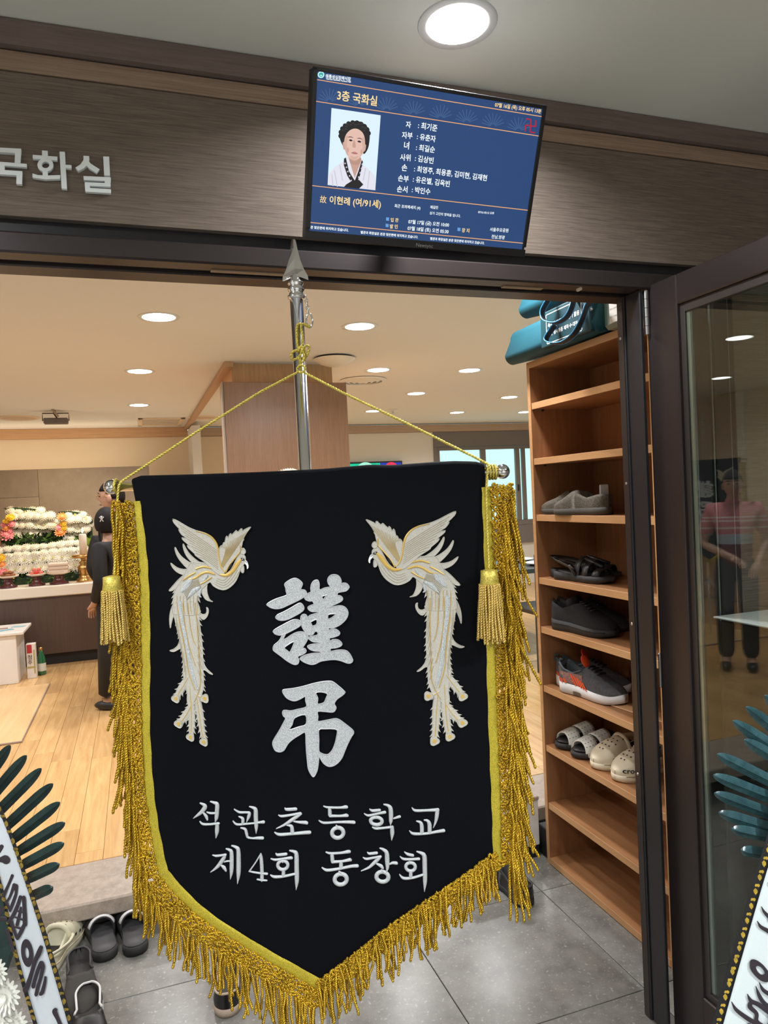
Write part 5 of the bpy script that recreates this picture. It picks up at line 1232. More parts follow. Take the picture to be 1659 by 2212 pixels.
# ------------------------------------------------------------------ wreath ribbons and palm leaves in front
m_ribbon = mat('ribbon_satin', (.60, .65, .70), .42, bump=.1, bscale=400)
m_ribbon2 = mat('ribbon_satin_right', (.70, .78, .80), .42, bump=.1, bscale=400)
m_rb_edge = mat('ribbon_black_edge', (.008, .008, .010), .5)
m_rb_gold = mat('ribbon_gold_print', (.46, .31, .035), .5, var=.3, vscale=80)
m_brush = mat('brush_ink', (.030, .022, .030), .6)
m_leaf = wood('palm_leaf_dark', (.006, .022, .022), (.020, .055, .052), (1, 1, 1), .34, scale=30, spec=.7)
m_leaf2 = wood('palm_leaf_teal_sheen', (.014, .046, .054), (.040, .105, .120), (1, 1, 1), .22, scale=30, spec=.9)  # teal sheen of reflected light put into the leaf colour
def ribbon(parent, left, right, D, mm, edge_px, side='both', bulge=.004, gold=None):
    """satin band between two pixel edges on the upright plane at distance D, black borders with gold leaf print"""
    a = catmull(left, 8); c = catmull(right, 8); n = min(len(a), len(c))
    def f(i, q, h=0.0):
        x = a[i][0]+(c[i][0]-a[i][0])*q; y = a[i][1]+(c[i][1]-a[i][1])*q
        return at_d(x, y, D) - FH*(bulge*sin(pi*q)+h+.0015*sin(i*.12))
    def strip(q0, q1, h, name, m_, k=8):
        b = MB(); vs = [f(i, q0+(q1-q0)*j/k, h*1.0) for i in range(n) for j in range(k+1)]
        b.add(vs, [(i*(k+1)+j, (i+1)*(k+1)+j, (i+1)*(k+1)+j+1, i*(k+1)+j+1) for i in range(n-1) for j in range(k)]); 
        o = b.build(name, m_, parent, True); s = o.modifiers.new('s', 'SOLIDIFY'); s.thickness = .0006; s.offset = 1; return o
    e = edge_px
    strip(e, 1-e, 0.0, 'satin', mm); strip(0, e, .0004, 'border', m_rb_edge, 3); strip(1-e, 1, .0004, 'border', m_rb_edge, 3)
    for q0 in (e*.5, 1-e*.5):
        b = MB(); k = 3
        while k < n-3:
            i = k; p = f(i, q0, .0016); p2 = f(min(i+2, n-1), q0, .0016); t = (p2-p).normalized(); s = t.cross(FH).normalized()*(-1 if q0 > .5 else 1)
            L = .0155
            for (du, dv, ll, ww) in ((0, 0, 1.0, .30), (1.0, .25, .55, .22), (1.05, -.3, .5, .2)):
                c0 = p+t*L*du*1.05+s*L*dv*.5; w_ = t*(1 if du == 0 else .8)+s*(.35 if dv >= 0 else -.5); w_.normalize(); v_ = w_.cross(FH)
                pts = [(-.5, 0), (-.2, .8), (.15, .9), (.5, 0), (.15, -.7), (-.2, -.9)]
                b.add([c0+w_*L*.9*ll*x+v_*L*ww*y for x, y in pts], [(0, 1, 2, 3, 4, 5)])
            k += max(2, int(.036/max(1e-4, (f(min(i+1, n-1), q0)-f(i, q0)).length)))
        b.build('border_print', gold or m_rb_gold, parent)
    return f, n
def leaf_blade(parent, base, tip_, D0, D1, w, m_, droop=0.0):
    """single ribbed palm leaflet between two pixels"""
    A = at_d(base[0], base[1], D0); Bt = at_d(tip_[0], tip_[1], D1); ax = (Bt-A); L = ax.length; ax.normalize()
    sd = ax.cross(FH).normalized(); nn = sd.cross(ax).normalized()
    if nn.dot(FH) > 0: nn = -nn
    b = MB(); NS = 20; prof = [(-1, .0), (-.72, .30), (-.70, .24), (-.45, .52), (-.43, .46), (-.2, .76), (-.18, .70), (0, 1.0), (.18, .70), (.2, .76), (.43, .46), (.45, .52), (.70, .24), (.72, .30), (1, 0)]; vs = []
    for i in range(NS+1):
        t = sin(pi/2*i/NS); ww = w*(.75+.25*min(1, t/.35)) if t < .72 else w*max(.02, max(0, 1-((t-.72)/.28)**2.2)**.5)
        for u, h in prof: vs.append(A+ax*L*t+sd*ww*.5*u+nn*(w*.34*h*min(1, ww/w+.1)+droop*sin(pi*t)))
    k = len(prof); fs = [(i*k+j, (i+1)*k+j, (i+1)*k+j+1, i*k+j+1) for i in range(NS) for j in range(k-1)]
    b.add(vs, fs); o = b.build('palm_leaf', m_, parent, False); s = o.modifiers.new('s', 'SOLIDIFY'); s.thickness = .0012; return o
WD = 1.42
wl_ = thing('funeral_wreath', 'left funeral wreath with dark palm leaves and white black-bordered brush lettered ribbon', 'wreath', tuple(at_z(-40, 2212, 0)) if False else (at_d(60, 2150, WD).x, at_d(60, 2150, WD).y, 0))
ctr = (-150, 1900)
for tp, bs in (((22, 1610), (-70, 1740)), ((57, 1632), (-60, 1770)), ((89, 1660), (-45, 1795)), ((114, 1693), (-20, 1815)), ((129, 1733), (0, 1835)), ((140, 1777), (15, 1855)), ((138, 1821), (25, 1882)), ((128, 1866), (35, 1910)), ((114, 1916), (50, 1945)), ((-10, 1585), (-90, 1720)), ((-45, 1570), (-110, 1710))):
    leaf_blade(wl_, bs, tp, WD+.05, WD+.02, .0225, m_leaf)
fL, nL = ribbon(wl_, [(-115, 1640), (-62, 1750), (-28, 1830), (0, 1915), (25, 2040), (50, 2140), (85, 2260), (110, 2380)], [(-60, 1600), (-22, 1690), (18, 1775), (55, 1880), (92, 1990), (128, 2110), (168, 2250), (200, 2380)], WD, m_ribbon, .115, gold=mat('ribbon_dull_gold', (.24, .16, .022), .6, var=.5, vscale=120))
def rfn_factory(D, lift): 
    def g(x, y, h): return at_d(x, y, D) - FH*(lift+h)
    return g
rg = rfn_factory(WD, .0062); zA = zmap(0, 1790, 6.35); zB = zmap(20, 1990, 5.289)
LT = {}; n_ = 0
for zf, sts in ((zA, ([(45, 225, 58), (5, 290, 60), (-40, 360, 40)], [(-20, 415, 40), (30, 405, 70), (85, 400, 115), (105, 408, 118)],
      [(190, 622, 42), (150, 720, 38), (100, 830, 44), (72, 885, 50)], [(218, 752, 56), (185, 840, 40), (150, 925, 34), (108, 982, 36)], [(240, 765, 62), (243, 850, 40), (222, 930, 46), (185, 1030, 46), (160, 1105, 30)], [(105, 982, 44), (135, 1040, 36), (158, 1095, 36)],
      [(300, 912, 46), (262, 1030, 52), (205, 1160, 52), (140, 1250, 46)], [(345, 922, 56), (354, 1050, 52), (360, 1180, 60), (362, 1290, 60)], [(308, 1060, 34), (285, 1170, 44), (255, 1290, 46)], [(262, 1105, 26), (335, 1120, 34)], [(215, 1185, 26), (340, 1225, 34)],
      [(10, 915, 48), (-20, 1000, 46)], [(55, 1065, 56), (20, 1150, 52), (-30, 1215, 50)], [(20, 1215, 70), (90, 1215, 66)])),
     (zB, ([(40, -20, 40), (70, 80, 36), (105, 165, 40)], [(200, -10, 36), (165, 70, 46), (130, 140, 42), (112, 178, 32)], [(70, 40, 24), (150, 60, 30)], [(-10, 80, 46), (25, 190, 42), (58, 310, 46)],
      [(380, 275, 46), (352, 345, 58), (310, 440, 46), (262, 600, 46), (225, 715, 58), (200, 760, 62)], [(380, 452, 46), (342, 540, 44), (305, 660, 40), (292, 720, 46)], [(385, 455, 54), (400, 505, 44), (375, 620, 40), (345, 720, 40), (324, 812, 42)], [(430, 615, 28), (420, 680, 36), (395, 780, 46), (378, 805, 42)],
      [(545, 985, 44), (535, 1012, 58), (570, 1090, 46), (612, 1190, 46)], [(520, 1180, 40), (505, 1230, 46)]))):
    for st_ in sts:
        n_ += 1; y_ = zf(st_)[0][1]; q_ = 0 if y_ < 1875 else 1 if y_ < 2035 and zf(st_)[0][0] < 75 else 2 if y_ < 2160 else 3
        LT.setdefault(q_, MB()).stroke(zf(st_), rg, .0006+.00003*n_, .0, sub=5)
LT[2].poly([zB([(222+68*cos(a)+14*sin(a), 340+158*sin(a)) for a in [2*pi*k/28 for k in range(28)]]), zB([(220+24*cos(a)+5*sin(a), 338+62*sin(a)) for a in [2*pi*k/20 for k in range(20)]])], rg, .0006, 0)
for q_ in LT.values(): q_.build('brush_character', m_brush, wl_)
# white chrysanthemum heads and dark core of the left wreath
def mum(mb, c, nrm, r, mi=0, rows=((.30, 12, .55), (.62, 16, .42), (.9, 18, .22)), mi_c=None):
    nrm = Vector(nrm).normalized(); u = nrm.orthogonal().normalized(); v = nrm.cross(u)
    for rr, n, lift in rows[::-1]:
        for k in range(n):
            a = 2*pi*(k+(.5 if n % 4 else 0))/n; d = u*cos(a)+v*sin(a); s = nrm.cross(d); w = rr*r*2.6/n
            b0 = Vector(c)+nrm*r*.05; tipp = Vector(c)+d*r*rr*1.1+nrm*r*lift; mid = Vector(c)+d*r*rr*.72+nrm*r*lift*.62
            mb.add([b0, mid-s*w, tipp-s*w*.35+nrm*r*.06, tipp+s*w*.35+nrm*r*.06, mid+s*w], [(0, 1, 2, 3, 4)], mi)
    if mi_c is not None: mb.ball(Vector(c)+nrm*r*.28, r*.16, 8, 5, mi_c)
m_petal = mat('white_petal', (.80, .80, .74), .6); m_petal_c = mat('petal_centre', (.62, .60, .18), .6)
for px, py, r in ((-12, 2100, .032), (12, 2150, .036), (-5, 2200, .036), (-45, 2160, .036), (30, 2215, .034)):
    b = MB(); mum(b, at_d(px, py, WD+.045), -FH+UP*.25, r, 0); b.build('chrysanthemum', m_petal, wl_)
b = MB(); b.lathe([(.004, .0), (.012, .02), (.012, .9)], 10, Matrix.Translation((at_d(-60, 2100, WD).x, at_d(-60, 2100, WD+.1).y, 0))); b.tube([Vector((at_d(-60, 2100, WD).x, at_d(-60, 2100, WD+.1).y, .9)), at_d(-100, 1850, WD+.08), at_d(-90, 1700, WD+.06)], .010, 8)
c0 = at_d(-70, 2000, WD+.09); b.ball(c0, (.10, .02, .16), 14, 8); b.build('frame', m_leaf, wl_)
# right wreath
WR = 1.40
wr_ = thing('funeral_wreath', 'right funeral wreath with palm leaves tinted with a teal sheen and white ribbon bordered in black and gold', 'wreath', (at_d(1760, 2100, WR).x, at_d(1760, 2100, WR).y, 0))
for tp, bs in (((1652, 1502), (1790, 1640)), ((1612, 1527), (1770, 1650)), ((1583, 1557), (1760, 1672)), ((1608, 1598), (1765, 1690)), ((1549, 1629), (1730, 1720)), ((1541, 1674), (1720, 1745)), ((1543, 1713), (1710, 1775)), ((1552, 1755), (1700, 1800)), ((1580, 1790), (1700, 1815)), ((1600, 1836), (1690, 1850))):
    leaf_blade(wr_, bs, tp, WR+.045, WR+.02, .0245, m_leaf2)
fR, nR = ribbon(wr_, [(1735, 1560), (1700, 1660), (1662, 1785), (1625, 1905), (1590, 2030), (1560, 2135), (1525, 2260), (1490, 2380)], [(1860, 1610), (1820, 1720), (1780, 1840), (1748, 1950), (1715, 2070), (1688, 2180), (1655, 2300), (1620, 2420)], WR, m_ribbon2, .16)
rr = rfn_factory(WR, .0062); zr = zmap(1530, 1880, 3.825)
LT = {}; n_ = 0
for st_ in ([(425, 285, 6), (450, 330, 22), (500, 380, 34), (560, 420, 38)], [(392, 405, 6), (420, 450, 26), (470, 480, 34), (540, 520, 38)], [(495, 395, 34), (530, 400, 50)], [(480, 90, 8), (520, 130, 26), (570, 150, 30)],
    [(408, 910, 6), (440, 970, 28), (500, 1010, 34), (560, 1040, 30)], [(380, 940, 6), (405, 1010, 28), (440, 1070, 34), (500, 1120, 36), (560, 1150, 30)], [(310, 1005, 6), (340, 1060, 32), (400, 1090, 38), (500, 1160, 42), (560, 1200, 40)], [(340, 1072, 34), (332, 1110, 38), (385, 1165, 32), (385, 1225, 34), (430, 1270, 46), (500, 1300, 40)],
    [(180, 1068, 6), (215, 1130, 28), (290, 1190, 36), (370, 1240, 38), (450, 1285, 40)], [(325, 1268, 50), (300, 1300, 60)]):
    n_ += 1; LT.setdefault(0 if n_ <= 4 else 1, MB()).stroke(zr(st_), rr, .0006+.00003*n_, .0, sub=5)
LT[1].poly([smooth_loop(zr([(330, 745), (345, 720), (385, 725), (440, 765), (490, 830), (502, 880), (470, 905), (420, 893), (370, 850), (335, 800)])), smooth_loop(zr([(380, 778), (410, 775), (448, 815), (450, 840), (420, 842), (390, 812)]))], rr, .0006, 0)
for q_ in LT.values(): q_.build('brush_character', m_brush, wr_)
b = MB(); c0 = at_d(1800, 2000, WR+.09); b.lathe([(.004, .0), (.012, .02), (.012, .9)], 10, Matrix.Translation((c0.x, c0.y, 0))); b.tube([Vector((c0.x, c0.y, .9)), at_d(1815, 1850, WR+.08), at_d(1800, 1640, WR+.06)], .010, 8); b.build('frame', m_leaf, wr_)
# ------------------------------------------------------------------ shoes (local: toe towards +X, sole on z = 0)
def hwid(t, W, side=0.0):
    w = np.interp(t, [0, .12, .38, .68, .82, 1], [.74, .78, .70, 1.0, .98, .80])
    if t < .14: w *= sqrt(max(0, 1-((.14-t)/.14)**2))*.92+.08
    if t > .80: w *= sqrt(max(0, 1-((t-.80)/.20)**2.1))
    return w*W*.5
def sole_mesh(b, L, W, h0, h1f, mi=0, grow=1.04, n=22, z0=0.0, spring=.010):
    ts = [0]+[(.5-.5*cos(pi*k/n)) for k in range(1, n)]+[1]; vs = []
    for t in ts:
        w = hwid(t, W)*grow; zb = z0+h0+spring*max(0, (t-.75)/.25)**2+.003*max(0, (.1-t)/.1); zt = z0+h1f(t); x = (t-.5)*L*(1.01)
        wb = w*.94
        vs += [(x, -wb, zb), (x, -w, zb+(zt-zb)*.4), (x, -w*.985, zt), (x, w*.985, zt), (x, w, zb+(zt-zb)*.4), (x, wb, zb)]
    m = len(ts); fs = [(i*6+k, (i+1)*6+k, (i+1)*6+(k+1) % 6, i*6+(k+1) % 6) for i in range(m-1) for k in range(6)]
    fs += [tuple(range(6)), tuple((m-1)*6+k for k in range(5, -1, -1))]
    b.add(vs, fs, mi)
def upper_mesh(b, L, W, zs, rim, apex, o0, o1, mi=0, mi_in=1, n=30, ow=.74):
    """zs: sole top height, rim(t): collar height, apex(t): closed height, opening between o0 and o1"""
    ts = sorted(set([(.5-.5*cos(pi*k/n)) for k in range(n+1)]+[o0+.002, o0+.02, o1, o1-.02])); vs = []; ins = []
    for t in ts:
        w = hwid(t, W)*.98; x = (t-.5)*L; z = zs(t) if callable(zs) else zs
        if o0 <= t <= o1:
            r = rim(t); e = min(1, (t-o0)/.05+.3, 1) ; q = ow
            row = [(-1, z), (-1.03, z+(r-z)*.4), (-.94, z+(r-z)*.8), (-.86, r), (-q, r-.001), (-q*.95, z+.010), (0, z+.008)]
            ins.append(1)
        else:
            a = apex(t); row = [(-1, z), (-1.02, z+(a-z)*.42), (-.92, z+(a-z)*.68), (-.74, z+(a-z)*.86), (-.5, z+(a-z)*.96), (-.25, a), (0, a*1.004)]; ins.append(0)
        row = row+[(-u, zz) for u, zz in row[-2::-1]]
        vs += [(x, u*w, zz) for u, zz in row]
    k = 13; fs = []; mis = []
    for i in range(len(ts)-1):
        for j in range(k-1):
            b_in = ins[i] and ins[i+1] and 4 <= j <= 7
            fs.append((i*k+j, (i+1)*k+j, (i+1)*k+j+1, i*k+j+1)); mis.append(mi_in if b_in else mi)
    kk = len(b.v); b.v += vs
    for f, q in zip(fs, mis): b.f.append(tuple(i+kk for i in f)); b.m.append(q)
    b.f.append(tuple(kk+j for j in range(k))[::-1]); b.m.append(mi)
    b.f.append(tuple(kk+(len(ts)-1)*k+j for j in range(k))); b.m.append(mi)
def surf(t, u, L, W, z, a):
    """point on a closed upper, u from -1 (right) to 1 (left)"""
    w = hwid(t, W)*.98; us = [-1, -1.02, -.92, -.74, -.5, -.25, 0, .25, .5, .74, .92, 1.02, 1]; zz = [0, .42, .68, .86, .96, 1, 1.004, 1, .96, .86, .68, .42, 0]
    q = (u+1)/2*12; i = min(11, int(q)); f = q-i
    return Vector(((t-.5)*L, (us[i]+(us[i+1]-us[i])*f)*w, z+(a-z)*(zz[i]+(zz[i+1]-zz[i])*f)))
def put(root, toe=None, heel=None, z=0.0, at=None, rz=0.0):
    if toe is not None:
        c = Vector(((toe[0]+heel[0])/2, (toe[1]+heel[1])/2, z)); rz = atan2(toe[1]-heel[1], toe[0]-heel[0])
    else: c = Vector((at[0], at[1], z))
    root.location = c; root.rotation_euler = (0, 0, rz)
FLAT = lambda h: (lambda t: h)
m_knit = mat('grey_knit', (.105, .09, .068), .9, bump=1.0, bscale=260, var=.3, vscale=120)
m_knit_sole = mat('dark_taupe_sole', (.055, .047, .038), .7)
m_in = mat('shoe_lining', (.05, .045, .042), .9)
m_grip = mat('pale_heel_pad', (.62, .64, .66), .7)
m_blk = mat('black_leather', (.014, .013, .013), .42); m_blk_sole = mat('black_rubber_sole', (.022, .022, .021), .65, bump=.3, bscale=200)
m_charmesh = mat('black_mesh', (.012, .012, .013), .85, bump=.6, bscale=600)
m_greymesh = mat('grey_sneaker_mesh', (.085, .085, .095), .8, bump=.7, bscale=500, var=.25, vscale=90)
m_slate = mat('slate_collar', (.065, .085, .10), .75); m_orange = mat('neon_orange', (.90, .10, .025), .5)
m_pinkmesh = mat('pink_grey_mesh', (.30, .16, .14), .8, bump=.5, bscale=400, var=.5, vscale=220)
m_wsole = mat('white_foam_sole', (.72, .71, .71), .55); m_cream_s = mat('cream_rubber', (.68, .59, .43), .5); m_cream2 = mat('pale_cream_rubber', (.62, .58, .42), .5)
m_wslide = mat('white_slide', (.76, .76, .70), .5); m_hole = mat('vent_hole', (.02, .019, .017), .8)
def knit_shoe(lb, **kw):
    r = thing('slip_on_shoe', lb, 'shoe', group='grey knitted slip-on pair'); L, W = .275, .094
    b = MB(); sole_mesh(b, L, W, 0, lambda t: .022+.006*(1-t)); b.build('sole', m_knit_sole, r, True)
    b = MB(); upper_mesh(b, L, W, .020, lambda t: np.interp(t, [0, .1, .3, .52], [.075, .072, .062, .085]), lambda t: np.interp(t, [0, .5, .6, .75, .9, 1], [.07, .092, .088, .064, .050, .034]), .03, .50); b.build('upper', [m_knit, m_in], r, True)
    b = MB(); b.cbox(-L*.5+.020, -L*.5+.027, -.020, .020, .060, .106, .003); b.build('heel_tab', m_grip, r)
    put(r, **kw); return r
S6, S5, S4, S3, S2 = LEV[6], LEV[5], LEV[4], LEV[3], LEV[2]
knit_shoe('grey knitted slip-on on the shelf, front one of the pair', toe=(1.513, 2.375), heel=(1.548, 2.105), z=S6)
knit_shoe('grey knitted slip-on on the shelf, rear one with its toe at the shelf end', toe=(1.512, 2.482), heel=(1.655, 2.245), z=S6)
def sandal(lb, **kw):
    r = thing('sandal', lb, 'sandal', group='black strap sandal pair'); L, W = .278, .096
    b = MB(); sole_mesh(b, L, W, 0, lambda t: .026+.008*max(0, 1-t*2.2)); b.build('sole', m_blk_sole, r, True)
    b = MB()
    def band(t0, t1, h, name, w0=1.0):
        bb = MB(); vs = []; K = 12
        for t in (t0, (t0+t1)/2, t1):
            w = hwid(t, W)*1.0
            for k in range(K+1):
                a = pi*k/K; vs.append(Vector(((t-.5)*L, -w*cos(a)*w0, .022+(h-.022)*sin(a)**.8)))
        fs = [(i*(K+1)+k, (i+1)*(K+1)+k, (i+1)*(K+1)+k+1, i*(K+1)+k+1) for i in range(2) for k in range(K)]
        bb.add(vs, fs); o = bb.build(name, m_blk, r, True); m = o.modifiers.new('s', 'SOLIDIFY'); m.thickness = .004; m.offset = -1; return o
    band(.80, .90, .055, 'strap'); band(.62, .72, .072, 'strap'); band(.46, .56, .084, 'strap')
    bb = MB(); bb.tube([Vector(p) for p in catmull([(.36*L*0-.005, -.040, .045), (-.06, -.043, .065), (-.115, -.030, .075), (-.136, 0, .078), (-.115, .030, .075), (-.06, .043, .065), (0, .040, .045)], 5)], .010, 8, flat=.3, upv=(0, 0, 1) if False else None); bb.build('heel_strap', m_blk, r, True)
    bb = MB(); bb.tube([Vector((-.03, s*.041, .06)) if q else Vector((.0, s*.041, .028)) for s in (-1,) for q in (0, 1)], .007, 6); bb.build('side_strap', m_blk, r, True); bb = MB(); bb.tube([Vector((.0, .041, .028)), Vector((-.03, .041, .06))], .007, 6); bb.build('side_strap', m_blk, r, True)
    bb = MB(); bb.tube([Vector(((.55-.5)*L, 0, .083)), Vector(((.85-.5)*L, 0, .058))], .008, 6); bb.build('middle_strap', m_blk, r, True)
    put(r, **kw); return r
sandal('black strap sandal on the shelf, front one of the pair', heel=(1.530, 2.425), toe=(1.585, 2.150), z=S5)
sandal('black strap sandal on the shelf, rear one behind the other', heel=(1.545, 2.482), toe=(1.690, 2.245), z=S5)
def black_sneaker(lb, **kw):
    r = thing('sneaker', lb, 'sneaker', group='all-black sneaker pair'); L, W = .300, .104
    b = MB(); sole_mesh(b, L, W, 0, lambda t: .043-.014*t, grow=1.06); b.build('sole', m_blk_sole, r, True)
    b = MB(); b.tube([Vector(((t-.5)*L*1.01, -hwid(t, W)*1.062, .030-.010*t)) for t in [k/16 for k in range(1, 16)]], .0022, 5); b.build('sole_groove', m_black_rub, r, True)
    b = MB(); upper_mesh(b, L, W, lambda t: .040-.014*t, lambda t: np.interp(t, [0, .08, .25, .42, .5], [.118, .108, .088, .104, .116]), lambda t: np.interp(t, [0, .48, .58, .75, .9, 1], [.1, .118, .106, .076, .058, .036]), .03, .46); b.build('upper', [m_charmesh, m_in], r, True)
    b = MB()
    for k in range(5):
        t = .52+.045*k; a = np.interp(t, [.48, .58, .75], [.121, .110, .080]); pts = [surf(t+.012*(1 if q % 2 else -1), -.30+.15*q, L, W, .03, a+.003) for q in range(5)]; b.tube(pts, .0026, 6)
    b.build('laces', m_black_rub, r, True)
    b = MB(); b.cbox(-.02, .016, -.022, .022, .100, .136, .008, T=Matrix.Translation((.004, 0, 0)) @ Matrix.Rotation(radians(-18), 4, 'Y') @ Matrix.Translation((-.02, 0, 0))); b.build('tongue', m_charmesh, r, True)
    put(r, **kw); return r
black_sneaker('all-black chunky sneaker on the shelf, front one of the pair', heel=(1.527, 2.445), toe=(1.588, 2.152), z=S4)
black_sneaker('all-black chunky sneaker on the shelf, rear one half hidden', heel=(1.550, 2.484), toe=(1.695, 2.225), z=S4)
def orange_sneaker(lb, **kw):
    r = thing('sneaker', lb, 'sneaker', group='grey and orange sneaker pair'); L, W = .300, .102
    b = MB(); sole_mesh(b, L, W, .003, lambda t: .044-.012*t+.012*max(0, (t-.85)/.15)**2, grow=1.05); b.build('sole', m_wsole, r, True)
    b = MB(); sole_mesh(b, L*.96, W, 0, FLAT(.004), grow=.98); b.build('outsole', m_blk_sole, r)
    b = MB(); b.cbox(-.062, -.020, -hwid(.36, W)*1.10, -hwid(.36, W)*1.0, .005, .019, .002); b.build('air_window', mat('smoky_plastic', (.10, .085, .065), .25), r)
    b = MB(); upper_mesh(b, L, W, lambda t: .040-.012*t, lambda t: np.interp(t, [0, .06, .15, .28, .42, .5], [.112, .108, .090, .082, .100, .112]), lambda t: np.interp(t, [0, .46, .58, .75, .9, 1], [.1, .112, .102, .074, .058, .040]), .03, .44); b.build('upper', [m_greymesh, m_slate], r, True)
    b = MB(); b.tube([Vector(((t-.5)*L, -hwid(t, W)*.86, np.interp(t, [0, .06, .15, .28, .42, .5], [.112, .108, .090, .082, .100, .112]))) for t in [.035+.4*k/14 for k in range(15)]], .0042, 8); b.tube([Vector(((t-.5)*L, hwid(t, W)*.86, np.interp(t, [0, .06, .15, .28, .42, .5], [.112, .108, .090, .082, .100, .112]))) for t in [.035+.4*k/14 for k in range(15)]], .0042, 8); b.build('collar', m_slate, r, True)
    def sidepatch(t0, t1, za, zb, skew, mm, nm, lift=1.045):
        bb = MB(); vs = []
        for k in range(7):
            for j in range(4):
                q = k/6; z = za+(zb-za)*j/3; t = t0+(t1-t0)*q+skew*j/3; vs.append(((t-.5)*L, -hwid(t, W)*(lift-.05*(max(0, z-.055)/.03)), z))
        bb.add(vs, [(k*4+j, (k+1)*4+j, (k+1)*4+j+1, k*4+j+1) for k in range(6) for j in range(3)]); return bb.build(nm, mm, r, True)
    sidepatch(.08, .46, .044, .084, .0, m_pinkmesh, 'side_mesh', 1.03)
    for k in range(3): sidepatch(.06+.055*k, .095+.055*k, .043, .058, -.03, m_orange, 'heel_stripe', 1.06)
    for k in range(5): sidepatch(.33+.05*k, .358+.05*k, .041-.002*k, .080-.005*k, -.08, m_orange, 'side_stripe', 1.06)
    b = MB(); T = Matrix.Translation((-.022, 0, .112)) @ Matrix.Rotation(radians(-28), 4, 'Y')
    b.lathe([(0, -.002), (.017, -.002), (.019, 0), (.017, .002), (0, .002)], 18, T @ Matrix.Diagonal((1, 1.0, 1.35, 1)) @ Matrix.Translation((0, 0, .013)) @ Matrix.Rotation(pi/2, 4, 'Y')); b.build('tongue', m_orange, r, True)
    b = MB()
    for k in range(4):
        t = .50+.05*k; a = np.interp(t, [.46, .58, .75], [.115, .106, .079]); b.tube([surf(t, -.30+.15*q, L, W, .03, a+.003) for q in range(5)], .0034, 6)
    b.build('laces', m_black_rub, r, True)
    b = MB(); b.tube([(-L*.5+.006, 0, .085), (-L*.5-.010, 0, .100), (-L*.5-.006, 0, .118), (-L*.5+.008, 0, .116)], .005, 6); b.build('heel_loop', m_slate, r, True)
    put(r, **kw); return r
orange_sneaker('grey sneaker with orange tongue and stripes, front one of the pair', heel=(1.526, 2.408), toe=(1.592, 2.116), z=S3)
orange_sneaker('grey sneaker with orange tongue and stripes, rear one at the shelf end', heel=(1.552, 2.484), toe=(1.700, 2.222), z=S3)
def slide(lb, white=True, grp=None, **kw):
    r = thing('slide_sandal', lb, 'slide', group=grp); L, W = (.262, .098) if white else (.285, .105)
    mu = m_wslide if white else m_slide; ms = m_blk_sole
    b = MB(); sole_mesh(b, L, W, 0, lambda t: .030-.006*t); b.build('sole', ms, r, True)
    b = MB(); sole_mesh(b, L*.93, W*.90, 0, lambda t: .005, z0=.0275, spring=0); b.build('footbed', m_blk if white else m_slide_bed, r, True)
    def band(t0, t1, h0, h1, nm, mm, sk=0.0, n=4):
        bb = MB(); vs = []; K = 16
        for i in range(n+1):
            q = i/n; t = t0+(t1-t0)*q; h = h0+(h1-h0)*q
            for k in range(K+1):
                a = pi*k/K; tt = t+sk*abs(cos(a)); w = hwid(tt, W)*1.05; vs.append(Vector(((tt-.5)*L, -w*cos(a)*(1 if abs(cos(a)) > .98 else 1), .012+(h-.012)*sin(a)**.62)))
        bb.add(vs, [(i*(K+1)+k, (i+1)*(K+1)+k, (i+1)*(K+1)+k+1, i*(K+1)+k+1) for i in range(n) for k in range(K)])
        o = bb.build(nm, mm, r, True); m = o.modifiers.new('s', 'SOLIDIFY'); m.thickness = .005; m.offset = -1; return vs, K
    if white:
        for t0, t1, h0, h1, sk in ((.44, .66, .090, .078, -.04), (.67, .86, .074, .060, .03)):
            vs, K = band(t0, t1, h0, h1, 'strap', mu, sk)
            bb = MB()
            for i in range(4):
                for k in range(3, 14, 2):
                    p = (vs[i*(K+1)+k]+vs[(i+1)*(K+1)+k])/2+Vector((0, 0, .0008)); n_ = Vector((0, -cos(pi*k/K), sin(pi*k/K)+.2)).normalized(); u = n_.orthogonal().normalized(); v = n_.cross(u)
                    bb.add([p+n_*.0008+(u*cos(2*pi*j/7)+v*sin(2*pi*j/7))*.0021 for j in range(7)], [tuple(range(7))])
            bb.build('perforations', m_hole, r)['kind'] = 'stuff'
    else:
        vs, K = band(.44, .90, .088, .050, 'strap', mu, 0, 8)
        for q in (.0, .45, .9):
            bb = MB(); i0 = .12+q*1.05; i = min(7, int(i0)); f = i0-i
            pts = [vs[i*(K+1)+k].lerp(vs[(i+1)*(K+1)+k], f)+Vector((0, -.001*cos(pi*k/K), .0018)) for k in range(2, K-1)]
            bb.tube(pts, .0026, 6); bb.build('white_stripe', m_wsole, r, True)
    put(r, **kw); return r
m_slide = mat('charcoal_slide', (.035, .032, .036), .55); m_slide_bed = mat('charcoal_footbed', (.065, .063, .066), .6)
slide('white perforated slide with black sole, left one on the shelf', True, 'white perforated slide pair', toe=(1.507, 2.432), heel=(1.757, 2.436), z=S2)
slide('white perforated slide with black sole, right one beside the beige clogs', True, 'white perforated slide pair', toe=(1.507, 2.322), heel=(1.757, 2.332), z=S2)
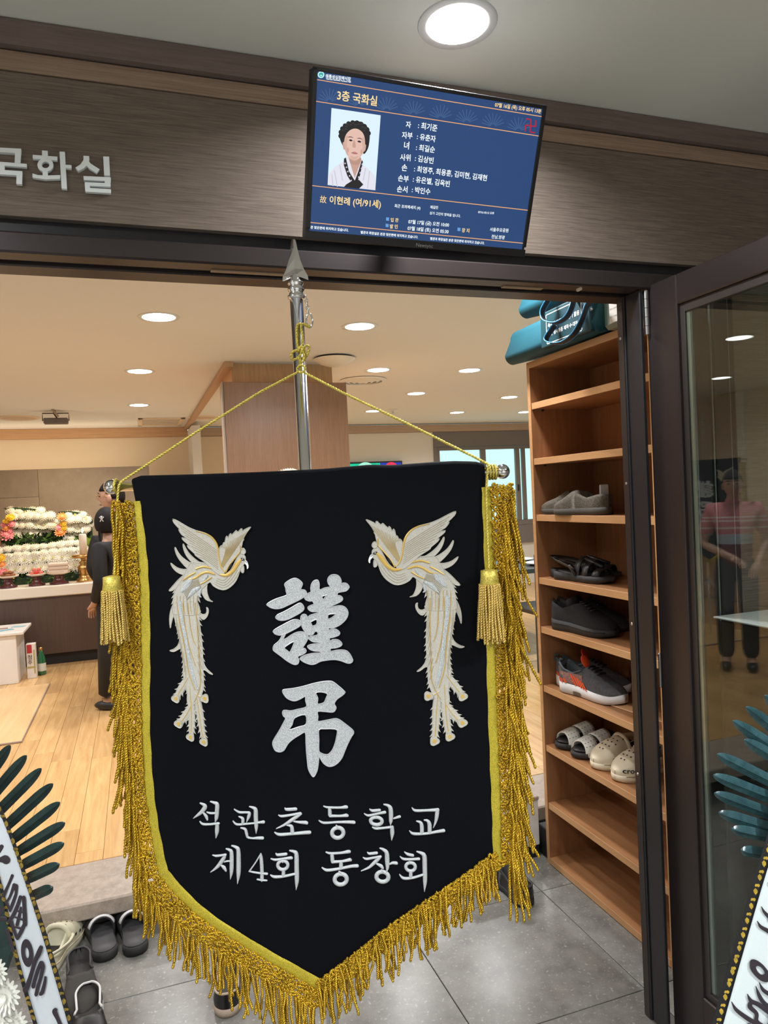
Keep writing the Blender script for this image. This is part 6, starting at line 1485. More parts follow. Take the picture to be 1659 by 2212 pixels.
def clog(lb, mm, letters=False, grp=None, **kw):
    r = thing('clog', lb, 'clog', group=grp); L, W = .250, .102
    b = MB(); sole_mesh(b, L, W, 0, lambda t: .030-.004*t, grow=1.06, spring=.006); b.build('sole', mm, r, True)
    apex = lambda t: np.interp(t, [.4, .52, .65, .8, .92, 1], [.096, .098, .090, .074, .058, .040])
    b = MB(); upper_mesh(b, L, W*1.04, lambda t: .026-.003*t, lambda t: np.interp(t, [0, .2, .38, .5], [.060, .050, .062, .092]), apex, .03, .46); b.build('upper', [mm, m_in if not letters else mat('clog_inside', (.30, .26, .19), .7)], r, True)
    b = MB(); b.tube([surf(t, 0, L, W*1.04, .024, 0) for t in ()] or [Vector(((t-.5)*L*1.012, s*hwid(t, W)*1.105, .031-.004*t)) for s, t in [(-1, k/14) for k in range(1, 14)]], .0018, 5); b.tube([Vector(((t-.5)*L*1.012, hwid(t, W)*1.105, .031-.004*t)) for t in [k/14 for k in range(1, 14)]], .0018, 5); b.build('sole_line', m_cream_s, r, True)
    b = MB()
    for t, us in ((.52, (-.42, 0, .42)), (.61, (-.3, .0, .3)), (.68, (-.42, -.14, .14, .42)), (.76, (-.25, .0, .25)), (.84, (-.12, .12))):
        for u in us:
            p = surf(t, u*.9, L, W*1.04, .024, apex(t)); p2 = surf(t+.01, u*.9, L, W*1.04, .024, apex(t+.01)); p3 = surf(t, u*.9+.03, L, W*1.04, .024, apex(t))
            n_ = (p2-p).cross(p3-p).normalized(); n_ = n_ if n_.z > 0 else -n_; uu = n_.orthogonal().normalized(); vv = n_.cross(uu)
            b.add([p+n_*.0014+(uu*cos(2*pi*j/8)+vv*sin(2*pi*j/8))*.0032 for j in range(8)], [tuple(range(8))])
    for t in (.60, .70, .80):
        for sg in (-1, 1):
            p = surf(t, sg*.86, L, W*1.04, .024, apex(t))+Vector((0, sg*.0016, 0)); b.add([p+Vector((-.006, 0, -.004)), p+Vector((.006, 0, -.004)), p+Vector((.005, 0, .005)), p+Vector((-.005, 0, .005))], [(0, 1, 2, 3)])
    b.build('vent_holes', m_hole, r)['kind'] = 'stuff'
    b = MB(); b.tube([Vector(p) for p in catmull([(-.008, -.052, .062), (-.06, -.058, .068), (-.118, -.036, .072), (-.134, 0, .073), (-.118, .036, .072), (-.06, .058, .068), (-.008, .052, .062)], 6)], .010, 8, flat=.5); b.build('heel_strap', mm, r, True)
    b = MB()
    for sg in (-1, 1): b.lathe([(0, -.004), (.009, -.004), (.010, 0), (.008, .003), (0, .004)], 14, Matrix.Translation((-.008, sg*.053, .062)) @ Matrix.Rotation(-sg*pi/2, 4, 'X'))
    b.build('rivet', mm, r, True)
    b = MB(); b.tube([surf(.47, -.9+.18*k, L, W*1.04, .024, .100) for k in range(11)], .0085, 8); b.build('collar', mm, r, True)
    if letters:
        b = MB(); pts = []; vs, fs, w = text_geo("crocs", .02)
        def lm(x, y):
            t = .76+.20*(x/w); z = .036+y*.025; wd_ = hwid(t, W*1.04)*.98*1.03
            return Vector(((t-.5)*L, wd_*(1 if letters == 'L' else -1), z))
        q = [lm(x if letters == 'R' else w-x, y) for x, y in vs]; b.add(q, fs); b.build('lettering', m_hole, r)
    put(r, **kw); return r
clog('beige rubber clog beside the white slides on the shelf', m_cream_s, False, 'beige clog pair on the shelf', toe=(1.504, 2.200), heel=(1.757, 2.226), z=S2)
clog('beige rubber clog with a word pressed in its side, next to the door post', m_cream_s, 'L', 'beige clog pair on the shelf', toe=(1.504, 2.078), heel=(1.757, 2.108), z=S2)
# on the grey tiles
slide('charcoal slide with white striped band on the tiles, left one', False, 'charcoal slide pair on the tiles', at=(-.186, 2.69), rz=radians(97), z=0)
slide('charcoal slide with white striped band on the tiles, right one near the banner', False, 'charcoal slide pair on the tiles', at=(-.085, 2.68), rz=radians(95), z=0)
clog('pale cream clog on the tiles, half hidden by the left ribbon', m_cream2, False, None, at=(-.322, 2.665), rz=radians(72), z=0)
def slip_on(lb, mm, rimm, cat='shoe', **kw):
    r = thing('slip_on_shoe', lb, cat); L, W = .282, .102
    b = MB(); sole_mesh(b, L, W, 0, FLAT(.026), grow=1.02); b.build('sole', rimm, r, True)
    rim = lambda t: np.interp(t, [0, .1, .3, .5], [.072, .068, .058, .078])
    b = MB(); upper_mesh(b, L, W, .024, rim, lambda t: np.interp(t, [0, .5, .6, .75, .9, 1], [.07, .082, .078, .062, .048, .034]), .006, .52, ow=.84); b.build('upper', [mm, m_in], r, True)
    b = MB(); ts = [.006, .015, .03, .05, .08]+[.11+.40*k/12 for k in range(13)]
    pts = [Vector(((t-.5)*L, -hwid(t, W)*.85, rim(t))) for t in ts[::-1]]+[Vector(((t-.5)*L, hwid(t, W)*.85, rim(t))) for t in ts]
    b.tube(pts, .0034, 8); b.build('collar', rimm, r, True); put(r, **kw); return r
slip_on('dark grey suede shoe on the tiles behind the white-rimmed one', mat('dark_suede', (.055, .05, .045), .9), m_slide, at=(-.235, 2.405), rz=radians(-84), z=0)
slip_on('dark slip-on with white rim at the lower left beside the ribbon', m_blk, m_wsole, at=(-.200, 2.205), rz=radians(-86), z=0)
slip_on('black slip-on with tan rim seen through the fringe', m_blk, mat('tan_rim', (.38, .29, .22), .6), at=(.200, 2.265), rz=radians(80), z=0)
slip_on('black leather slip-on peeking out beside the right fringe', m_blk, m_blk_sole, at=(1.255, 2.405), rz=radians(90), z=0)

# ------------------------------------------------------------------ altar
AY = 7.0; AT = .838
m_altbase = wood('altar_walnut', (.085, .05, .038), (.115, .07, .052), (60, 60, 4), .4)
m_alttop = mat('altar_top_white', (.82, .74, .62), .4)
alt = thing('altar_counter', 'dark brown altar counter with a thick cream top carrying flowers and offerings', 'altar', (-1.2, 7.5, FL))
b = MB(); b.box(-3.2, .35, AY+.03, 8.50, FL+.10, AT-.098); b.build('base', m_altbase, alt)
b = MB(); b.box(-3.2, .35, AY+.06, 8.48, FL, FL+.099); b.build('plinth', m_black_rub, alt)
b = MB(); b.cbox(-3.25, .40, AY, 8.50, AT-.097, AT, .008); b.build('top', m_alttop, alt)
m_bd = stone('backdrop_stone', (.27, .21, .155), (.38, .31, .235), (.36, .29, .22), .45, 1.6)
bdp = struct(MB().box(-3.2, .172, 8.63, 8.66, FL, 1.955), 'wall_backdrop', m_black_rub, 'grey brown stone backdrop board behind the altar flowers')
xs_ = [-3.2, -2.2, at_y(83, 1050, 8.62).x, .176]; zsplit = at_y(40, 1075, 8.62).z
for i in range(3):
    for z0, z1 in ((FL, zsplit), (zsplit, 1.957)) if i < 2 else ((FL, 1.957),):
        bb = MB(); bb.cbox(xs_[i]+.001, xs_[i+1]-.001, 8.612, 8.629, z0+.001, z1-.001, .002); o = bb.build('stone_panel', m_bd, bdp)
# cove light hidden behind the board
cv = thing('cove_lamp', 'warm strip lamp hidden behind the stone backdrop', 'lamp', (-1.4, 8.8, 1.86))
b = MB(); b.cbox(-3.1, .1, 8.74, 8.80, 1.84, 1.87, .004); b.build('housing', m_white_plastic, cv)
def area(parent, loc, direction, sx, sy, watts, col, spread=pi):
    ld = bpy.data.lights.new('lamp', 'AREA'); ld.shape = 'RECTANGLE'; ld.size = sx; ld.size_y = sy; ld.energy = watts; ld.color = col; ld.spread = spread
    lo = bpy.data.objects.new('lamp', ld); COL.objects.link(lo); lo.location = loc; lo.rotation_euler = Vector(direction).to_track_quat('-Z', 'Y').to_euler()
    lo.parent = parent; lo.matrix_parent_inverse = world_of(parent).inverted(); return lo
area(cv, (-1.5, 8.77, 1.885), (0, .35, 1), 3.1, .05, COVE*4, WARM)
fl_ = next(o for o in bpy.data.objects if o.name == 'floodlight')
fp = fl_.location
area(fl_, (fp.x, fp.y+.20, CEIL_I-.20), (-.1, .35, -1), .22, .08, ALTAR_W*2.2, WARM, 2.4)

# chrysanthemum heads shared by all altar flowers
m_mum = mat('altar_petal', (.76, .71, .58), .6); m_green = mat('altar_foliage', (.018, .045, .014), .6, var=.4, vscale=30); m_green2 = mat('altar_leaf_light', (.10, .22, .03), .55)
def flower_mesh(kind):
    b = MB()
    if kind == 'ball':
        mum(b, (0, 0, 0), (0, 0, 1), 1.0, 0, ((.25, 8, .62), (.55, 12, .52), (.82, 16, .34), (.98, 18, .10)))
        b.ball((0, 0, .12), (.86, .86, .42), 12, 6)
    elif kind == 'daisy':
        mum(b, (0, 0, 0), (0, 0, 1), 1.0, 0, ((.35, 10, .35), (.7, 14, .30), (1.0, 18, .22)), 1); b.ball((0, 0, .05), (.6, .6, .16), 10, 5)
    else:
        mum(b, (0, 0, 0), (0, 0, 1), 1.0, 0, ((.30, 7, .5), (.62, 10, .42), (.95, 13, .2)), None); b.ball((0, 0, .15), (.6, .6, .35), 10, 6)
    return b
fm = {}
for kind, mats_ in (('ball', [m_mum]), ('daisy', [m_mum, m_petal_c]), ('pink', [mat('pink_petal', (.85, .27, .30), .6)]), ('yellow', [mat('yellow_petal', (.85, .52, .03), .6)]), ('orange', [mat('orange_petal', (.85, .33, .10), .6)])):
    o = flower_mesh(kind if kind in ('ball', 'daisy') else 'col').build('f', mats_ if len(mats_) > 1 else mats_[0]); fm[kind] = o.data; bpy.data.objects.remove(o)
random.seed(21)
def flower(parent, kind, px, py, Y, r, nrm=(0, -.8, .6)):
    p = at_y(px, py, Y); q = (Vector(nrm)+Vector((random.uniform(-.25, .25), 0, random.uniform(-.2, .2)))).normalized()
    o = bpy.data.objects.new('chrysanthemum' if kind in ('ball', 'daisy') else kind+'_flower', fm[kind]); COL.objects.link(o); o.parent = parent; o.matrix_parent_inverse = world_of(parent).inverted()
    s = r*random.uniform(.92, 1.08); o.matrix_basis = Matrix.Translation(p) @ q.to_track_quat('Z', 'Y').to_matrix().to_4x4() @ Matrix.Rotation(random.uniform(0, 6), 4, 'Z') @ Matrix.Diagonal((s, s, s, 1)); return o
ZA = lambda pts: zmap(0, 1040, 6.38)(pts)
rows_ = thing('flower_bank', 'four stepped rows of white chrysanthemums along the altar top', 'flower arrangement', (-.9, 7.45, AT))
for kind, y0, x0, y1, x1, Y, r, step in (('ball', 960, -480, 862, 1200, 7.66, .056, 118), ('ball', 1045, -500, 955, 1240, 7.56, .056, 124), ('daisy', 1115, -560, 1045, 1240, 7.46, .058, 128), ('daisy', 1228, -500, 1165, 1280, 7.36, .056, 118)):
    n = int((x1-x0)/step)
    for k in range(n+1):
        x = x0+(x1-x0)*k/n; y = y0+(y1-y0)*(x-50)/(1050-50); q = ZA([(x, y+random.uniform(-6, 6))])[0]; flower(rows_, kind, q[0], q[1], Y, r, (0, -.85, .5) if kind == 'daisy' else (0, -.55, .85))
for kd, x, y, r in (('yellow', 8, 1060, .05), ('pink', 40, 1275, .055), ('yellow', 150, 1310, .036), ('yellow', 115, 1268, .03), ('orange', 20, 1150, .04)):
    q = ZA([(x, y)])[0]; flower(rows_, kd, q[0], q[1], 7.28, r)
b = MB(); pa = at_y(-80, 1200, 7.5).x; pb = at_y(200, 1200, 7.5).x
for k, (Y0, Y1, z1) in enumerate(((7.56, 7.74, 1.145), (7.46, 7.56, 1.06), (7.36, 7.46, .985), (7.29, 7.36, .92))): b.box(pa, pb, Y0+.02, Y1+.02, AT+.001, z1-.02)
b.build('foam_tray', m_green, rows_)
b = MB()
for k in range(520):
    x = random.uniform(pa, pb); row = random.choice(((7.33, .86, .93), (7.36, .9, .95), (7.44, .95, 1.02), (7.3, .85, .90))); c0 = Vector((x, row[0]+random.uniform(-.02, .04), random.uniform(row[1], row[2]))); d = Vector((random.uniform(-1, 1), random.uniform(-1, -.1), random.uniform(-.4, .8))).normalized(); s = d.orthogonal().normalized(); l = random.uniform(.025, .05)
    b.add([c0, c0+d*l*.5+s*l*.25, c0+d*l, c0+d*l*.5-s*l*.25], [(0, 1, 2, 3)], 1 if random.random() < .3 else 0)
o = b.build('foliage', [m_green, m_green2], rows_); o['kind'] = 'stuff'
def in_poly(x, y, P_):
    c = False
    for i in range(len(P_)):
        (xa, ya), (xb, yb) = P_[i], P_[i-1]
        if (ya > y) != (yb > y) and x < (xb-xa)*(y-ya)/(yb-ya)+xa: c = not c
    return c
def wing(label, poly_, Y, cols, seed):
    random.seed(seed); c0 = ZA([(sum(p[0] for p in poly_)/len(poly_), sum(p[1] for p in poly_)/len(poly_))])[0]
    t = thing('flower_wing', label, 'flower arrangement', tuple(at_y(c0[0], c0[1], Y)))
    y = min(p[1] for p in poly_); k = 0
    while y < max(p[1] for p in poly_):
        x = min(p[0] for p in poly_)+(k % 2)*52
        while x < max(p[0] for p in poly_):
            if in_poly(x, y, poly_):
                q = ZA([(x+random.uniform(-10, 10), y+random.uniform(-8, 8))])[0]; top_ = y < min(p[1] for p in poly_)+90
                flower(t, 'ball' if random.random() < .75 else 'daisy', q[0], q[1], Y-.02+(.03 if k % 2 else 0), .052, (0, -.8, .6))
            x += 100
        y += 62; k += 1
    for kd, x, y, r in cols: q = ZA([(x, y)])[0]; flower(t, kd, q[0], q[1], Y-.06, r)
    b = MB(); l = ZA([(p[0], p[1]) for p in poly_]); b.poly([l], lambda x, y, h: at_y(x, y, Y+.05-h), .05, -.0); b.build('foam_back', m_green, t)
    return t
w1 = wing('left curved wing of white chrysanthemums with pink and yellow blooms beside the photo frame', [(40, 370), (200, 355), (380, 365), (540, 385), (700, 445), (800, 520), (780, 590), (690, 650), (600, 710), (520, 780), (420, 830), (300, 790), (200, 740), (60, 850), (0, 860), (0, 800), (160, 720), (180, 600), (200, 500), (120, 400)], 7.98,
     [('yellow', 145, 500, .045), ('yellow', 92, 550, .036), ('pink', 160, 590, .04), ('orange', 85, 640, .038), ('pink', 125, 680, .038), ('pink', 85, 745, .072), ('pink', 55, 600, .03)], 4)
w2 = wing('right curved wing of white chrysanthemums with orange blooms behind the candle', [(790, 420), (950, 405), (1100, 425), (1230, 470), (1285, 540), (1270, 640), (1200, 700), (1080, 760), (1000, 820), (860, 840), (780, 830), (860, 750), (900, 640), (920, 500)], 7.94,
     [('orange', 855, 490, .05), ('orange', 840, 705, .06), ('pink', 822, 640, .04), ('yellow', 872, 640, .036), ('yellow', 870, 585, .036)], 6)
b = MB(); random.seed(9)
for k in range(260):
    x = random.uniform(60, 1300); y = random.uniform(770, 915)
    q = ZA([(x, y)])[0]; c0 = at_y(q[0], q[1], 7.93+random.uniform(-.04, .04)); d = Vector((random.uniform(-1, 1), random.uniform(-.6, 0), random.uniform(-.2, 1))).normalized(); s = d.cross(Vector((0, 1, 0))).normalized(); l = random.uniform(.04, .09)
    b.add([c0, c0+d*l*.4+s*l*.16, c0+d*l, c0+d*l*.4-s*l*.16], [(0, 1, 2, 3)], 1 if random.random() < .35 else 0)
o = tag(b.build('fern_bed', [m_green, m_green2]), 'dark green fern leaves between the chrysanthemum wings and rows', 'foliage', kind='stuff')
b = MB(); pa, pb = at_y(-60, 1180, 7.9), at_y(200, 1180, 7.9); b.box(pa.x, pb.x, 7.80, 8.05, AT+.001, 1.12); b.box(at_y(10, 1180, 7.9).x, pb.x, 8.0, 8.06, AT+.001, 1.3)
tag(b.build('flower_trough', m_green), 'dark green trough holding the flower wings on the altar', 'planter')
# bright lily leaves at the right end
t = thing('lily_leaves', 'light green upright leaves at the right end behind the candle', 'plant', tuple(at_y(192, 1185, 7.6)))
for (x0, y0), (x1, y1) in (((1215, 900), (1190, 760)), ((1230, 905), (1240, 780)), ((1240, 910), (1285, 770)), ((1250, 915), (1300, 830)), ((1225, 900), (1215, 790))):
    b = MB(); p = [at_y(*ZA([q])[0], 7.55) for q in ((x0, y0), (x1, y1))]; d = p[1]-p[0]; s = Vector((.028, 0, .004)); pts = [p[0], p[0]+d*.4+s, p[0]+d*.75+s*.8, p[1], p[0]+d*.75-s*.8, p[0]+d*.4-s]; off = Vector((0, .006, 0))
    b.add(pts+[q+off for q in pts], [(0, 1, 2, 3, 4, 5), (11, 10, 9, 8, 7, 6)]+[(i, i+6, (i+1) % 6+6, (i+1) % 6) for i in range(6)]); b.build('leaf', mat('lily_leaf', (.26, .40, .04), .5), t)
# portrait frame cut by the picture's left edge
t = thing('portrait_frame', 'brown wooden edge of a portrait frame at the far left of the altar', 'picture frame', tuple(at_y(-60, 1200, 7.85)))
a, c_ = at_y(-150, 1075, 7.85), at_y(6, 1245, 7.85); b = MB()
b.cbox(c_.x-.035, c_.x, 7.83, 7.87, AT+.25, a.z, .004); b.cbox(a.x, a.x+.035, 7.83, 7.87, AT+.25, a.z, .004); b.cbox(a.x+.035, c_.x-.035, 7.83, 7.87, a.z-.035, a.z, .004); b.cbox(a.x+.035, c_.x-.035, 7.83, 7.87, AT+.25, AT+.285, .004); b.build('frame', wood('frame_walnut', (.16, .08, .04), (.24, .13, .07), (40, 40, 4), .4), t)
MB().box(a.x+.035, c_.x-.035, 7.85, 7.86, AT+.285, a.z-.035).build('backing', m_altbase, t)
b = MB(); b.box(a.x+.2, c_.x-.05, 7.86, 7.90, AT, AT+.26); b.build('easel', m_altbase, t)
# candle
Yc = 7.16; p = at_y(183, 1240, Yc); cx = p.x; zt, zm = at_y(182, 1153, Yc).z, at_y(184, 1197, Yc).z
m_brass = mat('brass', (.55, .33, .12), .28, metal=1.0)
t = thing('candlestick', 'brass candlestick at the right end of the altar', 'candlestick', (cx, Yc, AT)); T = Matrix.Translation((cx, Yc, 0)); H = zm-AT
b = MB(); b.lathe([(.075, AT), (.075, AT+.02), (.05, AT+.04), (.045, AT+.30*H), (.058, AT+.42*H), (.062, AT+.55*H), (.035, AT+.64*H), (.05, AT+.70*H), (.025, AT+.78*H), (.03, AT+.86*H), (.10, zm-.03), (.105, zm-.005), (.05, zm)], 24, T); b.build('body', m_brass, t, True)
t = thing('candle', 'lit white candle standing in the brass candlestick', 'candle', (cx, Yc, zm))
b = MB(); b.lathe([(.034, zm+.001), (.033, zt-.01), (.026, zt), (.004, zt-.004)], 20, T); b.build('wax', mat('candle_wax', (.85, .74, .62), .5), t, True)
b = MB(); b.lathe([(.0, zt+.004), (.009, zt+.018), (.010, zt+.028), (.004, zt+.05), (0, zt+.062)], 10, T); b.build('flame', mat('flame', (1, .7, .3), .5, emit=4, emcol=(1, .75, .35)), t, True)
b = MB(); b.lathe([(.0022, zt-.004), (.0022, zt+.008)], 6, T); b.build('wick', m_black_rub, t)
# offering dishes
m_lac = mat('maroon_lacquer', (.085, .012, .016), .25, coat=.6); m_rimw = mat('dish_cream', (.75, .62, .48), .4)
def dish(px, r, lb):
    p = at_y(px, 1260, 7.115); t = thing('offering_dish', lb, 'dish', (p.x, 7.115, AT), 'footed offering dishes on the altar'); T = Matrix.Translation((p.x, 7.115, AT))
    b = MB(); b.lathe([(r*.95, .0), (r*.95, .012), (r*.55, .03), (r*.45, .07), (r*.6, .085)], 24, T); b.build('foot', m_lac, t, True)
    b = MB(); b.lathe([(r*.6, .086), (r*1.12, .098), (r*1.15, .108), (r*.9, .100), (0, .096)], 24, T); b.build('plate', m_rimw, t, True); return Vector((p.x, 7.115, AT+.100))
c0 = dish(18, .077, 'maroon footed dish with brown pastries, leftmost on the altar')
for k, (dx, dy, dz) in enumerate(((-.035, 0, 0), (.0, -.02, 0), (.035, .0, 0), (.0, .03, 0), (-.015, .0, .022), (.02, .005, .022))):
    b = MB(); b.ball(c0+Vector((dx, dy, dz+.012)), (.028, .024, .014), 12, 6); tag(b.build('pastry', mat('pastry_brown', (.30, .11, .04), .6), None, True), 'brown pastry piled on the leftmost maroon dish', 'pastry', 'brown pastries on the dish')
c0 = dish(80, .073, 'maroon footed dish with red jelly sweets, middle of three')
for k, (dx, dy, dz, cc_) in enumerate(((-.035, 0, 0, 0), (.0, -.01, 0, 1), (.037, 0, 0, 0), (-.018, .005, .028, 0), (.02, .005, .028, 0), (.0, .03, .0, 1))):
    b = MB(); q = c0+Vector((dx, dy, dz+.001)); b.cbox(q.x-.017, q.x+.017, q.y-.014, q.y+.014, q.z, q.z+.027, .006); tag(b.build('jelly_sweet', mat('jelly_red', (.70, .04, .035), .3) if cc_ else mat('jelly_pink', (.80, .22, .16), .35)), 'bright red jelly sweet on the middle maroon dish' if cc_ else 'salmon pink jelly sweet on the middle maroon dish', 'sweet', 'red sweets on the dish' if cc_ else 'pink sweets on the dish')
c0 = dish(128, .085, 'maroon footed dish with stacked rice cakes, rightmost on the altar')
for k in range(3):
    b = MB(); b.cbox(c0.x-.082, c0.x+.082, c0.y-.05, c0.y+.05, c0.z+.001+.031*k, c0.z+.030+.031*k, .008); tag(b.build('rice_cake', mat('rice_cake', (.74, .58, .46), .6)), ('bottom', 'middle', 'top')[k]+' slab of the pale rice cakes stacked on the maroon dish', 'rice cake', 'stacked rice cakes')

# white offertory box, papers, carton, bottle, mat
t = thing('offertory_box', 'white box table at the left edge before the altar', 'box', (-1.15, 6.5, FL))
a = at_y(36, 1398, 6.42); b = MB(); b.cbox(-1.75, -.953, 6.42, 6.85, FL, .52, .004); b.build('body', mat('white_laminate', (.80, .76, .70), .4), t)
b = MB(); b.cbox(-1.77, -.895, 6.40, 6.88, .521, .545, .004); b.build('top', MATS['white_laminate'], t)
for (x, y, rz_, w, h, c, lb) in ((-1.05, 6.56, .5, .12, .06, (.20, .42, .50), 'pale blue paper slip on the white box, nearest the front'), (-.97, 6.70, -.3, .10, .06, (.30, .50, .56), 'pale blue paper slip on the white box, near its right corner'), (-1.08, 6.66, .2, .07, .05, (.32, .20, .14), 'small brown paper slip on the white box')):
    b = MB(); b.cbox(-w/2, w/2, -h/2, h/2, 0, .003, .0005, T=Matrix.Translation((x, y, .5455)) @ Matrix.Rotation(rz_, 4, 'Z')); tag(b.build('paper_slip', mat('slip%d' % int(c[0]*100), c, .7)), lb, 'paper')
a, c_ = at_y(45, 1392, 6.55), at_y(70, 1484, 6.55)
t = thing('drink_carton', 'white drink carton with a red square beside the white box', 'carton', ((a.x+c_.x)/2, 6.57, FL)); zt = at_y(58, 1392, 6.55).z; x0, x1 = -.905, -.835
b = MB(); b.cbox(x0, x1, 6.55, 6.62, FL, zt, .003); b.build('body', mat('carton_white', (.78, .72, .66), .5), t)
b = MB(); b.box(x0+.006, x0+.044, 6.5485, 6.5502, zt-.075, zt-.006); b.build('red_label', mat('label_red', (.50, .03, .045), .5), t)
b = MB(); b.box(x1-.016, x1-.006, 6.5485, 6.5502, FL+.04, zt-.05); b.box(x0+.004, x1-.004, 6.5487, 6.5502, FL+.085, FL+.10); b.build('side_print', mat('label_olive', (.42, .36, .12), .5), t)
b = MB(); put_text(b, "청", (x0+.010, 6.548, zt-.125), (x0+.042, 6.548, zt-.125), (0, 0, 1), .0); put_text(b, "주", (x0+.010, 6.548, zt-.165), (x0+.042, 6.548, zt-.165), (0, 0, 1), .0); b.build('print', m_ink, t)
t = thing('bottle', 'green glass bottle with white label behind the carton', 'bottle', (-.80, 6.66, FL)); T = Matrix.Translation((-.808, 6.66, FL))
b = MB(); b.lathe([(.0, .001), (.032, .002), (.034, .01), (.034, .12), (.028, .155), (.014, .185), (.013, .225)], 18, T); b.build('glass', mat('green_glass', (.015, .13, .05), .1, spec=.8), t, True)
b = MB(); b.lathe([(.0348, .035), (.0348, .10)], 18, T, cap=False); b.build('label', mat('bottle_label', (.65, .66, .58), .5), t, True)
b = MB(); b.lathe([(.0145, .205), (.0145, .23), (0, .231)], 14, T); b.build('cap', m_brass, t, True)
t = thing('floor_mat', 'pale wood-pattern floor mat with grey piping before the altar', 'mat', (-1.5, 5.5, FL))
b = MB(); b.cbox(-2.4, -.712, 4.76, 6.26, FL+.0005, FL+.007, .002); b.build('sheet', wood('mat_wood', (.60, .38, .17), (.70, .47, .24), (30, 2.2, 30), .45), t)
b = MB(); b.tube([(-.709, 6.26, FL+.006), (-.709, 4.757, FL+.006), (-2.4, 4.757, FL+.006)], .006, 6); b.build('piping', mat('mat_piping', (.36, .26, .20), .6), t)
# flowers peeking over the banner, television, table
t = thing('flower_stand', 'white flower stand whose fluffy top peeks over the banner left of the pole', 'flower stand', tuple(at_y(625, 1045, 4.45)))
random.seed(4); cF = at_y(626, 1046, 4.45)
for k in range(16):
    a = random.uniform(0, 6.28); e = random.uniform(.0, 1.2); d = Vector((cos(a)*cos(e), -abs(sin(a))*cos(e), sin(e))); o = bpy.data.objects.new('chrysanthemum', fm['daisy']); COL.objects.link(o); o.parent = t; o.matrix_parent_inverse = world_of(t).inverted()
    o.matrix_basis = Matrix.Translation(cF+Vector((d.x*.10, d.y*.05, d.z*.075))) @ d.to_track_quat('Z', 'Y').to_matrix().to_4x4() @ Matrix.Diagonal((.045, .045, .045, 1))
b = MB(); b.ball(cF, (.09, .05, .06), 12, 8); b.tube([cF, Vector((cF.x, cF.y, FL+.02))], .012, 8); b.lathe([(.14, 0), (.14, .015), (.02, .03)], 20, Matrix.Translation((cF.x, cF.y, FL))); b.build('stand', m_green, t, True)
a, c_ = at_y(750, 999, 9.16), at_y(871, 1060, 9.16)
t = thing('television', 'wall television showing green and blue panels beside the partition', 'television', ((a.x+c_.x)/2, 9.17, (a.z+c_.z)/2))
b = MB(); b.cbox(a.x-.15, c_.x, 9.14, 9.195, c_.z-.2, a.z, .006); b.build('housing', m_bezel, t)
xm = at_y(820, 1005, 9.16).x
MB().box(a.x-.13, xm, 9.136, 9.139, c_.z-.18, a.z-.022).build('screen', emis('tvgreen', (.0, .55, .30), 1.0), t); MB().box(xm, c_.x-.02, 9.136, 9.139, c_.z-.18, a.z-.022).build('screen', emis('tvblue', (.01, .035, .40), 1.0), t)
b = MB(); q = at_y(846, 1014, 9.13); b.poly([[(cos(2*pi*k/20), sin(2*pi*k/20)) for k in range(20)]], lambda x, y, h: Vector((q.x+.10*x, 9.135-h, q.z+.10*y)), .0005, 0); b.build('screen_mark', emis('tvred', (.75, .03, .08), 1.0), t)
b = MB(); q = at_y(790, 1014, 9.13); b.poly([[(cos(2*pi*k/20), .8*sin(2*pi*k/20)) for k in range(20)]], lambda x, y, h: Vector((q.x+.12*x, 9.135-h, q.z+.12*y)), .0005, 0); b.build('screen_mark', emis('tvmint', (.35, .85, .60), 1.0), t)
t = thing('dining_table', 'black dining table with pale settings in the far room beside the shelf', 'table', (3.1, 5.6, FL))
m_tb = mat('black_table', (.02, .02, .022), .3)
b = MB(); b.cbox(2.6, 3.55, 5.2, 6.6, .80, .835, .005); b.build('top', m_tb, t)
for x in (2.66, 3.49):
    for y in (5.26, 6.54): b = MB(); b.cbox(x-.03, x+.03, y-.03, y+.03, FL, .80, .003); b.build('leg', m_tb, t)
for k in range(3):
    b = MB(); b.lathe([(.0, .001), (.10, .002), (.15, .018), (.152, .022), (.1, .010)], 24, Matrix.Translation((3.30, 5.45+.42*k, .836))); tag(b.build('plate', m_wsole, None, True), ('white plate on the black table, nearest end', 'white plate on the black table, middle', 'white plate on the black table, far end')[k], 'plate', 'white plates on the black table')
for k in range(2):
    t = thing('dining_chair', ('black dining chair at the near end of the black table', 'black dining chair at the far side of the black table')[k], 'chair', (3.15+.1*k, 4.95+.9*k, FL), 'black dining chairs')
    X, Y = (2.95, 4.85) if k == 0 else (3.85, 5.7)
    b = MB(); b.cbox(X-.21, X+.21, Y-.21, Y+.21, .56, .60, .01); b.build('seat', m_tb, t)
    b = MB(); (b.cbox(X-.21, X+.21, Y-.23, Y-.20, .60, 1.02, .01) if k == 0 else b.cbox(X+.20, X+.23, Y-.21, Y+.21, .60, 1.02, .01)); b.build('backrest', m_tb, t)
    for sx in (-1, 1):
        for sy in (-1, 1): b = MB(); b.cbox(X+sx*.18-.015, X+sx*.18+.015, Y+sy*.18-.015, Y+sy*.18+.015, FL, .56, .003); b.build('leg', m_tb, t)
# dark stand with white top behind the open door
t = thing('reception_stand', 'dark stand with a white top standing behind the open glass door', 'stand', (1.72, 1.5, 0))
a = at_z(1556, 1335, 1.10)
b = MB(); b.cbox(1.452, 1.90, 1.20, 1.545, 1.127, 1.132, .0015); b.build('top', m_wsole, t)
b = MB(); b.cbox(1.46, 1.85, 1.23, 1.53, 0, 1.1265, .006); b.build('body', m_frame_dark, t)
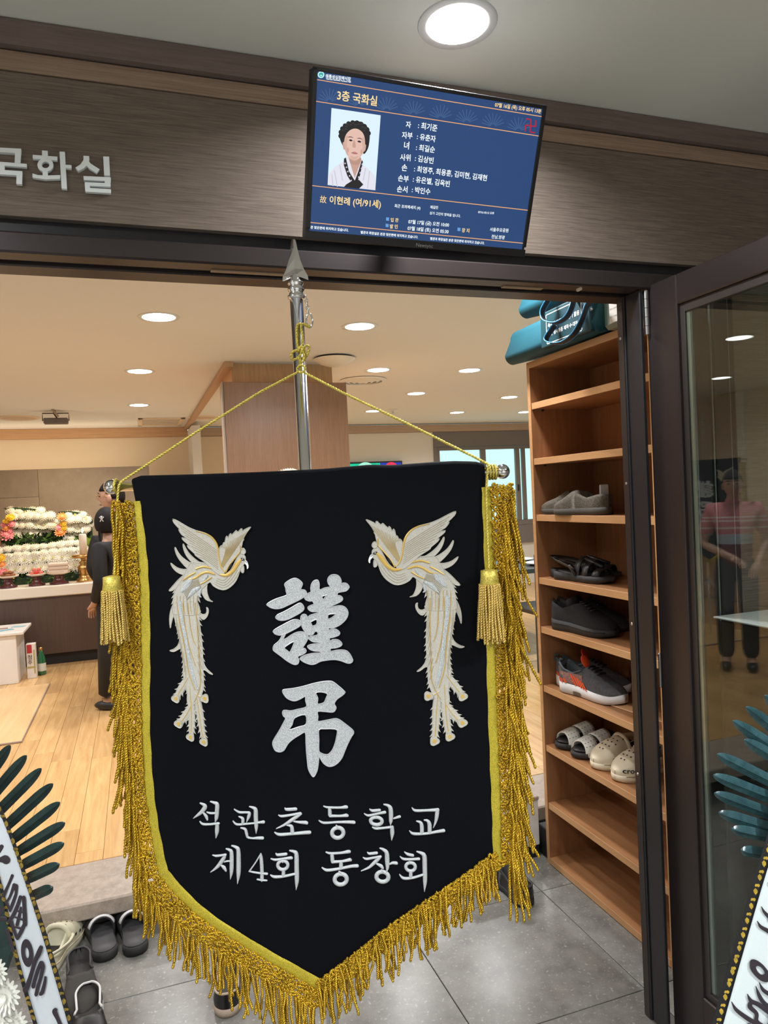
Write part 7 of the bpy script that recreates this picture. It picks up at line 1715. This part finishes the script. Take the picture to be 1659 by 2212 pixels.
# ------------------------------------------------------------------ people
def skin_mesh(name, P, E, R, sub=1, root=0):
    me = bpy.data.meshes.new(name); me.from_pydata(P, E, []); ob = bpy.data.objects.new(name, me); COL.objects.link(ob)
    md = ob.modifiers.new('skin', 'SKIN'); md.use_smooth_shade = True
    for i, r in enumerate(R):
        me.skin_vertices[0].data[i].radius = (r, r) if not isinstance(r, tuple) else r
        me.skin_vertices[0].data[i].use_root = (i == root)
    if sub: s = ob.modifiers.new('sub', 'SUBSURF'); s.levels = sub; s.render_levels = sub
    dg = bpy.context.evaluated_depsgraph_get(); out = bpy.data.meshes.new_from_object(ob.evaluated_get(dg))
    vs = [v.co.copy() for v in out.vertices]; fs = [tuple(p.vertices) for p in out.polygons]
    bpy.data.objects.remove(ob); bpy.data.meshes.remove(me); bpy.data.meshes.remove(out); return vs, fs
m_skin = mat('skin', (.52, .30, .21), .55, var=.06, vscale=20); m_hair = mat('black_hair', (.012, .010, .010), .7, bump=.5, bscale=500, spec=.2)
m_suit = mat('black_suit', (.006, .0058, .0065), .75, bump=.3, bscale=400); m_shirt = mat('white_shirt', (.7, .7, .72), .7); m_eye = mat('dark_eye', (.015, .01, .01), .3); m_lip = mat('lips', (.38, .15, .13), .5)
def head_geo(b, c, T, s=1.0, mi=0):
    """egg-shaped head with jaw, nose, brow, ears and neck stub; local face direction -Y"""
    n, m = 28, 20; vs = []; fs = []
    def shape(v):
        x, y, z = v; X = x*.075; Y = y*.095; Z = z*.118
        if z < 0: X *= 1-.34*(-z)**1.6; Y *= 1-.20*(-z)**1.5 if y < 0 else 1-.30*(-z)**1.2
        if y < -.2:
            Y *= .95
            d = math.exp(-((x/.17)**2))
            Y -= .020*d*math.exp(-((z+.12)/.20)**2)*(1 if z < .12 else .5)            # nose
            Y += .007*(math.exp(-(((abs(x)-.40)/.20)**2))*math.exp(-((z-.06)/.12)**2))      # eye hollows
            Y -= .004*math.exp(-((z-.25)/.10)**2)                                             # brow
            Y -= .006*math.exp(-((x/.30)**2))*math.exp(-((z+.52)/.10)**2)                    # lips
            Y -= .006*math.exp(-((x/.25)**2))*math.exp(-((z+.88)/.14)**2)                    # chin
        return Vector((X, Y, Z))
    bb = MB(); bb.ball((0, 0, 0), 1.0, n, m); V = [T @ (shape(v)*s) for v in bb.v]; b.add(V, bb.f, mi)
    for sg in (-1, 1):
        e = MB(); e.ball((0, 0, 0), 1.0, 10, 8); b.add([T @ (Vector((sg*.077+v[0]*.010, .010+v[1]*.020, -.012+v[2]*.032))*s) for v in e.v], e.f, mi)
def person(label, at, rz, h=1.6, hair='short', skirt=False, suit=m_suit, legm=None, arms=None, cat='person', head_turn=0.0, glasses=False, clip=False, collar=None, short_sleeves=False, shoes=m_blk, z0=FL):
    k = h/1.70
    r = thing('person', label, cat, (0, 0, 0))
    J = lambda *p: tuple(q*k for q in p)
    arms = arms or {}
    shp = {s: (s*.180, .0, 1.375) for s in (-1, 1)}
    el = {s: arms.get(('e', s), (s*.235, .02, 1.10)) for s in (-1, 1)}; wr = {s: arms.get(('w', s), (s*.10, -.20, .95)) for s in (-1, 1)}
    # body skeleton: pelvis, spine, neck, arms with hands and fingers, legs
    P = [J(0, 0, .93), J(0, 0, 1.10), J(0, 0, 1.28), J(0, .005, 1.42), J(0, -.005, 1.49), J(0, -.015, 1.56)]; R = [.105, .10, .11, .060, .052, .050]; E = [(0, 1), (1, 2), (2, 3), (3, 4), (4, 5)]
    for s in (-1, 1):
        i = len(P); P += [J(*shp[s]), J(*el[s]), J(*wr[s])]; R += [.052, .040, .027]; E += [(2, i), (i, i+1), (i+1, i+2)]
        f = (Vector(wr[s])-Vector(el[s])).normalized(); sd = f.cross(Vector((0, 0, 1))); sd = sd.normalized() if sd.length > .1 else Vector((1, 0, 0)); up_ = sd.cross(f)
        w = Vector(wr[s]); pm_ = w+f*.055; j = len(P); P.append(J(*pm_)); R.append(.030); E.append((i+2, j))
        for q, (off, ln, rr) in enumerate(((-.030, .060, .0085), (-.010, .072, .009), (.010, .068, .0088), (.028, .052, .008))):
            a = pm_+f*.030+sd*off; c1 = a+f*ln*.5-up_*.010; c2 = c1+f*ln*.35-up_*.026; jj = len(P); P += [J(*a), J(*c1), J(*c2)]; R += [.011, rr, rr*.85]; E += [(j, jj), (jj, jj+1), (jj+1, jj+2)]
        a = w+f*.030+sd*(-.034*s); c1 = a+f*.035+sd*(-.014*s); jj = len(P); P += [J(*a), J(*c1)]; R += [.013, .009]; E += [(i+2, jj), (jj, jj+1)]
        i = len(P); P += [J(s*.090, 0, .88), J(s*.095, -.01, .49), J(s*.095, .02, .09), J(s*.10, -.10, .045)]; R += [.080, .055, .040, .034]; E += [(0, i), (i, i+1), (i+1, i+2), (i+2, i+3)]
    R = [q*k for q in R]
    TR = Matrix.Translation((at[0], at[1], z0)) @ Matrix.Rotation(rz, 4, 'Z')
    vs, fs = skin_mesh('b', P, E, R, 1); b = MB(); b.add([TR @ v for v in vs], fs, 0)
    hc = Vector(J(0, -.025, 1.585)); TH = TR @ Matrix.Translation(hc) @ Matrix.Rotation(head_turn, 4, 'Z'); head_geo(b, hc, TH, k)
    b.build('body', m_skin, r, True)
    def loc(v): return TH @ (Vector(v)*k)
    b = MB()
    for s in (-1, 1): b.ball((0, 0, 0), 1, 10, 6, T=TH @ Matrix.Translation(Vector((s*.031, -.083, .008))*k) @ Matrix.Diagonal((.011*k, .006*k, .0055*k, 1)))
    b.build('eye', m_eye, r, True)
    b = MB(); b.tube([loc((-.022, -.090, -.060)), loc((0, -.097, -.058)), loc((.022, -.090, -.060))], .0042*k, 6); b.build('mouth', m_lip, r, True)
    b = MB()
    for s in (-1, 1): b.tube([loc((s*.018, -.094, .031)), loc((s*.034, -.092, .036)), loc((s*.052, -.080, .030))], .0034*k, 6)
    b.build('eyebrow', m_hair, r, True)
    # hair cap
    hb = MB(); n, m = 30, 18; bb = MB(); bb.ball((0, 0, 0), 1.0, n, m); keep = []; V = []
    for v in bb.v:
        x, y, z = v
        V.append(Vector((x*.083, .004+y*.104, .006+z*.128)) if hair != 'long' else Vector((x*.098, .008+y*.112, -.002+z*.136)))
    def hk(v):
        x, y, z = v
        if hair == 'long': return z > (-.42-.45*max(0, y) if y > -.35 else .42)
        lim = .42 if y < -.45 else (.10 if y < .0 else -.10-.42*max(0, y))
        if hair == 'fringe': lim = .30 if y < -.4 else (.02 if y < .05 else -.10-.5*max(0, y))
        return z > lim
    fs = [f for f in bb.f if all(hk(bb.v[i]) for i in f)]
    hb.add([TH @ (v*k) for v in V], fs); o = hb.build('hair', m_hair, r, True); sm = o.modifiers.new('s', 'SOLIDIFY'); sm.thickness = .012*k; sm.offset = -1
    if hair == 'bun':
        b = MB(); b.ball((0, 0, 0), 1, 14, 10, T=TH @ Matrix.Translation(Vector((0, .095, -.055))*k) @ Matrix.Diagonal((.055*k, .040*k, .050*k, 1))); b.build('hair_bun', m_hair, r, True)
    # clothes
    P = [J(0, 0, .83), J(0, 0, 1.10), J(0, 0, 1.28), J(0, .008, 1.415)]; R = [.165, .138, .142, .078]; E = [(0, 1), (1, 2), (2, 3)]
    for s in (-1, 1):
        i = len(P); e = Vector(el[s]); w = Vector(wr[s])
        if short_sleeves: q = Vector(shp[s]).lerp(e, .80); P += [J(*shp[s]), J(*q)]; R += [.074, .066]; E += [(2, i), (i, i+1)]
        else: P += [J(*shp[s]), J(*e), J(*e.lerp(w, .90))]; R += [.072, .060, .048]; E += [(2, i), (i, i+1), (i+1, i+2)]
    vs, fs = skin_mesh('c', P, E, [q*k for q in R], 2); b = MB(); b.add([TR @ v for v in vs], fs); b.build('shirt' if short_sleeves else 'jacket', suit, r, True)
    legm = legm or suit; T2 = TR @ Matrix.Scale(k, 4)
    if skirt:
        b = MB(); b.lathe([(.118, 1.06), (.150, .94), (.165, .80), (.170, .55), (.185, .14)], 28, T2 @ Matrix.Diagonal((1, .82, 1, 1)), cap=True); b.build('skirt', legm, r, True)
    else:
        P = [J(0, 0, .97), J(0, 0, 1.04)]; R = [.140, .120]; E = [(0, 1)]
        for s in (-1, 1): i = len(P); P += [J(s*.088, 0, .84), J(s*.095, -.005, .49), J(s*.095, .015, .08)]; R += [.100, .078, .070]; E += [(0, i), (i, i+1), (i+1, i+2)]
        vs, fs = skin_mesh('t', P, E, [q*k for q in R], 2); b = MB(); b.add([TR @ v for v in vs], fs); b.build('trousers', legm, r, True)
    for s in (-1, 1):
        b = MB(); b.ball((0, 0, 0), 1, 14, 8, T=T2 @ Matrix.Translation((s*.10, -.045, .040)) @ Matrix.Diagonal((.047, .125, .042, 1))); b.build('sock', shoes, r, True)
    if collar:
        b = MB(); b.lathe([(.068, 1.425), (.062, 1.465)], 20, T2 @ Matrix.Translation((0, -.002, 0)), cap=False); o = b.build('collar', collar, r, True); m = o.modifiers.new('s', 'SOLIDIFY'); m.thickness = .006
    if glasses:
        b = MB()
        for s in (-1, 1):
            b.tube([loc((s*.033+.022*cos(a), -.100, .006+.019*sin(a))) for a in [2*pi*q/16 for q in range(16)]], .0016*k, 5, closed=True)
            b.tube([loc((s*.055, -.099, .010)), loc((s*.076, -.05, .010)), loc((s*.080, .012, .004))], .0015*k, 5)
        b.tube([loc((-.011, -.101, .010)), loc((.011, -.101, .010))], .0015*k, 5); b.build('glasses', m_brass, r, True)
    if clip:
        b = MB(); C = lambda x, z: loc((x*1.3+.040, .122-.3*abs(x), z))
        for s in (-1, 1): b.tube([C(0, .030), C(s*.012, .048), C(s*.004, .056), C(-s*.002, .038), C(s*.010, .010)], .0045*k, 6)
        b.build('hair_clip', m_shirt, r, True)
    return r
rt = radians
CL = {('e', -1): (-.235, .03, 1.10), ('e', 1): (.235, .03, 1.10), ('w', -1): (-.10, -.105, .91), ('w', 1): (.10, -.115, .90)}
pm_ = at_y(243, 1050, 5.62); person('man in a black suit and glasses standing in profile behind the woman', (pm_.x+.01, 5.62), rt(-108), 1.555, 'fringe', False, arms=CL, glasses=True, collar=m_shirt)
pw = at_y(219, 1105, 5.30); person('woman in black with a small white ribbon clip in her dark hair', (pw.x+.045, 5.30), rt(-118), 1.365, 'long', True, arms=CL, clip=True, head_turn=rt(-58))
pt = at_y(208, 1100, 6.15); person('dark haired person in black mostly hidden beyond the man', (pt.x+.125, 6.15), rt(-165), 1.38, 'short', False, arms=CL)
# visitor reflected in the open door, standing inside to the left of the doorway
m_polo = bpy.data.materials.new('striped_polo'); m_polo.use_nodes = True; nt = m_polo.node_tree; bs = nt.nodes['Principled BSDF']; tc = nt.nodes.new('ShaderNodeTexCoord'); sx = nt.nodes.new('ShaderNodeSeparateXYZ'); nt.links.new(tc.outputs['Object'], sx.inputs[0]); cr = nt.nodes.new('ShaderNodeValToRGB'); cr.color_ramp.interpolation = 'CONSTANT'
mr = nt.nodes.new('ShaderNodeMapRange'); mr.inputs[1].default_value = .9; mr.inputs[2].default_value = 1.6; nt.links.new(sx.outputs['Z'], mr.inputs[0]); nt.links.new(mr.outputs[0], cr.inputs[0])
el_ = cr.color_ramp.elements; el_[0].position = 0; el_[0].color = (.16, .035, .05, 1); el_[1].position = (1.0367-.9)/.7; el_[1].color = (.42, .50, .60, 1)
for z, c in ((1.1067, (.62, .22, .24)), (1.1418, (.72, .62, .62)), (1.1549, (.62, .22, .24)), (1.1943, (.72, .62, .62)), (1.2049, (.62, .22, .24)), (1.2180, (.72, .62, .62)), (1.2285, (.62, .22, .24))):
    e = el_.new((z-.9)/.7); e.color = (*c, 1)
nt.links.new(cr.outputs[0], bs.inputs['Base Color']); bs.inputs['Roughness'].default_value = .85
person('man in a pink striped polo shirt, seen mirrored in the door glass', (-1.37, 4.07), rt(45), 1.42, 'fringe', False, m_polo, mat('dark_trousers', (.03, .026, .032), .8), {('e', -1): (-.25, .02, 1.10), ('w', -1): (-.16, -.22, .93), ('e', 1): (.25, .0, 1.08), ('w', 1): (.02, -.26, .98)}, short_sleeves=True, collar=m_polo)

# second banner on its stand inside the room (mirrored in the door glass)
TB = Matrix.Translation((-2.25, 5.28, FL)) @ Matrix.Rotation(rt(61), 4, 'Z') @ Matrix.Translation(-px0)
s2 = thing('flag_stand', 'second chrome flag stand inside the room, mirrored in the door glass', 'flag stand', (-2.25, 5.28, FL))
b2 = thing('condolence_banner', 'second black condolence banner inside the room, mirrored in the door glass', 'banner', (-2.25, 5.28, 1.5))
def clone(src, dst, names):
    for ch in list(src.children):
        base = ch.name.split('.')[0]
        if base in names and ch.type == 'MESH':
            o = ch.copy(); COL.objects.link(o); o.parent = dst; o.matrix_parent_inverse = world_of(dst).inverted(); o.matrix_basis = TB @ Matrix.Translation(ch.location)
clone(stand, s2, ('pole', 'collar', 'spearhead', 'crossbar', 'end_ball', 'leg', 'leg_hub')); clone(ban, b2, ('cloth', 'embroidered_character', 'ribbon_trim', 'fringe_heading', 'embroidered_phoenix'))
